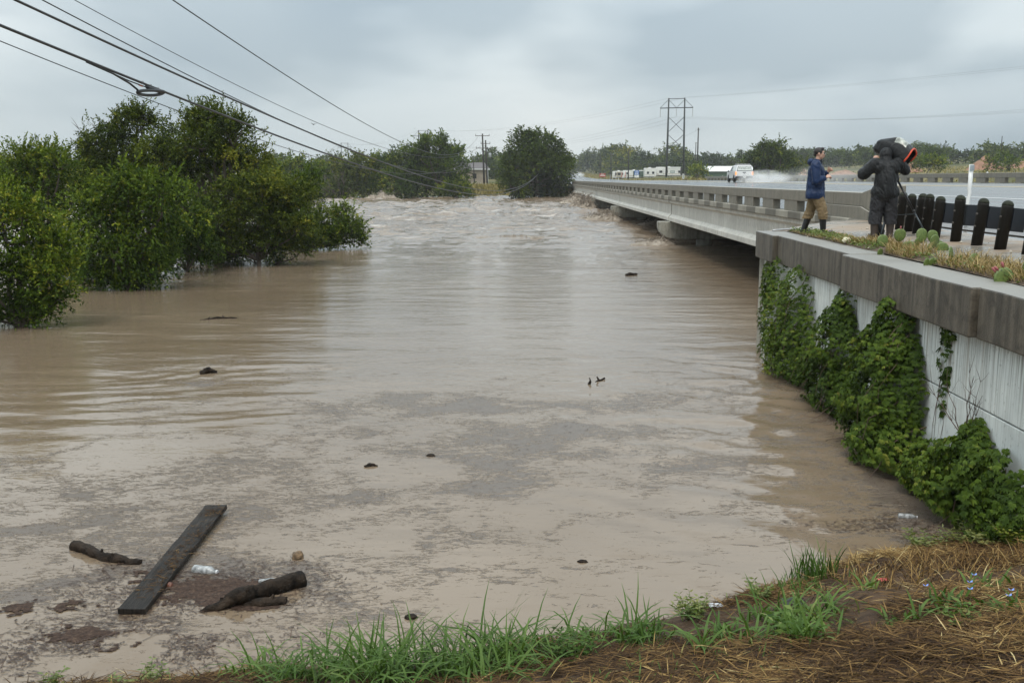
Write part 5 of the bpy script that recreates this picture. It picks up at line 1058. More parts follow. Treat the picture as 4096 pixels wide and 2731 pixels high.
# ------------------------------------------------------------------ transmission pylons
M['pylon'] = simple('grey_green_pylon_steel', (0.022, 0.027, 0.027), 0.7, 0.1, 1)
def pylon_tree():
    t = thing('pylon', '', 'pylon'); HL, W = 29.0, 3.05
    for sx in (-1, 1): MB().tube([(sx * W * 1.06, 0, -1), (sx * W, 0, 15), (sx * W * .97, 0, HL)], [.42, .36, .26], 8).build('leg', M['pylon'], t, True)
    MB().tube([(-W, 0, HL - .3), (W, 0, HL - .3)], .13, 6).build('top_beam', M['pylon'], t); MB().tube([(-W * 2, 0, HL - 3.6), (W * 2, 0, HL - 3.6)], .19, 6).build('crossarm', M['pylon'], t)
    for sx in (-1, 1):
        for a, b in (((sx * W, HL - .5), (sx * W * 2, HL - 3.5)), ((sx * W, HL - .5), (sx * .1, HL - 3.5))): MB().tube([(a[0], 0, a[1]), (b[0], 0, b[1])], .08, 5).build('arm_brace', M['pylon'], t)
        for z0, z1 in ((16.5, 22.2), (10.2, 15.8)): MB().tube([(-sx * W, .1 * sx, z0), (sx * W, .1 * sx, z1)], .10, 5).build('cross_brace', M['pylon'], t)
    im = MB().lathe([(.06, -3.1), (.14, -3.0), (.14, -.2), (.05, 0)], n=6).mesh('insulator')
    for x in (-W * 1.97, 0, W * 1.97): link('insulator', im, M['porcelain'], t, (x, 0, HL - 3.7))
    return t
PY = [(61.3, 380, 'large H-frame pylon standing over the camper park'), (-54.8, 627, 'H-frame pylon behind the tall feathery bank tree'), (-140, 848, 'smaller H-frame pylon crossed by the thick cables'), (-247, 1215, 'faintest and smallest H-frame pylon on the left skyline')]
p0_ = pylon_tree(); PT = []
for i, (x, y, lab) in enumerate(PY):
    o = p0_ if i == 0 else copy_tree(p0_); z = 33.6 - 29 - 0.0 if i == 0 else EYE + 29.6 - 29
    o.location = (x, y, 4.5); o.rotation_euler = (0, 0, R(-18) if i == 0 else R(-10)); tag(o, lab, 'pylon', 'H-frame pylons'); PT.append(o)
def py_att(i, lx, z):
    x, y, _ = PY[i]; a = R(-18) if i == 0 else R(-10); return Vector((x + lx * math.cos(a), y + lx * math.sin(a), 4.5 + z))
wid = {(-6, 1): 'left', (0, 1): 'middle', (6, 1): 'right'}
for i in range(3):
    for lx, z, w in ((-6.0, 22.2, 'outer left conductor'), (0, 22.2, 'middle conductor'), (6.0, 22.2, 'outer right conductor'), (-3.0, 29, 'left shield wire'), (3.0, 29, 'right shield wire')):
        cable('%s %s' % (w, ('from the large pylon to the feathery-tree pylon', 'from the feathery-tree pylon to the cable-crossed pylon', 'between the two smallest pylons')[i]), py_att(i, lx, z), 7.5 if z < 25 else 4.5, py_att(i + 1, lx, z), .022 + .016 * i, 'cable_grey', 40, 'pylon wires')
for lx, z, w in ((-6.0, 22.2, 'outer left conductor'), (0, 22.2, 'middle conductor'), (6.0, 22.2, 'outer right conductor'), (-3.0, 29, 'left shield wire'), (3.0, 29, 'right shield wire')):
    A = py_att(0, lx, z); cable('%s running from the large pylon over the far parapet' % w, A, 6.5 if z < 25 else 2.5, (A.x + 130, A.y - 235, A.z + 1), .018, 'cable_grey', 60, 'pylon wires')
cable('service wire from the tall dark pole towards the great tree', ((2778 - 2048) / 3982 * 330, 330, tz(60, 330) + 15.5), 5.0, (20, 420, 12.5), .025, 'cable_grey', 30, 'pylon wires')
cable('guy wire slanting down from the stub pole behind the reporter', ((3104 - 2048) / 3982 * 212, 212, 10.2), 0.3, (80, 205, 5.2), .02, 'cable_grey', 12, 'pylon wires')

# ------------------------------------------------------------------ vehicles
def wheel_mesh(r=.38, w=.24):
    ty = MB().lathe([(r * .62, -w / 2), (r * .92, -w / 2), (r, -w * .32), (r, w * .32), (r * .92, w / 2), (r * .62, w / 2)], n=20).mesh('tyre', True)
    ri = MB().lathe([(.02, -w * .2), (r * .55, -w * .3), (r * .63, -w * .48), (r * .63, w * .3)], n=14).mesh('rim', True); return ty, ri
TYR, RIM = wheel_mesh()
def wheels(t, pos, s=1.0):
    for (x, y) in pos:
        w = link('tyre', TYR, M['tyre'], t, (x, y, .38 * s), (0, R(90) if x > 0 else R(-90), 0)); w.scale = (s, s, s); link('rim', RIM, M['galv'], w)
def txt(body, size, mat, parent, loc, rot, name='lettering', sx=1.0):
    c = bpy.data.curves.new('t', 'FONT'); c.body = body; c.size = size; c.align_x = 'CENTER'; c.align_y = 'CENTER'; c.extrude = 0.002
    o = bpy.data.objects.new('t', c); COL.objects.link(o); dg = bpy.context.evaluated_depsgraph_get(); me = bpy.data.meshes.new_from_object(o.evaluated_get(dg)); bpy.data.objects.remove(o)
    me.materials.clear(); l = link(name, me, mat, parent, loc, rot); l.scale.x = sx; return l
def pickup(label, loc, rz, topper=True, letter=None, name='pickup_truck', cat='truck'):
    t = thing(name, label, cat, loc, rz); W = .93
    def hx(z0, z1, yb0, yb1, yt0, yt1, wb, wt): return [(-wb, yb0, z0), (wb, yb0, z0), (wb, yb1, z0), (-wb, yb1, z0), (-wt, yt0, z1), (wt, yt0, z1), (wt, yt1, z1), (-wt, yt1, z1)]
    side = [(-2.62, .62), (-2.62, 1.16), (2.35, 1.14), (2.62, 1.02), (2.66, .55)]
    def arch(cy): return [(cy + .47 * math.cos(a), .40 + .47 * math.sin(a)) for a in [math.pi * (0.02 + .96 * i / 10) for i in range(11)]]
    pr = side + [(2.2, .42)] + arch(1.72) + arch(-1.55) + [(-2.2, .5)]
    MB().prism(pr, lambda a, b, x: (x, a, b), -W, W).build('body', M['white_car'], t, bevel=.05)
    MB().b2(-W + .06, W - .06, -2.4, 2.4, .38, .72).build('underbody', M['black_trim'], t)
    cab = MB().hexa(hx(1.13, 1.78, -.55, 1.35, -.45, .55, W - .05, W - .20)).build('cab', M['white_car'], t, bevel=.06)
    if topper:
        MB().hexa(hx(1.14, 1.84, -2.60, -.52, -2.44, -.50, W - .03, W - .17)).build('bed_topper', M['white_car'], t, bevel=.06)
        f = MB().hexa([(-.80, -2.628, 1.20), (.80, -2.628, 1.20), (.80, -2.59, 1.20), (-.80, -2.59, 1.20), (-.66, -2.50, 1.72), (.66, -2.50, 1.72), (.66, -2.46, 1.72), (-.66, -2.46, 1.72)]).build('rear_window_frame', M['black_trim'], t, bevel=.02)
        MB().hexa([(-.74, -2.634, 1.25), (.74, -2.634, 1.25), (.74, -2.60, 1.25), (-.74, -2.60, 1.25), (-.625, -2.521, 1.675), (.625, -2.521, 1.675), (.625, -2.47, 1.675), (-.625, -2.47, 1.675)]).build('window_panel', M['glass_pale'], f)
        if letter: txt(letter, .30, M['black_trim'], t, (0, -2.585, 1.51), (R(90 - 14.5), 0, 0), sx=1.05)
        for s in (-1, 1):
            MB().hexa([(s * (W - .025), -1.35, 1.26), (s * (W - .015), -.62, 1.26), (s * (W - .06), -.62, 1.26), (s * (W - .06), -1.35, 1.26), (s * (W - .135), -1.30, 1.70), (s * (W - .13), -.66, 1.70), (s * (W - .2), -.66, 1.70), (s * (W - .2), -1.30, 1.70)]).build('side_window', M['glass_pale'], t)
        for y in (-2.2, -1.0): MB().b2(-.72, .72, y - .03, y + .03, 1.86, 1.91).build('rack_bar', M['black_trim'], t)
        for x in (-.6, -.2, .2, .6): MB().b2(x - .03, x + .03, -2.4, -.4, 1.915, 1.96).build('rack_rail', M['white_car'], t)
    for s in (-1, 1):
        MB().hexa([(s * (W - .042), -.38, 1.2), (s * (W - .042), 1.1, 1.2), (s * (W - .08), 1.1, 1.2), (s * (W - .08), -.38, 1.2), (s * (W - .155), -.33, 1.68), (s * (W - .155), .55, 1.68), (s * (W - .23), .55, 1.68), (s * (W - .23), -.33, 1.68)]).build('door_window', M['glass_dark'], t)
        m_ = MB().box((s * (W + .12), 1.0, 1.2), (.20, .10, .16)).build('mirror', M['black_trim'], t, bevel=.02)
        MB().b2(s * (W - .10), s * (W + .012), -2.66, -2.45, .78, 1.10).build('tail_lamp', M['tail_light'], t, bevel=.02)
        for y in (-.55, .55): MB().b2(s * (W + .002), s * (W + .02), y - .08, y + .08, 1.02, 1.06).build('door_handle', M['black_trim'], t)
    g = MB().b2(-.80, .80, -2.65, -2.60, .66, 1.12).build('tailgate', M['white_car'], t, bevel=.02); MB().b2(-.18, .18, -2.672, -2.645, 1.0, 1.09).build('handle', M['black_trim'], g, bevel=.015)
    MB().lathe([(.06, 0), (.06, .01)], n=14).build('badge', M['chrome'], g, loc=(0, -2.652, .9), rot=(R(90), 0, 0))
    MB().b2(-W + .04, W - .04, -2.78, -2.60, .45, .62).build('bumper', M['white_car'] if not topper else M['black_trim'], t, bevel=.03)
    MB().b2(-.16, .16, -2.80, -2.783, .47, .61).build('licence_plate', M['sign_white'], t)
    wheels(t, [(-W + .10, 1.72), (W - .10, 1.72), (-W + .10, -1.55), (W - .10, -1.55)]); return t
tu, tv = 15.05, 112.0; pt = BW(tu, tv, float(road_z(tu, tv)) + .01)
pickup('white pickup with a bed topper and roof rack driving away through spray', tuple(pt), -BA - R(1.0), True, 'VersaCor')
cu, cv = 16.2, 495.0; pc = BW(cu, cv, float(road_z(cu, cv)) + .02)
def suv(label, loc, rz):
    t = thing('distant_car', label, 'car', loc, rz); W = .95
    MB().prism([(-2.3, .5), (-2.35, 1.05), (2.3, 1.0), (2.4, .5)], lambda a, b, x: (x, a, b), -W, W).build('body', M['white_car'], t, bevel=.08)
    MB().hexa([(-W + .04, -2.3, 1.04), (W - .04, -2.3, 1.04), (W - .04, 1.1, 1.04), (-W + .04, 1.1, 1.04), (-.72, -2.1, 1.75), (.72, -2.1, 1.75), (.72, .4, 1.75), (-.72, .4, 1.75)]).build('cabin', M['white_car'], t, bevel=.08)
    MB().hexa([(-.78, -2.34, 1.1), (.78, -2.34, 1.1), (.78, -2.25, 1.1), (-.78, -2.25, 1.1), (-.62, -2.17, 1.6), (.62, -2.17, 1.6), (.62, -2.1, 1.6), (-.62, -2.1, 1.6)]).build('rear_window', M['glass_dark'], t)
    wheels(t, [(-.85, 1.5), (.85, 1.5), (-.85, -1.5), (.85, -1.5)])
suv('small white car far down the road trailing mist', tuple(pc), -BA)
# ------------------------------------------------------------------ camper park
def camper(label, loc, rz, L, H, slides=(), body='camper_white', nwin=4, awn=True, group='campers in the park', stripe=True):
    t = thing('camper', label, 'camper', loc, rz, group); W = 2.5
    MB().prism([(-L / 2, .55), (-L / 2, H - .15), (-L / 2 + .3, H), (L / 2 - .5, H), (L / 2, H - .5), (L / 2, .9), (L / 2 - .5, .55)], lambda a, b, y: (a, y, b), -W / 2, W / 2).build('shell', M[body], t, bevel=.06)
    rnd = random.Random(int(L * 10))
    for i in range(nwin):
        x = -L / 2 + L * (i + .6) / (nwin + .2); MB().b2(x - .45, x + .45, -W / 2 - .03, -W / 2 + .05, 1.6, 2.5).build('window', M['glass_dark'], t, bevel=.02)
    for a, b, mt in slides: s = MB().b2(a, b, -W / 2 - .65, -W / 2 + .01, .8, H - .25).build('slide_out', M[mt], t, bevel=.03); MB().b2((a + b) / 2 - .6, (a + b) / 2 + .6, -W / 2 - .68, -W / 2 - .64, 1.6, 2.5).build('window', M['glass_dark'], s)
    if awn: MB().b2(-L * .12, L * .36, -W / 2 - .16, -W / 2 - .01, H - .35, H - .18).build('awning', M['sign_white'], t)
    if stripe: MB().b2(-L / 2 + .2, L / 2 - .5, -W / 2 - .015, -W / 2 + .01, 1.05, 1.25).build('stripe', M['camper_tan'], t)
    MB().b2(-.6, .3, -.4, .4, H, H + .28).build('air_conditioner', M['camper_white'], t, bevel=.05)
    MB().b2(-L / 2 + .3, L / 2 - .8, -W / 2 + .1, W / 2 - .1, .3, .6).build('chassis', M['black_trim'], t)
    wheels(t, [(-.5, -W / 2 + .15), (.5, -W / 2 + .15)], .9); return t
def at(xs, Y): return (xs - 2048) / 3982 * Y
def gl(xs, Y, dz=0.0): x = at(xs, Y); return (x, Y, tz(x, Y) + dz)
camper('longest white camper with an awning behind the pylon leg', gl(2668, 400), R(3), 10.5, 3.9, [(-4.6, -2.9, 'camper_white')], nwin=4)
camper('tall white camper end with square dark windows beside the blue sign', gl(2592, 398, .0), R(4), 4.6, 3.9, [], nwin=2, awn=False)
camper('white camper with a dark green side behind the flags', gl(2530, 405), R(-3), 9.0, 3.3, [(-.5, 3.6, 'camper_grey')], nwin=3)
camper('tan-sided camper at the left end of the row', gl(2470, 402), R(-4), 5.2, 3.2, [(-1.0, 1.0, 'camper_tan')], nwin=2, awn=False)
camper('dark brown trailer between the long camper and the dump truck', gl(2742, 392), R(0), 5.6, 3.5, [], 'pole_wood', 0, False, None, False)
def dump_truck():
    t = thing('dump_truck', 'dark green dump truck with white fenders facing the road', 'truck', gl(2785, 345), R(20)); g = M['green_truck']
    MB().prism([(-1.6, 1.0), (-1.6, 1.9), (-.5, 2.0), (-.3, 3.1), (1.3, 3.1), (1.3, 1.0)], lambda a, b, y: (a, y, b), -1.15, 1.15).build('cab', g, t, bevel=.06)
    MB().b2(-.42, -.36, -.95, .95, 2.05, 2.95).build('windscreen', M['glass_dark'], t); MB().b2(-.2, .8, -1.17, -1.14, 2.1, 2.9).build('side_window', M['glass_dark'], t)
    MB().b2(-1.95, -1.55, -1.0, 1.0, .6, 1.9).build('grille', M['chrome'], t); 
    for s in (-1, 1): MB().tube([(-1.9, s * 1.2, .9), (-1.5, s * 1.25, 1.35), (-.9, s * 1.25, 1.35), (-.5, s * 1.2, .9)], .16, 8).build('fender', M['white_car'], t, True); MB().tube([(-.5, s * 1.35, 1.9), (-.9, s * 1.4, 3.9)], .07, 6).build('mirror_arm', M['white_car'], t)
    MB().hexa([(1.5, -1.25, 1.2), (7, -1.25, 1.3), (7, 1.25, 1.3), (1.5, 1.25, 1.2), (1.4, -1.25, 3.3), (7, -1.25, 3.1), (7, 1.25, 3.1), (1.4, 1.25, 3.3)]).build('dump_bed', g, t, bevel=.05)
    for x in (2.2, 3.2, 4.2, 5.2, 6.2): MB().b2(x - .06, x + .06, -1.32, -1.24, 1.3, 3.0).build('bed_rib', g, t)
    MB().b2(-1.0, 3.2, -1.2, 1.2, 3.4, 3.62).build('cab_shield', g, t, bevel=.03); MB().b2(-1.6, 6.8, -.5, .5, .7, 1.1).build('frame', M['black_trim'], t)
    wheels(t, [(-1.1, -1.1), (-1.1, 1.1), (4.4, -1.1), (5.6, -1.1), (4.4, 1.1), (5.6, 1.1)], 1.35)
dump_truck()
def shed():
    t = thing('metal_shed', 'low shed with white metal roof beyond the pickup', 'shed', gl(2900, 290), R(-5)); L, D = 6.5, 5
    MB().b2(-L, L, -D / 2, D / 2, 0, 2.2).build('wall', M['camper_grey'], t)
    rf = M['sign_white']
    for s in (-1, 1):
        for i in range(8):
            x0 = -L - .3 + i * (2 * L + .6) / 8; MB().hexa([(x0, s * (D / 2 + .3), 2.05), (x0 + 1.69, s * (D / 2 + .3), 2.05), (x0 + 1.69, 0, 3.5), (x0, 0, 3.5), (x0, s * (D / 2 + .3), 2.12), (x0 + 1.69, s * (D / 2 + .3), 2.12), (x0 + 1.69, 0, 3.57), (x0, 0, 3.57)]).build('roof_sheet', rf, t)
shed()
def house():
    x, y = -12.2, 246; z = tz(x, y); t = thing('tan_house', 'tan board-sided house with grey roof behind the twin poles', 'house', (x, y, z), R(24)); W, D, H = 5.5, 3.2, 4.0
    wm = simple('tan_siding', (.30, .255, .20), .8, .1, 1.0)
    MB().b2(-W, W, -D, D, .5, H).build('wall', wm, t); MB().b2(-W - .02, W + .02, -D - .02, D + .02, 0, .5).build('skirting', M['sign_white'], t)
    rf = simple('grey_shingle_roof', (.12, .11, .11), .9, .15, 2)
    MB().prism([(-D - .4, H - .1), (0, H + 1.5), (D + .4, H - .1), (D + .4, H - .25), (0, H + 1.3), (-D - .4, H - .25)], lambda a, b, x: (x, a, b), -W - .4, W + .4).build('roof', rf, t)
    MB().b2(-W - .4, W + .4, -D - .46, -D - .41, H - .30, H - .08).build('fascia', M['sign_white'], t)
    for sx in (-1, 1): MB().b2(sx * W - .08, sx * W + .08, -D - .05, -D + .05, .5, H).build('corner_board', M['sign_white'], t)
    for i in range(9): MB().b2(-W + 1.2 * i + .55, -W + 1.2 * i + .62, -D - .03, -D + .02, .5, H - .2).build('batten', wm, t)
    for x in (-2.5, 2.0): MB().b2(x - .5, x + .5, -D - .04, -D + .02, 1.6, 2.8).build('window', M['glass_dark'], t)
house()
# signs, flags
def sign(label, xs, Y, w, h, z0, panels, group='roadside signs', dx=0.0):
    t = thing('road_sign', label, 'sign', gl(xs, Y), 0, group); 
    for s in ((-1, 1) if w > 1.4 else (0,)): MB().cyl((s * w * .32, 0.03, -.3), (s * w * .32, .03, z0 + h), .05, n=6).build('sign_post', M['galv'], t)
    for (a, b, c, d, mt, off) in panels: MB().b2(a * w, b * w, -.02 - off, .0 - off, z0 + c * h, z0 + d * h).build('sign_panel', M[mt], t)
sign('blue roadside sign with white lettering and a white plate below', 2540, 300, 1.35, 2.1, 1.0, [(-.5, .5, .38, 1, 'sign_blue', 0), (-.5, .5, 0, .37, 'sign_white', 0), (-.22, .22, .88, .94, 'sign_white', .01), (-.38, .38, .72, .78, 'sign_white', .01), (-.35, -.05, .50, .62, 'sign_white', .01), (.05, .35, .50, .62, 'sign_white', .01), (-.35, .1, .22, .27, 'sign_grey', .01)])
sign('red board sign in the grass left of the campers', 2405, 430, 2.6, 1.5, .8, [(-.5, .5, 0, 1, 'sign_red', 0), (-.25, .25, .68, .8, 'sign_white', .01), (-.42, .42, .32, .5, 'sign_white', .01)])
sign('pale green-grey sign in the brush before the long camper', 2681, 300, 1.4, .75, 2.2, [(-.5, .5, 0, 1, 'sign_grey', 0), (-.4, .4, .6, .72, 'sign_white', .01), (-.4, .3, .3, .42, 'sign_white', .01)])
sign('narrow white upright sign at the end of the far parapet', 2724, 235, .42, 1.1, .9, [(-.5, .5, 0, 1, 'sign_white', 0), (-.15, .15, .1, .9, 'camper_grey', .01)])
sign('tiny round white roadside sign where the road climbs away', 2264, 640, .9, .9, 1.8, [(-.5, .5, 0, 1, 'sign_white', 0)])
for i, (xs, Y, lab) in enumerate(((2483, 350, 'red and white feather flag left of the campers, tallest of the three'), (2496, 350, 'red and white feather flag leaning before a camper window'), (2457, 380, 'dark furled feather flag by the tan-sided camper'))):
    t = thing('feather_flag', lab, 'flag', gl(xs, Y), R(20)); MB().tube([(0, 0, 0), (0, 0, 2.6), (.15, 0, 3.2)], [.03, .025, .02], 5).build('flag_pole', M['sign_white'], t)
    MB().hexa([(-.05, -.01, 1.1), (-.35, -.01, 1.0), (-.35, .01, 1.0), (-.05, .01, 1.1), (.1, -.01, 3.1), (-.15, -.01, 2.7), (-.15, .01, 2.7), (.1, .01, 3.1)]).build('flag_cloth', M['flag_red'] if i < 2 else M['glass_dark'], t)
for xs, Y in ((2436, 405), (2444, 405), (2468, 330), (2500, 335)):
    o = MB().cyl((0, 0, -.2), (0, 0, 2.0 if Y > 400 else 1.0), .09, n=8).build('white_marker_post', M['sign_white']); o.location = gl(xs, Y); tag(o, 'plain white post in the grass by the campers', 'post', 'white posts by the campers')
def mound(label, xs, Y, w, h, seed, d=None):
    x = at(xs, Y); rng = np.random.default_rng(seed); n = 40; a = np.linspace(-1, 1, n); X, Yg = np.meshgrid(a, a); r = np.sqrt(X * X + Yg * Yg) * (1 + .25 * (fbm(X * 2 + seed, Yg * 2, seed, 3) - .5)); Z = h * np.clip(1 - r, 0, 1) ** .8 * (0.75 + .5 * fbm(X * 2.5 + 9, Yg * 2.5, seed + 1, 4)) - .3
    idx = np.arange(n * n).reshape(n, n); F = np.stack([idx[:-1, :-1], idx[:-1, 1:], idx[1:, 1:], idx[1:, :-1]], -1).reshape(-1, 4)
    o = link('dirt_mound', np_mesh('mound', np.stack([X * w / 2, Yg * (d or w) / 2, Z], -1).reshape(-1, 3), F, True), M['dirt']); o.location = (x, Y, tz(x, Y)); tag(o, label, 'mound', 'dirt mounds in the field')
mound('tallest red dirt mound, between two bushes beyond the parapet', 3912, 250, 9.5, 3.6, 1); mound('red dirt mound behind the video camera', 3622, 255, 6.5, 3.4, 2); mound('long low red dirt mound at the right end of the field', 4100, 262, 16, 2.6, 3, 8)
mound('low brown dirt mound beside the reporter', 3355, 240, 10, 2.2, 4, 7); mound('small reddish mound behind the reporter and the pale bush', 3200, 250, 5, 2.4, 5)
# ------------------------------------------------------------------ foam thrown up at the piers
def _foam():
    t = NT('muddy_foam'); v = t.pos(); a = t.noise(v, 2.2, 6, 0.7); b = t.noise(v, 9, 5, 0.7)
    c = t.ramp(a, [(0.3, (0.15, 0.115, 0.085)), (0.5, (0.29, 0.24, 0.185)), (0.7, (0.52, 0.46, 0.39))])
    t.pbsdf(c, 0.55, t.bump(b, 1.0, 0.12), 0.4); return t.m
M['foam'] = _foam()
def splash(label, cx, cy, w, d, h, seed, drops=500, lean=0.3, base=-0.15):
    rng = np.random.default_rng(seed); nx, ny = 90, 60; X, Y = np.meshgrid(np.linspace(-1, 1, nx), np.linspace(-1, 1, ny))
    r = np.sqrt(np.where(X > lean, ((X - lean) / (1 - lean)) ** 2, ((X - lean) / (1 + lean)) ** 2) + Y * Y); env = np.clip(1 - r, 0, 1) ** 1.15
    n1 = fbm(X * w * .55 + seed, Y * d * .55, seed, 5, .6); rid = 1 - np.abs(2 * fbm(X * w * .8, Y * d * .8 + seed, seed + 3, 4, .6) - 1)
    Z = h * env * (.45 + .55 * rid + .9 * (n1 - .5)) + base * (1 - sstep(.0, .12, env)); Xd = X * w / 2 + .35 * h * (fbm(X * 4, Y * 4, seed + 8, 3) - .5); Yd = Y * d / 2 + .35 * h * (fbm(X * 4 + 7, Y * 4, seed + 9, 3) - .5)
    idx = np.arange(nx * ny).reshape(ny, nx); F = np.stack([idx[:-1, :-1], idx[:-1, 1:], idx[1:, 1:], idx[1:, :-1]], -1).reshape(-1, 4); V = np.stack([Xd, Yd, Z], -1).reshape(-1, 3)
    t = thing('standing_wave', label, 'wave', (cx, cy, 0), 0, 'foaming waves'); link('foam_crest', np_mesh('crest', V, F, True), M['foam'], t)
    w_ = env.ravel() ** 2; k = rng.choice(len(V), drops, p=w_ / w_.sum()); P = V[k] + rng.normal(size=(drops, 3)) * np.array([.22, .22, .14]) * h + np.array([0, 0, .06 * h]); s = rng.uniform(.012, .05, drops)[:, None] * (1 + h * .5)
    tet = np.array([[1, 0, -.5], [-.6, .9, -.5], [-.6, -.9, -.5], [0, 0, 1.0]]); VV = (P[:, None, :] + tet[None] * s[:, :, None]).reshape(-1, 3); b = np.arange(drops)[:, None] * 4; FF = np.concatenate([b + np.array(q)[None] for q in ((0, 1, 3), (1, 2, 3), (2, 0, 3), (0, 2, 1))])
    o = link('spray_drops', np_mesh('drops', VV, FF), M['foam'], t); o['kind'] = 'stuff'
splash('foaming tan wave piled against the second bent cap', 8.0, 93.6, 5.2, 3.2, 1.15, 1, 900, .35)
splash('highest foaming brown wave, against the third bent cap', 8.6, 125.5, 5.0, 4.0, 1.9, 2, 1100, .3)
splash('rounded foaming wave at the fourth bent cap by the far abutment', 9.6, 157, 5.5, 4.5, 1.75, 3, 900, .3)
splash('low foam at the nose of the first bent cap', 8.3, 59.4, 3.0, 2.2, .42, 4, 350, .4)
splash('lone pointed wave leaping in mid-river under the cables', -22.2, 172, 9.0, 4.0, 1.7, 5, 500, .0)
splash('broad low wave near the far grassy gap', -3.5, 168, 16, 4.0, .7, 6, 200, -.1)
splash('choppy crest breaking under the second span', 12.5, 84, 5.0, 3.0, .8, 7, 400, .2)
splash('low brown ripple crest midway across the river', -10, 104, 9, 2.0, .45, 8, 120, .1)
splash('faint tan crest in mid-river before the first bent cap', 0.5, 66, 7, 1.4, .22, 9, 120, .0)

# ------------------------------------------------------------------ driftwood and litter
def plank():
    t = thing('floating_plank', 'long black wet plank floating among brown litter', 'plank', (-3.435, 9.8, .02), math.atan2(11.15 - 8.44, -.05) - math.pi / 2); L, W = 2.78, .25
    mb = MB(); n = 16; rnd = random.Random(2); vv = []
    for i in range(n + 1):
        y = -L / 2 + L * i / n; z = .035 + .045 * max(0, (i / n - .2)); j = lambda: rnd.uniform(-.004, .004)
        vv += [(-W / 2 + j(), y, z - .05), (W / 2 + j(), y, z - .05), (W / 2 + j(), y, z + j()), (-W / 2 + j(), y, z + j())]
    mb.add(vv, [(3, 2, 1, 0), tuple(4 * n + i for i in range(4))] + [(4 * i + c, 4 * i + (c + 1) % 4, 4 * i + 4 + (c + 1) % 4, 4 * i + 4 + c) for i in range(n) for c in range(4)])
    mb.build('board', M['wet_wood'], t, bevel=.006)
    # litter washed onto the board
    rng = np.random.default_rng(9); k = 420; y = np.concatenate([rng.normal(c, s, 105) for c, s in ((1.15, .10), (.35, .25), (-.25, .2), (-.75, .25))]); x = rng.normal(.05, .07, k); a = rng.uniform(0, 6.28, k)
    x = np.clip(x, -.11, .12); z = .04 + .045 * np.clip((y + L / 2) / L - .2, 0, 1)
    V, F, Rn = blades(np.c_[x, y, z + rng.uniform(0, .012, k)], np.c_[np.cos(a), np.sin(a), np.zeros(k)], rng, .09, .006, .05, .3, 2, .15); o = link('stuck_litter', np_mesh('litter', V, F, False, {'rnd': Rn}), M['straw'], t); o['kind'] = 'stuff'
plank()
def log(label, pts, radii, seed, name='driftwood_log', n=18, knots=2):
    rnd = random.Random(seed); b = Vector(pts[0]); t = thing(name, label, 'log', tuple(b)); P = [Vector(p) - b for p in pts]; fine = []; rr = []
    for i in range(len(P) - 1):
        for k in range(9): f = k / 9; fine.append(P[i].lerp(P[i + 1], f) + Vector((rnd.uniform(-.003, .003), rnd.uniform(-.003, .003), 0))); rr.append((radii[i] + (radii[i + 1] - radii[i]) * f) * rnd.uniform(.98, 1.03))
    fine.append(P[-1]); rr.append(radii[-1]); mb = MB().tube(fine, rr, n); me = mb.mesh('wood', True)
    for v in me.vertices: v.co += Vector((mnoise.noise(v.co * 14 + Vector((seed, 0, 0))), mnoise.noise(v.co * 14 + Vector((0, seed, 0))), mnoise.noise(v.co * 14 + Vector((0, 0, seed))))) * .012 + Vector((mnoise.noise(v.co * 6 + Vector((seed, 3, 0))), mnoise.noise(v.co * 6 + Vector((3, seed, 0))), mnoise.noise(v.co * 6 + Vector((3, 0, seed))))) * .022 + Vector((mnoise.noise(v.co * 45), mnoise.noise(v.co * 45 + Vector((5, 0, 0))), mnoise.noise(v.co * 45 + Vector((0, 5, 0))))) * .006
    link('wood', me, M['wet_bark'], t)
    for k in range(knots):
        i = rnd.randint(2, len(fine) - 3); p = fine[i]; MB().tube([p, p + Vector((rnd.uniform(-.06, .06), rnd.uniform(-.03, .05), .07))], [.024, .012], 6).build('branch_stub', M['wet_bark'], t, True)
log('short crooked black log left of the plank', [(-4.63, 10.03, .03), (-4.45, 9.92, .04), (-4.18, 9.72, .015), (-3.98, 9.66, .02), (-3.78, 9.60, .0)], [.055, .06, .052, .045, .03], 1)
log('thick split black log with a raised hooked end right of the plank', [(-2.82, 8.47, -.01), (-2.66, 8.52, .02), (-2.50, 8.60, .09), (-2.40, 8.72, .06), (-2.22, 8.92, .05), (-2.02, 9.10, .05)], [.02, .05, .075, .075, .085, .085], 2, n=18, knots=2)
log('small black log piece nestled below the split log', [(-2.46, 8.58, .0), (-2.28, 8.60, .02), (-2.08, 8.66, .02)], [.035, .055, .045], 3, knots=1)
log('floating crooked stick standing out of mid-river water', [(1.46, 18.5, -.02), (1.49, 18.5, .06), (1.47, 18.52, .13)], [.03, .022, .012], 4, 'driftwood_stick', 6, 0)
log('thin stick with knots lying beside the upright stick in mid-river', [(1.60, 18.75, .0), (1.70, 18.88, .02), (1.80, 19.0, .015)], [.012, .02, .016], 5, 'driftwood_stick', 6, 1)
log('dark floating chunk out in the current before the bridge', [(4.6, 40.3, .0), (4.8, 40.4, .04), (5.1, 40.5, .02)], [.05, .07, .04], 6, 'driftwood_stick', 6, 0)
log('small drifting branch with twigs along the left riffle', [(-8.6, 27.2, .0), (-8.2, 27.5, .03), (-7.7, 27.6, .01)], [.02, .03, .015], 7, 'driftwood_stick', 6, 2)
log('pale tipped chunk of drift at the left riffle', [(-6.25, 19.6, .0), (-6.1, 19.7, .05), (-5.95, 19.7, .01)], [.05, .07, .03], 8, 'driftwood_stick', 6, 1)
log('stubby wood chip floating in the open scum', [(-2.0, 13.05, .0), (-1.93, 13.1, .02), (-1.84, 13.1, .0)], [.025, .03, .02], 9, 'driftwood_stick', 6, 0)
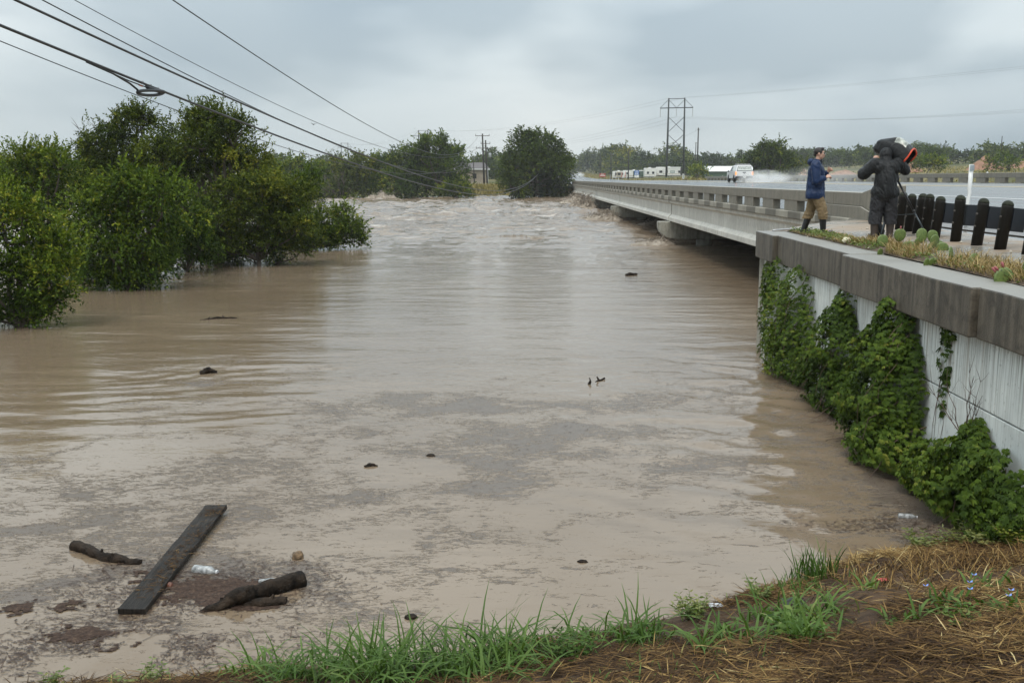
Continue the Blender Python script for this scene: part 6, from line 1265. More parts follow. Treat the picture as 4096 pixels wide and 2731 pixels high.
log('short dark stick near the thatch by the red scrap', [(1.98, 7.55, .30), (2.1, 7.68, .33), (2.22, 7.80, .33)], [.02, .025, .015], 10, 'driftwood_stick', 6, 0)
def bottle(label, p, rz, L=.21, r=.034, tilt=0.0, cap=(.6, .6, .6), name='plastic_bottle'):
    t = thing(name, label, 'bottle', p, rz); prof = [(.0, 0), (r * .8, .0), (r, .012), (r, L * .3), (r * .9, L * .35), (r, L * .4), (r, L * .68), (r * .45, L * .86), (r * .4, L * .94)]
    o = MB().lathe(prof, n=12).build('bottle_body', M['pet'], t, True, rot=(R(90 - tilt), 0, 0)); MB().lathe([(r * .45, L * .94), (r * .45, L * 1.0), (.001, L * 1.0)], n=10).build('bottle_cap', simple('cap_' + name, cap, .4), t, rot=(R(90 - tilt), 0, 0))
M['pet'] = simple('scuffed_clear_plastic', (.30, .31, .31), .18, .35, 22, .4, 30)
bottle('clear crushed plastic bottle floating near the vine-covered wall', (4.46, 11.02, .012), R(80)); bottle('dusty clear bottle half sunk below the low vine mound', (5.1, 10.71, .01), R(20), .16, .05, 40)
bottle('grimy white bottle lying against the plank', (-3.17, 9.42, .015), R(75), .27, .05); bottle('slim white bottle with red cap beside the split log', (-2.45, 9.12, .012), R(110), .19, .022, 0, (.4, .05, .03))
def blob(name, label, cat, p, r, mat, seed, sq=(1, 1, .7)):
    bm = bmesh.new(); bmesh.ops.create_icosphere(bm, subdivisions=3, radius=r)
    for v in bm.verts: v.co += v.normal * mnoise.noise(v.co / r * 1.6 + Vector((seed, 0, 0))) * r * .35; v.co = Vector((v.co.x * sq[0], v.co.y * sq[1], v.co.z * sq[2]))
    me = bpy.data.meshes.new(name); bm.to_mesh(me); bm.free(); me.polygons.foreach_set('use_smooth', np.ones(len(me.polygons), bool)); o = link(name, me, mat); o.location = p; tag(o, label, cat)
blob('floating_husk', 'round brown husk bobbing right of the driftwood', 'husk', (-2.21, 9.77, .02), .065, simple('brown_husk', (.16, .10, .05), .7, .4, 20, .8, 60), 3)
blob('rusty_ball', 'small rust-red ball beside the plank', 'ball', (-3.27, 9.02, .02), .028, simple('rust_ball', (.13, .05, .03), .6), 5, (1, 1, 1))
blob('clod', 'dark clod of litter floating off the lush grass', 'clod', (-.9, 8.35, .0), .05, M['wet_bark'], 6, (1.3, .9, .6)); blob('clod', 'dark clod drifting below the open scum patch', 'clod', (.72, 9.65, .0), .04, M['wet_bark'], 7, (1.3, .9, .6)); blob('clod', 'tiny dark lump at the rim of the open scum', 'clod', (-1.15, 13.6, .0), .045, M['wet_bark'], 8, (1.4, 1, .6))
blob('pale_stone', 'single pale stone in the dry verge near the cap joint', 'stone', (6.03, 18.0, strip_z(6.03, 18.0) + .08), .065, simple('cream_stone', (.62, .58, .42), .8), 9, (1.2, 1, .8))
def scrap(name, label, p, col, s, seed):
    rng = np.random.default_rng(seed); n = 6; a = np.linspace(-1, 1, n); X, Y = np.meshgrid(a, a); Z = rng.uniform(0, .5, (n, n)); idx = np.arange(n * n).reshape(n, n); F = np.stack([idx[:-1, :-1], idx[:-1, 1:], idx[1:, 1:], idx[1:, :-1]], -1).reshape(-1, 4)
    V = np.stack([X * s + rng.normal(size=(n, n)) * s * .12, Y * s * .6, Z * s * .7], -1).reshape(-1, 3); o = link(name, np_mesh('scrap', V, F), simple(name, col, .45, .1)); so = o.modifiers.new('thick', 'SOLIDIFY'); so.thickness = .002; o.location = p; tag(o, label, 'litter')
scrap('red_scrap', 'bright coral-red scrap lying on the dry thatch', (3.18, 8.1, float(bank_z(np.array(3.18), np.array(8.1))) + .02), (.70, .12, .11), .045, 1)
scrap('silver_wrapper', 'crumpled silver wrapper at the water edge by the pale herb', (1.82, 8.38, float(bank_z(np.array(1.82), np.array(8.38))) + .03), (.55, .57, .60), .055, 2)
scrap('black_scrap', 'torn strip of black plastic on the thatch', (2.35, 7.85, float(bank_z(np.array(2.35), np.array(7.85))) + .03), (.02, .02, .02), .10, 3)
def litter():
    """twigs, reeds and chips gathered on the slack water"""
    rng = np.random.default_rng(55); n = 210000
    x = rng.uniform(-6.5, 5.6, n); y = 7 + 17 * rng.uniform(0, 1, n) ** 1.7; s = scum_raw(x, y); heap = np.exp(-(((x + 3.0) / 1.0) ** 2 + ((y - 9.05) / .55) ** 2)) + .8 * np.exp(-(((x + 3.3) / 1.1) ** 2 + ((y - 7.8) / .4) ** 2)) + .5 * np.exp(-(((x - 4.2) / .9) ** 2 + ((y - 10.7) / .6) ** 2))
    k = rng.uniform(0, 1, n) < np.clip(.07 * sstep(.0, .2, s) + 1.6 * heap * sstep(.36, .58, fbm(x * 2.2, y * 2.8, 57, 3)), 0, 1) * sstep(25, 17, y); x, y, heap = x[k], y[k], heap[k]; n = len(x)
    a = rng.normal(.1, .7, n) + np.pi * (rng.uniform(0, 1, n) < .5); ln = np.where(rng.uniform(0, 1, n) < .1, .16, .05)
    V, F, Rn = blades(np.c_[x, y, water_h(x, y) + .006 + .03 * heap * rng.uniform(0, 1, n)], np.c_[np.cos(a), np.sin(a), rng.uniform(-.02, .06, n)], rng, 1.0, .010, .03, .28, 2, .16)
    # scale each blade about its root by its own length
    R0 = np.repeat(np.c_[x, y, water_h(x, y) + .006], 6, 0); V = R0 + (V - R0) * np.repeat(ln, 6)[:, None] * np.array([1, 1, 1]); 
    side = (np.arange(len(V)) % 2 * 2 - 1)[:, None]; V = V + side * np.repeat(np.c_[-np.sin(a), np.cos(a), np.zeros(n)], 6, 0) * .0035
    V[:, 2] = np.maximum(V[:, 2], R0[:, 2] - .002)
    o = link('floating_litter', np_mesh('litter', V, F, False, {'rnd': Rn}), M['litter']); tag(o, 'dark twigs and reed bits afloat on the slack water', 'litter', kind='stuff')
M['litter'] = leafmat('floating_bits', [(0.0, (0.020, 0.011, 0.007)), (0.5, (0.070, 0.038, 0.025)), (0.85, (0.17, 0.095, 0.055)), (1.0, (0.36, 0.30, 0.22))], 0.05, 0.5, 0.4)
litter()
def silt_mats():
    """sodden brown mats of chaff and silt caught by the driftwood"""
    xs = np.arange(-4.9, -1.3, .018); ys = np.arange(7.3, 10.1, .018); X, Y = np.meshgrid(xs, ys)
    heap = np.exp(-(((X + 3.05) / .75) ** 2 + ((Y - 9.05) / .42) ** 2)) + .75 * np.exp(-(((X + 3.5) / .9) ** 2 + ((Y - 7.95) / .3) ** 2)) + .8 * np.exp(-(((X + 2.35) / .35) ** 2 + ((Y - 8.62) / .2) ** 2)) + .6 * np.exp(-(((X + 3.75) / .5) ** 2 + ((Y - 9.45) / .25) ** 2)) + .6 * np.exp(-(((X + 4.3) / .5) ** 2 + ((Y - 8.5) / .25) ** 2))
    f = heap * 1.0 - .62 + 1.5 * (fbm(X * 2.4, Y * 3.0, 58, 6, .68) - .5) + .9 * (fbm(X * 9, Y * 15, 60, 4, .7) - .5); Z = np.clip(f, -.05, 1) * .022 + .006 + .012 * (fbm(X * 14, Y * 14, 59, 3) - .5) * sstep(0, .2, f)
    nx, ny = len(xs), len(ys); idx = np.arange(nx * ny).reshape(ny, nx); F = np.stack([idx[:-1, :-1], idx[:-1, 1:], idx[1:, 1:], idx[1:, :-1]], -1).reshape(-1, 4)
    F = F[(f.ravel()[F].min(1) > -0.02)]
    t = NT('sodden_chaff'); v = t.pos(); a = t.noise(v, 30, 5, .7); c = t.ramp(a, [(.3, (.020, .012, .009)), (.55, (.064, .040, .029)), (.75, (.14, .095, .065))]); t.pbsdf(c, .75, t.bump(a, 1.0, .02), .15)
    o = link('silt_mat', np_mesh('mats', np.stack([X, Y, Z], -1).reshape(-1, 3), F, True), t.m); tag(o, 'sodden brown mats of chaff and silt around the driftwood', 'silt', kind='stuff')
silt_mats()
def bird(label, p, rz):
    t = thing('bird', label, 'bird', p, rz, 'birds in flight'); MB().tube([(0, -.11, 0), (0, -.04, .01), (0, .06, .012), (0, .11, 0)], [.008, .03, .028, .008], 8).build('bird_body', M['black_trim'], t, True)
    for s in (-1, 1): MB().hexa([(0, -.05, .01), (s * .16, -.02, .08), (s * .16, .05, .08), (0, .05, .01), (0, -.05, .016), (s * .16, -.02, .084), (s * .16, .05, .084), (0, .05, .016)]).add([(s * .16, -.02, .082), (s * .30, .0, .04), (s * .16, .05, .082)], [(0, 1, 2)]).build('wing', M['black_trim'], t)
bird('small dark bird flying between the thin power lines', (-11.7, 60, 7.0), R(40)); bird('small dark bird gliding above the feathery bank tree', (-20.5, 214, 14.3), R(-50))
# ------------------------------------------------------------------ spray behind the vehicles, and the rainy air
def mist(name, label, c, s, dens, seed, rz=0.0):
    bm = bmesh.new(); bmesh.ops.create_icosphere(bm, subdivisions=3, radius=1.0); me = bpy.data.meshes.new(name); bm.to_mesh(me); bm.free()
    t = NT(name); tc = t.n('ShaderNodeTexCoord'); ln = t.n('ShaderNodeVectorMath', operation='LENGTH'); t.l(tc.outputs['Object'], ln.inputs[0])
    n = t.noise(tc.outputs['Object'], 2.2, 4, .6); f = t.math('SUBTRACT', 1.0, ln.outputs['Value'], clamp=True)
    dn = t.math('MULTIPLY', t.math('MULTIPLY', f, t.ramp(n, [(.38, 0.0), (.7, 1.0)])), dens)
    pv = t.n('ShaderNodeVolumePrincipled'); pv.inputs['Color'].default_value = (.95, .96, .97, 1); t.l(dn, pv.inputs['Density']); t.l(pv.outputs[0], t.out.inputs['Volume'])
    o = link(name, me, t.m); o.location = c; o.scale = s; o.rotation_euler = (0, 0, rz); tag(o, label, 'spray', kind='stuff')
mist('tyre_spray', 'white mist thrown up behind the pickup', tuple(BW(tu + .8, tv - 8, float(road_z(tu, tv)) + .25)), (2.4, 8.5, 1.15), 1.1, 1, -BA)
mist('tyre_spray', 'faint mist hanging over the deck behind the pickup', tuple(BW(tu + 1.5, tv - 26, float(road_z(tu, tv)) + .5)), (3.2, 14, 1.2), .12, 2, -BA)
mist('tyre_spray', 'pale mist around the distant car', tuple(BW(cu + .3, cv - 5, float(road_z(cu, cv)) + .6)), (3.0, 8, 2.0), .6, 3, -BA)
def haze():
    mb = MB(); mb.b2(-1300, 1700, -130, 2050, -3.0, 48.0); t = NT('rain_haze'); pv = t.n('ShaderNodeVolumePrincipled'); pv.inputs['Color'].default_value = (.93, .96, 1.0, 1); pv.inputs['Density'].default_value = HAZE; t.l(pv.outputs[0], t.out.inputs['Volume'])
    o = mb.build('haze', t.m); tag(o, kind='stuff')
HAZE = 0.0002
haze()
# ------------------------------------------------------------------ people
def capsule(bm, p0, r0, p1, r1, n=14, ring=5, sq=1.0):
    p0, p1 = Vector(p0), Vector(p1); t = p1 - p0; L = t.length; t = t.normalized() if L > 1e-6 else Vector((0, 0, 1)); u = t.orthogonal().normalized(); w = t.cross(u); prof = []
    for i in range(ring + 1): a = math.pi / 2 * (1 - i / ring); prof.append((-r0 * math.sin(a), r0 * math.cos(a)))
    for i in range(ring + 1): a = math.pi / 2 * i / ring; prof.append((L + r1 * math.sin(a), r1 * math.cos(a)))
    rows = [[bm.verts.new(p0 + t * s + (u * math.cos(2 * math.pi * k / n) + w * math.sin(2 * math.pi * k / n)) * max(r, 1e-4)) for k in range(n)] for s, r in prof]
    for a, b in zip(rows[:-1], rows[1:]):
        for k in range(n): bm.faces.new((a[k], a[(k + 1) % n], b[(k + 1) % n], b[k]))
    bm.faces.new(rows[0][::-1]); bm.faces.new(rows[-1])
def ellip(bm, c, r, rot=None):
    v = bmesh.ops.create_icosphere(bm, subdivisions=3, radius=1.0)['verts']; S = Matrix.Diagonal((*r, 1)); m = Matrix.Translation(c) @ (rot.to_4x4() if rot is not None else Matrix()) @ S
    for q in v: q.co = m @ q.co
def skin(name, mat, parent, caps=(), ells=(), voxel=.012, it=4, folds=None, cut=None):
    """one continuous surface grown round a set of tapered limbs"""
    bm = bmesh.new()
    for c in caps: capsule(bm, *c)
    for e in ells: ellip(bm, *e)
    me = bpy.data.meshes.new('src'); bm.to_mesh(me); bm.free(); o = bpy.data.objects.new('src', me); COL.objects.link(o)
    m = o.modifiers.new('r', 'REMESH'); m.mode = 'VOXEL'; m.voxel_size = voxel; s = o.modifiers.new('s', 'SMOOTH'); s.factor = .5; s.iterations = it
    dg = bpy.context.evaluated_depsgraph_get(); out = bpy.data.meshes.new_from_object(o.evaluated_get(dg)); bpy.data.objects.remove(o)
    n = len(out.vertices); co = np.empty(n * 3, np.float32); out.vertices.foreach_get('co', co); co = co.reshape(-1, 3)
    if folds:
        amp, fx, fz, sd_ = folds; no = np.empty(n * 3, np.float32); out.vertices.foreach_get('normal', no); no = no.reshape(-1, 3)
        ang = np.arctan2(co[:, 1], co[:, 0]); w = fbm(ang * 1.7 + co[:, 0] * fx * .5 + co[:, 2] * 2.0, co[:, 2] * fz + co[:, 0] * fx, sd_, 4, .6); rid = 1 - np.abs(2 * w - 1)
        co = co + no * (amp * (rid - .6))[:, None]; out.vertices.foreach_set('co', co.ravel())
    if cut:
        bm = bmesh.new(); bm.from_mesh(out)
        for (p, nn) in cut: bmesh.ops.bisect_plane(bm, geom=bm.verts[:] + bm.edges[:] + bm.faces[:], plane_co=p, plane_no=nn, clear_outer=True)
        bm.to_mesh(out); bm.free()
    out.polygons.foreach_set('use_smooth', np.ones(len(out.polygons), bool)); out.update(); out.materials.clear()
    ob = link(name, out, mat, parent)
    if cut: so = ob.modifiers.new('cloth', 'SOLIDIFY'); so.thickness = .006; so.offset = -1
    return ob
def cloth(name, c, rough, bump=.5, sc_=9.0):
    t = NT(name); v = t.pos((1, 1, .55), True); n = t.noise(v, sc_, 5, .65, 1.2); f = t.noise(v, sc_ * 7, 3)
    col = t.ramp(n, [(.3, tuple(q * .7 for q in c)), (.7, tuple(min(1, q * 1.25) for q in c))]); t.pbsdf(col, rough, t.bump(f, .1, .004, t.bump(n, bump, .035)), .22); return t.m
M['skin'] = simple('skin', (0.50, 0.30, 0.22), 0.5, 0.05); M['hair'] = simple('dark_hair', (0.016, 0.012, 0.010), 0.5, 0.2, 30, .5, 90); M['navy'] = cloth('navy_rain_jacket', (0.010, 0.025, 0.072), .42); M['khaki'] = cloth('khaki_cotton', (0.20, 0.145, 0.08), .8, .7, 11)
M['boot_black'] = simple('black_rubber_boot', (0.012, 0.012, 0.013), 0.3, 0.1); M['boot_brown'] = simple('muddy_brown_boot', (0.045, 0.032, 0.025), 0.5, 0.2, 8); M['nylon'] = cloth('black_wet_nylon', (0.016, 0.017, 0.018), .36, .9, 12); M['nylon_grey'] = cloth('charcoal_wet_nylon', (0.028, 0.028, 0.031), .42, .9, 12)
M['collar'] = cloth('dark_collar', (0.010, 0.013, 0.022), .6); M['eye'] = simple('eye_white', (0.7, 0.68, 0.65), .2, .02); M['iris'] = simple('dark_iris', (0.02, 0.015, 0.01), .2, .02); M['lip'] = simple('lips', (0.33, 0.14, 0.11), .5, .05)
def hand_caps(w, d, up, curl, side=1, s=1.0):
    """palm and five bent fingers from a wrist w, pointing d, back of hand towards up"""
    w, d, up = Vector(w), Vector(d).normalized(), Vector(up).normalized(); up = (up - d * up.dot(d)).normalized(); lat = d.cross(up) * side; caps = []; pe = w + d * .085 * s
    for k in (-1, -.33, .33, 1): caps.append((w + lat * k * .018 * s, .017 * s, pe + lat * k * .030 * s, .0135 * s))
    for k, ln in ((-1, .060), (-.33, .078), (.33, .084), (1, .074)):
        p = pe + lat * k * .031 * s; a = curl; q = p + (d * math.cos(a) - up * math.sin(a)) * ln * .48 * s; a2 = curl * 2.1; r = q + (d * math.cos(a2) - up * math.sin(a2)) * ln * .34 * s; a3 = curl * 2.9; e = r + (d * math.cos(a3) - up * math.sin(a3)) * ln * .26 * s
        caps += [(p, .0105 * s, q, .0095 * s), (q, .0095 * s, r, .0088 * s), (r, .0088 * s, e, .0078 * s)]
    tb = w + d * .025 * s + lat * .030 * s; tm = tb + (d * .6 + lat * .75 + up * .15).normalized() * .042 * s; te = tm + (d * .85 + lat * .15 - up * .1).normalized() * .034 * s
    caps += [(w + d * .012 * s, .017 * s, tb, .0135 * s), (tb, .0135 * s, tm, .011 * s), (tm, .011 * s, te, .0085 * s)]; return caps
def head_ells(c):
    c = Vector(c); V = Vector
    e = [(c + V((0, -.012, .025)), (.076, .094, .092)), (c + V((0, .022, -.045)), (.060, .066, .068)), (c + V((0, .052, -.088)), (.030, .030, .022)), (c + V((0, .086, .028)), (.048, .018, .016)), (c + V((0, .101, -.022)), (.014, .018, .014)), (c + V((0, .088, -.062)), (.026, .016, .016))]
    for s in (-1, 1): e += [(c + V((s * .078, -.005, -.008)), (.010, .021, .032)), (c + V((s * .038, .068, -.022)), (.022, .022, .022))]
    return e
def face(parent, c, mouth=.010):
    c = Vector(c)
    for s in (-1, 1):
        e = MB().lathe([(.001, -.011), (.008, -.008), (.011, 0), (.008, .008), (.001, .011)], n=10).build('eye', M['eye'], parent, True, loc=tuple(c + Vector((s * .031, .081, .006)))); MB().lathe([(.001, 0), (.005, .001), (.001, .002)], n=8).build('iris', M['iris'], e, loc=(0, .0102, 0), rot=(R(-90), 0, 0))
        MB().tube([c + Vector((s * .014, .100, .026)), c + Vector((s * .032, .098, .031)), c + Vector((s * .050, .086, .025))], [.004, .0045, .003], 6).build('eyebrow', M['hair'], parent, True)
    MB().tube([c + Vector((-.024, .093, -.062)), c + Vector((-.010, .106, -.060 + mouth * .2)), c + Vector((.010, .106, -.060 + mouth * .2)), c + Vector((.024, .093, -.062))], [.003, .007, .007, .003], 6).build('mouth', M['lip'], parent, True)
def reporter():
    x, y = 6.36, 21.1; t = thing('person', 'person in navy rain jacket, khaki trousers and black boots gesturing with both hands', 'person', (x, y, float(walk_z(np.array(x), np.array(y)))), R(-108)); H = (0, .045, 1.665)
    rw, re, rs = (.15, .20, 1.18), (.27, .0, 1.10), (.205, -.01, 1.43); lw, le, ls = (-.13, .23, 1.30), (-.27, .06, 1.12), (-.205, -.01, 1.43)
    rf, lf = (.105, .20, .09), (-.10, -.20, .09); rk, lk = (.115, .16, .50), (-.105, -.08, .50); rh, lh = (.095, .0, .90), (-.095, .0, .90)
    caps = [((0, 0, .95), .13, (0, .0, 1.2), .13), ((-.1, 0, 1.36), .08, (.1, 0, 1.36), .08), ((0, 0, 1.2), .14, (0, 0, 1.36), .11), ((0, .0, 1.42), .058, (0, .03, 1.60), .052), (rs, .05, re, .042), (re, .042, rw, .028), (ls, .05, le, .042), (le, .042, lw, .028), (rh, .085, rk, .058), (rk, .055, rf, .038), (lh, .085, lk, .058), (lk, .055, lf, .038), (rf, .04, (.12, .33, .045), .035), (lf, .04, (-.11, -.06, .045), .035)]
    caps += hand_caps(rw, (-.25, .9, .25), (.5, -.1, .8), .95, -1) + hand_caps(lw, (.25, .75, .6), (-.6, .1, .6), 1.1, 1)
    skin('body', M['skin'], t, caps, head_ells(H), .0075, 3)
    face(t, H)
    hc = Vector(H)
    skin('hair', M['hair'], t, (), [(hc + Vector((0, -.022, .040)), (.084, .098, .088)), (hc + Vector((0, .050, .098)), (.058, .046, .030)), (hc + Vector((.058, .0, .03)), (.026, .05, .05)), (hc + Vector((-.058, .0, .03)), (.026, .05, .05)), (hc + Vector((0, -.085, -.01)), (.055, .03, .06))], .008, 2, (.006, 8, 20, 3), [((0, hc.y + .070, hc.z), (0, 1, -.55)), ((0, 0, hc.z - .055), (0, 0, -1))])
    gl_ = MB()
    for s in (-1, 1): gl_.tube([hc + Vector((s * .033 + .022 * math.cos(a), .108 - .012 * abs(math.cos(a)) * (1 if s * math.cos(a) > 0 else 0), .004 + .016 * math.sin(a))) for a in [2 * math.pi * i / 14 for i in range(15)]], .0022, 5); gl_.tube([hc + Vector((s * .056, .098, .008)), hc + Vector((s * .084, .0, .008))], .0022, 5)
    gl_.tube([hc + Vector((-.011, .108, .008)), hc + Vector((.011, .108, .008))], .0022, 5); gl_.build('glasses', M['black_trim'], t)
    J = [((0, .0, .80), .195, (0, .0, 1.05), .180), ((0, 0, 1.05), .170, (0, .0, 1.28), .168), ((-.10, -.01, 1.36), .125, (.10, -.01, 1.36), .125), ((-.06, 0, .80), .19, (.06, 0, .80), .19), ((0, 0, 1.40), .105, (0, .01, 1.50), .085), (rs, .098, re, .085), (re, .085, (.175, .15, 1.155), .058), (ls, .098, le, .085), (le, .085, (-.155, .19, 1.26), .058)]
    skin('jacket', M['navy'], t, J, [((0, -.115, 1.49), (.125, .075, .07))], .013, 4, (.030, 3.2, 6.0, 5), [((0, 0, .735), (0, 0, -1)), ((0, 0, 1.555), (0, .25, 1))])
    skin('collar', M['collar'], t, [((0, .03, 1.42), .080, (0, .035, 1.51), .076)], (), .011, 3, None, [((0, 0, 1.525), (0, -.2, 1))])
    for w, e, nm in ((rw, re, 1), (lw, le, 1)): p = Vector(w).lerp(Vector(e), .30); q = Vector(w).lerp(Vector(e), .06); MB().tube([p, q], [.047, .040], 12).build('cuff', M['collar'], t, True)
    T = [((-.03, 0, .86), .135, (.03, 0, .86), .135), (rh, .125, rk, .098), (rk, .098, (.105, .19, .28), .098), (lh, .125, lk, .098), (lk, .098, (-.10, -.16, .28), .098)]
    skin('trousers', M['khaki'], t, T, (), .012, 4, (.030, 4, 11, 9), [((0, 0, .315), (0, 0, -1)), ((0, 0, .82), (0, 0, 1))])
    for f, k, sy in ((rf, rk, .20), (lf, lk, -.20)):
        kk = Vector(k).lerp(Vector(f), .22)
        skin('boot', M['boot_black'], t, [((f[0], f[1] - .005, .08), .058, (f[0], kk.y, .40), .082), ((f[0], f[1] - .03, .055), .052, (f[0] + .01, f[1] + .17, .042), .044)], (), .010, 3, None, [((0, 0, .008), (0, 0, -1)), ((0, 0, .43), (0, 0, 1))])
reporter()
def cameraman():
    x, y = 6.95, 18.75; t = thing('person', 'person in black hooded rain suit seen from behind, working the covered camera', 'person', (x, y, float(walk_z(np.array(x), np.array(y)))), R(-6)); H = (.0, .10, 1.545)
    rs, re, rw = (.20, .02, 1.38), (.37, .14, 1.27), (.33, .36, 1.46); ls, le, lw = (-.20, .02, 1.38), (-.39, .10, 1.20), (-.185, .22, 1.46)
    rh, lh, rk, lk, rf, lf = (.10, .0, .84), (-.10, 0, .84), (.125, .04, .46), (-.135, .04, .46), (.13, .02, .09), (-.155, .02, .09)
    caps = [((0, 0, .9), .13, (0, .02, 1.2), .13), ((-.1, .02, 1.32), .08, (.1, .02, 1.32), .08), ((0, .02, 1.38), .058, (0, .08, 1.48), .052), (rs, .05, re, .042), (re, .042, rw, .028), (ls, .05, le, .042), (le, .042, lw, .028), (rh, .085, rk, .058), (rk, .055, rf, .038), (lh, .085, lk, .058), (lk, .055, lf, .038), (rf, .04, (.16, .16, .045), .035), (lf, .04, (-.19, .16, .045), .035)]
    caps += hand_caps(lw, (.55, .35, .75), (-.6, -.7, .3), .55, 1) + hand_caps(rw, (-.3, .8, .4), (.5, -.3, .6), .6, -1)
    skin('body', M['skin'], t, caps, head_ells(H), .0075, 3); face(t, H)
    J = [((0, .0, .86), .20, (0, .01, 1.12), .195), ((-.09, 0, .86), .16, (.09, 0, .86), .16), ((-.11, .02, 1.32), .145, (.11, .02, 1.32), .145), ((0, .01, 1.12), .19, (0, .02, 1.28), .17), (rs, .115, re, .095), (re, .095, Vector(re).lerp(Vector(rw), .78), .06), (ls, .115, le, .105), (le, .105, Vector(le).lerp(Vector(lw), .80), .055)]
    skin('rain_jacket', M['nylon'], t, J, (), .012, 3, (.036, 4.0, 5.0, 15), [((0, 0, .745), (0, 0, -1))])
    skin('hood', M['nylon'], t, [((0, .03, 1.40), .105, (0, .07, 1.47), .112)], [((H[0], H[1] - .005, H[2] + .01), (.112, .130, .135))], .010, 3, (.016, 8, 9, 6), [((0, H[1] + .075, 0), (0, 1, 0))])
    T = [((-.04, 0, .82), .15, (.04, 0, .82), .15), (rh, .135, rk, .118), (rk, .118, (.13, .03, .26), .108), (lh, .135, lk, .118), (lk, .118, (-.15, .03, .26), .108)]
    skin('rain_trousers', M['nylon_grey'], t, T, (), .012, 3, (.036, 5, 8, 19), [((0, 0, .275), (0, 0, -1)), ((0, 0, .82), (0, 0, 1))])
    for f in (rf, lf): skin('boot', M['boot_brown'], t, [((f[0], f[1] - .01, .08), .062, (f[0], f[1] - .01, .32), .078), ((f[0], f[1] - .03, .058), .056, (f[0] + (.03 if f[0] > 0 else -.03), f[1] + .17, .046), .048)], (), .010, 3, None, [((0, 0, .008), (0, 0, -1)), ((0, 0, .34), (0, 0, 1))])
cameraman()
def video_camera():
    c = Vector((7.11, 19.0, 4.37)); t = thing('video_camera', 'video camera under a black and clear rain cover with orange-red trim', 'camera', tuple(c), R(-112)); t.rotation_euler = (R(-20), 0, R(-128)); t.scale = (1.02, .92, 1.02)
    # local: +y along the lens
    MB().b2(-.065, .065, -.24, .12, -.10, .11).build('camera_body', M['black_trim'], t, bevel=.02); MB().tube([(0, .12, 0), (0, .24, -.01), (0, .26, -.01), (0, .34, -.015)], [.05, .05, .065, .07], 16).build('lens', M['black_trim'], t, True)
    MB().tube([(0, .335, -.015), (0, .345, -.015)], [.055, .055], 16).build('lens_glass', M['glass_dark'], t); MB().b2(-.10, -.06, .02, .12, .05, .13).build('viewfinder', M['black_trim'], t, bevel=.01); MB().tube([(0, -.18, .12), (0, -.12, .18), (0, .05, .18), (0, .10, .12)], .014, 6).build('handle', M['black_trim'], t, True)
    # rain cover: a draped tent, wide at the lens end
    n = 28; rows = []; sec = [(-.34, .10, .06, -.10), (-.28, .14, .14, -.13), (-.12, .16, .20, -.16), (.04, .17, .27, -.17), (.14, .18, .285, -.18), (.30, .20, .215, -.18), (.42, .205, .15, -.17)]; rnd = random.Random(4)
    def ring(y, w, top, bot): return [(w * math.copysign(abs(math.cos(a)) ** .8, math.cos(a)) + .012 * math.sin(5 * a + y * 9), y + .012 * math.sin(3 * a) - (.05 * max(0, -math.sin(a)) if y > .3 else 0), (top if math.sin(a) > 0 else -bot) * math.copysign(abs(math.sin(a)) ** .85, math.sin(a)) + .010 * math.cos(4 * a + y * 14)) for a in [2 * math.pi * k / n for k in range(n)]]
    for s in sec: rows += ring(*s)
    F = [(i * n + k, i * n + (k + 1) % n, (i + 1) * n + (k + 1) % n, (i + 1) * n + k) for i in range(len(sec) - 1) for k in range(n)]; mb = MB(); mb.add(rows, [tuple(range(n))[::-1]] + F); me = mb.mesh('cover', True)
    me.materials.append(M['nylon']); cl = NT('milky_clear_vinyl'); cl.pbsdf(cl.ramp(cl.noise(cl.pos((1, 1, 1), True), 14, 4), [(.35, (.14, .15, .135)), (.7, (.50, .52, .46))]), .15, None, .5); me.materials.append(cl.m)
    for p in me.polygons:
        if p.center.z > .17 and -.02 < p.center.y < .26: p.material_index = 1
    o = link('rain_cover', me, None, t); s_ = o.modifiers.new('t', 'SOLIDIFY'); s_.thickness = .004; sb = o.modifiers.new('s', 'SUBSURF'); sb.levels = 1; sb.render_levels = 1
    rg = ring(.425, .207, .152, -.17); MB().tube([rg[k] for k in range(-2, 17)], .017, 6).build('orange_trim', simple('orange_red_trim', (.62, .07, .025), .5), t, True)
    MB().tube([(.0, .36, -.10), (.0, .37, -.22), (-.01, .36, -.34), (-.02, .24, -.46), (.0, .14, -.55), (.0, .22, -.60), (.01, .34, -.66), (.0, .40, -.74), (.0, .36, -.79), (.0, .25, -.77)], .0055, 6).build('cord', M['black_trim'], t, True)
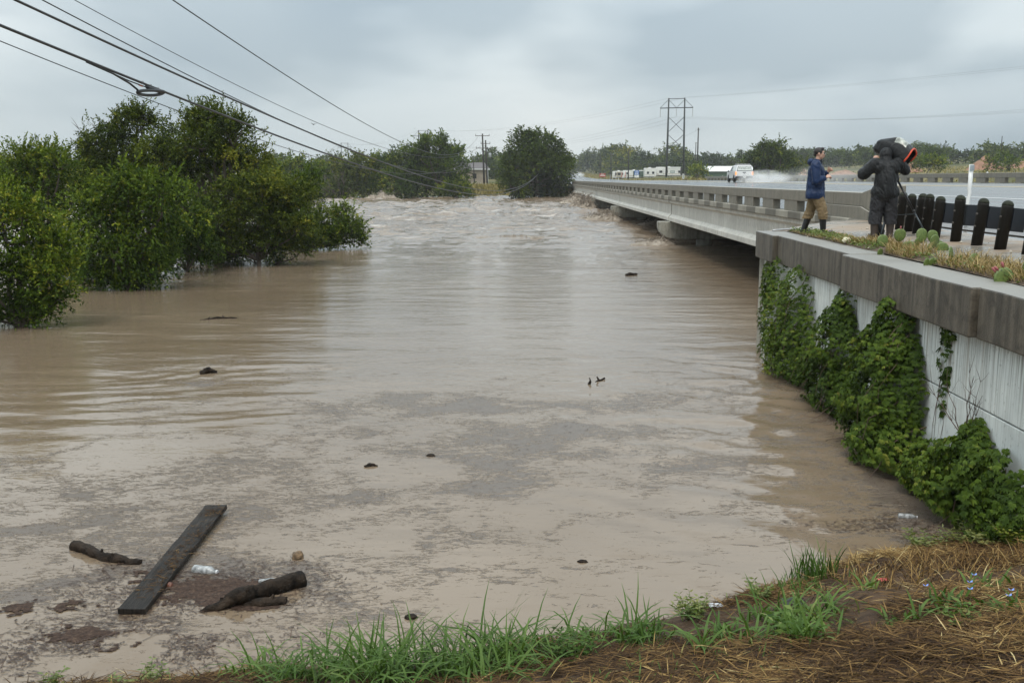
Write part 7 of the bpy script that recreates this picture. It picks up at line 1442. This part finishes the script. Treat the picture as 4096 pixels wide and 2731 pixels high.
def tripod():
    x, y = 7.22, 19.0; g = float(walk_z(np.array(x), np.array(y))); t = thing('tripod', 'black camera tripod with a spreader standing between the person and the posts', 'tripod', (x, y, g)); top = (0, 0, 1.05)
    MB().lathe([(.07, 0), (.075, .05), (.05, .12), (.06, .2)], c=(0, 0, 1.05), n=14).build('fluid_head', M['black_trim'], t, True); MB().tube([(0, 0, 1.24), (0, 0, 1.52)], [.05, .06], 10).build('mount', M['black_trim'], t, True); MB().tube([(0, 0, 1.2), (-.25, .1, 1.05), (-.34, .12, .98)], .013, 6).build('pan_handle', M['black_trim'], t, True)
    feet = [(.50, -.42), (-.34, -.32), (.05, .62)]
    for fx, fy in feet:
        gz = float(walk_z(np.array(x + fx), np.array(y + fy))) - g; f = Vector((fx, fy, gz + .02)); a = Vector((fx * .08, fy * .08, 1.06)); m = a.lerp(f, .55)
        l = MB().tube([a, m], .021, 8).build('leg', M['boot_black'], t, True); MB().tube([m, f], .014, 8).build('lower_tube', M['galv_dark'], l, True); MB().tube([m + (a - m) * .04, m - (a - m) * .04], .026, 8).build('leg_lock', M['black_trim'], l, True); MB().lathe([(.03, -.02), (.032, .01), (.015, .04)], c=tuple(f), n=8).build('foot', M['black_trim'], l, True)
        MB().tube([(0, 0, .42), tuple(a.lerp(f, .6))], .008, 6).build('spreader_arm', M['galv_dark'], t)
    MB().tube([(0, 0, 1.05), (0, 0, .40)], .018, 8).build('centre_column', M['boot_black'], t)
M['galv_dark'] = simple('dark_anodised_tube', (.07, .085, .095), .35, .1, metal=.6)
video_camera(); tripod()
b = MB(); b.tube([(0, 0, .0), (.02, .02, .12), (-.01, .01, .30)], [.09, .13, .07], 10); o = b.build('gear_bag', M['nylon'], None, True); o.location = (6.98, 19.12, float(walk_z(np.array(6.98), np.array(19.1)))); tag(o, 'black gear bag hanging behind the legs of the person at the camera', 'bag')
rod = MB().tube([(0, 0, .02), (.35, .25, .03), (.75, .42, .02)], .018, 6).build('steel_rod', M['galv'], None, True); rod.location = (5.85, 22.45, 2.69); tag(rod, 'thin steel rod lying on the far corner of the cap', 'rod')
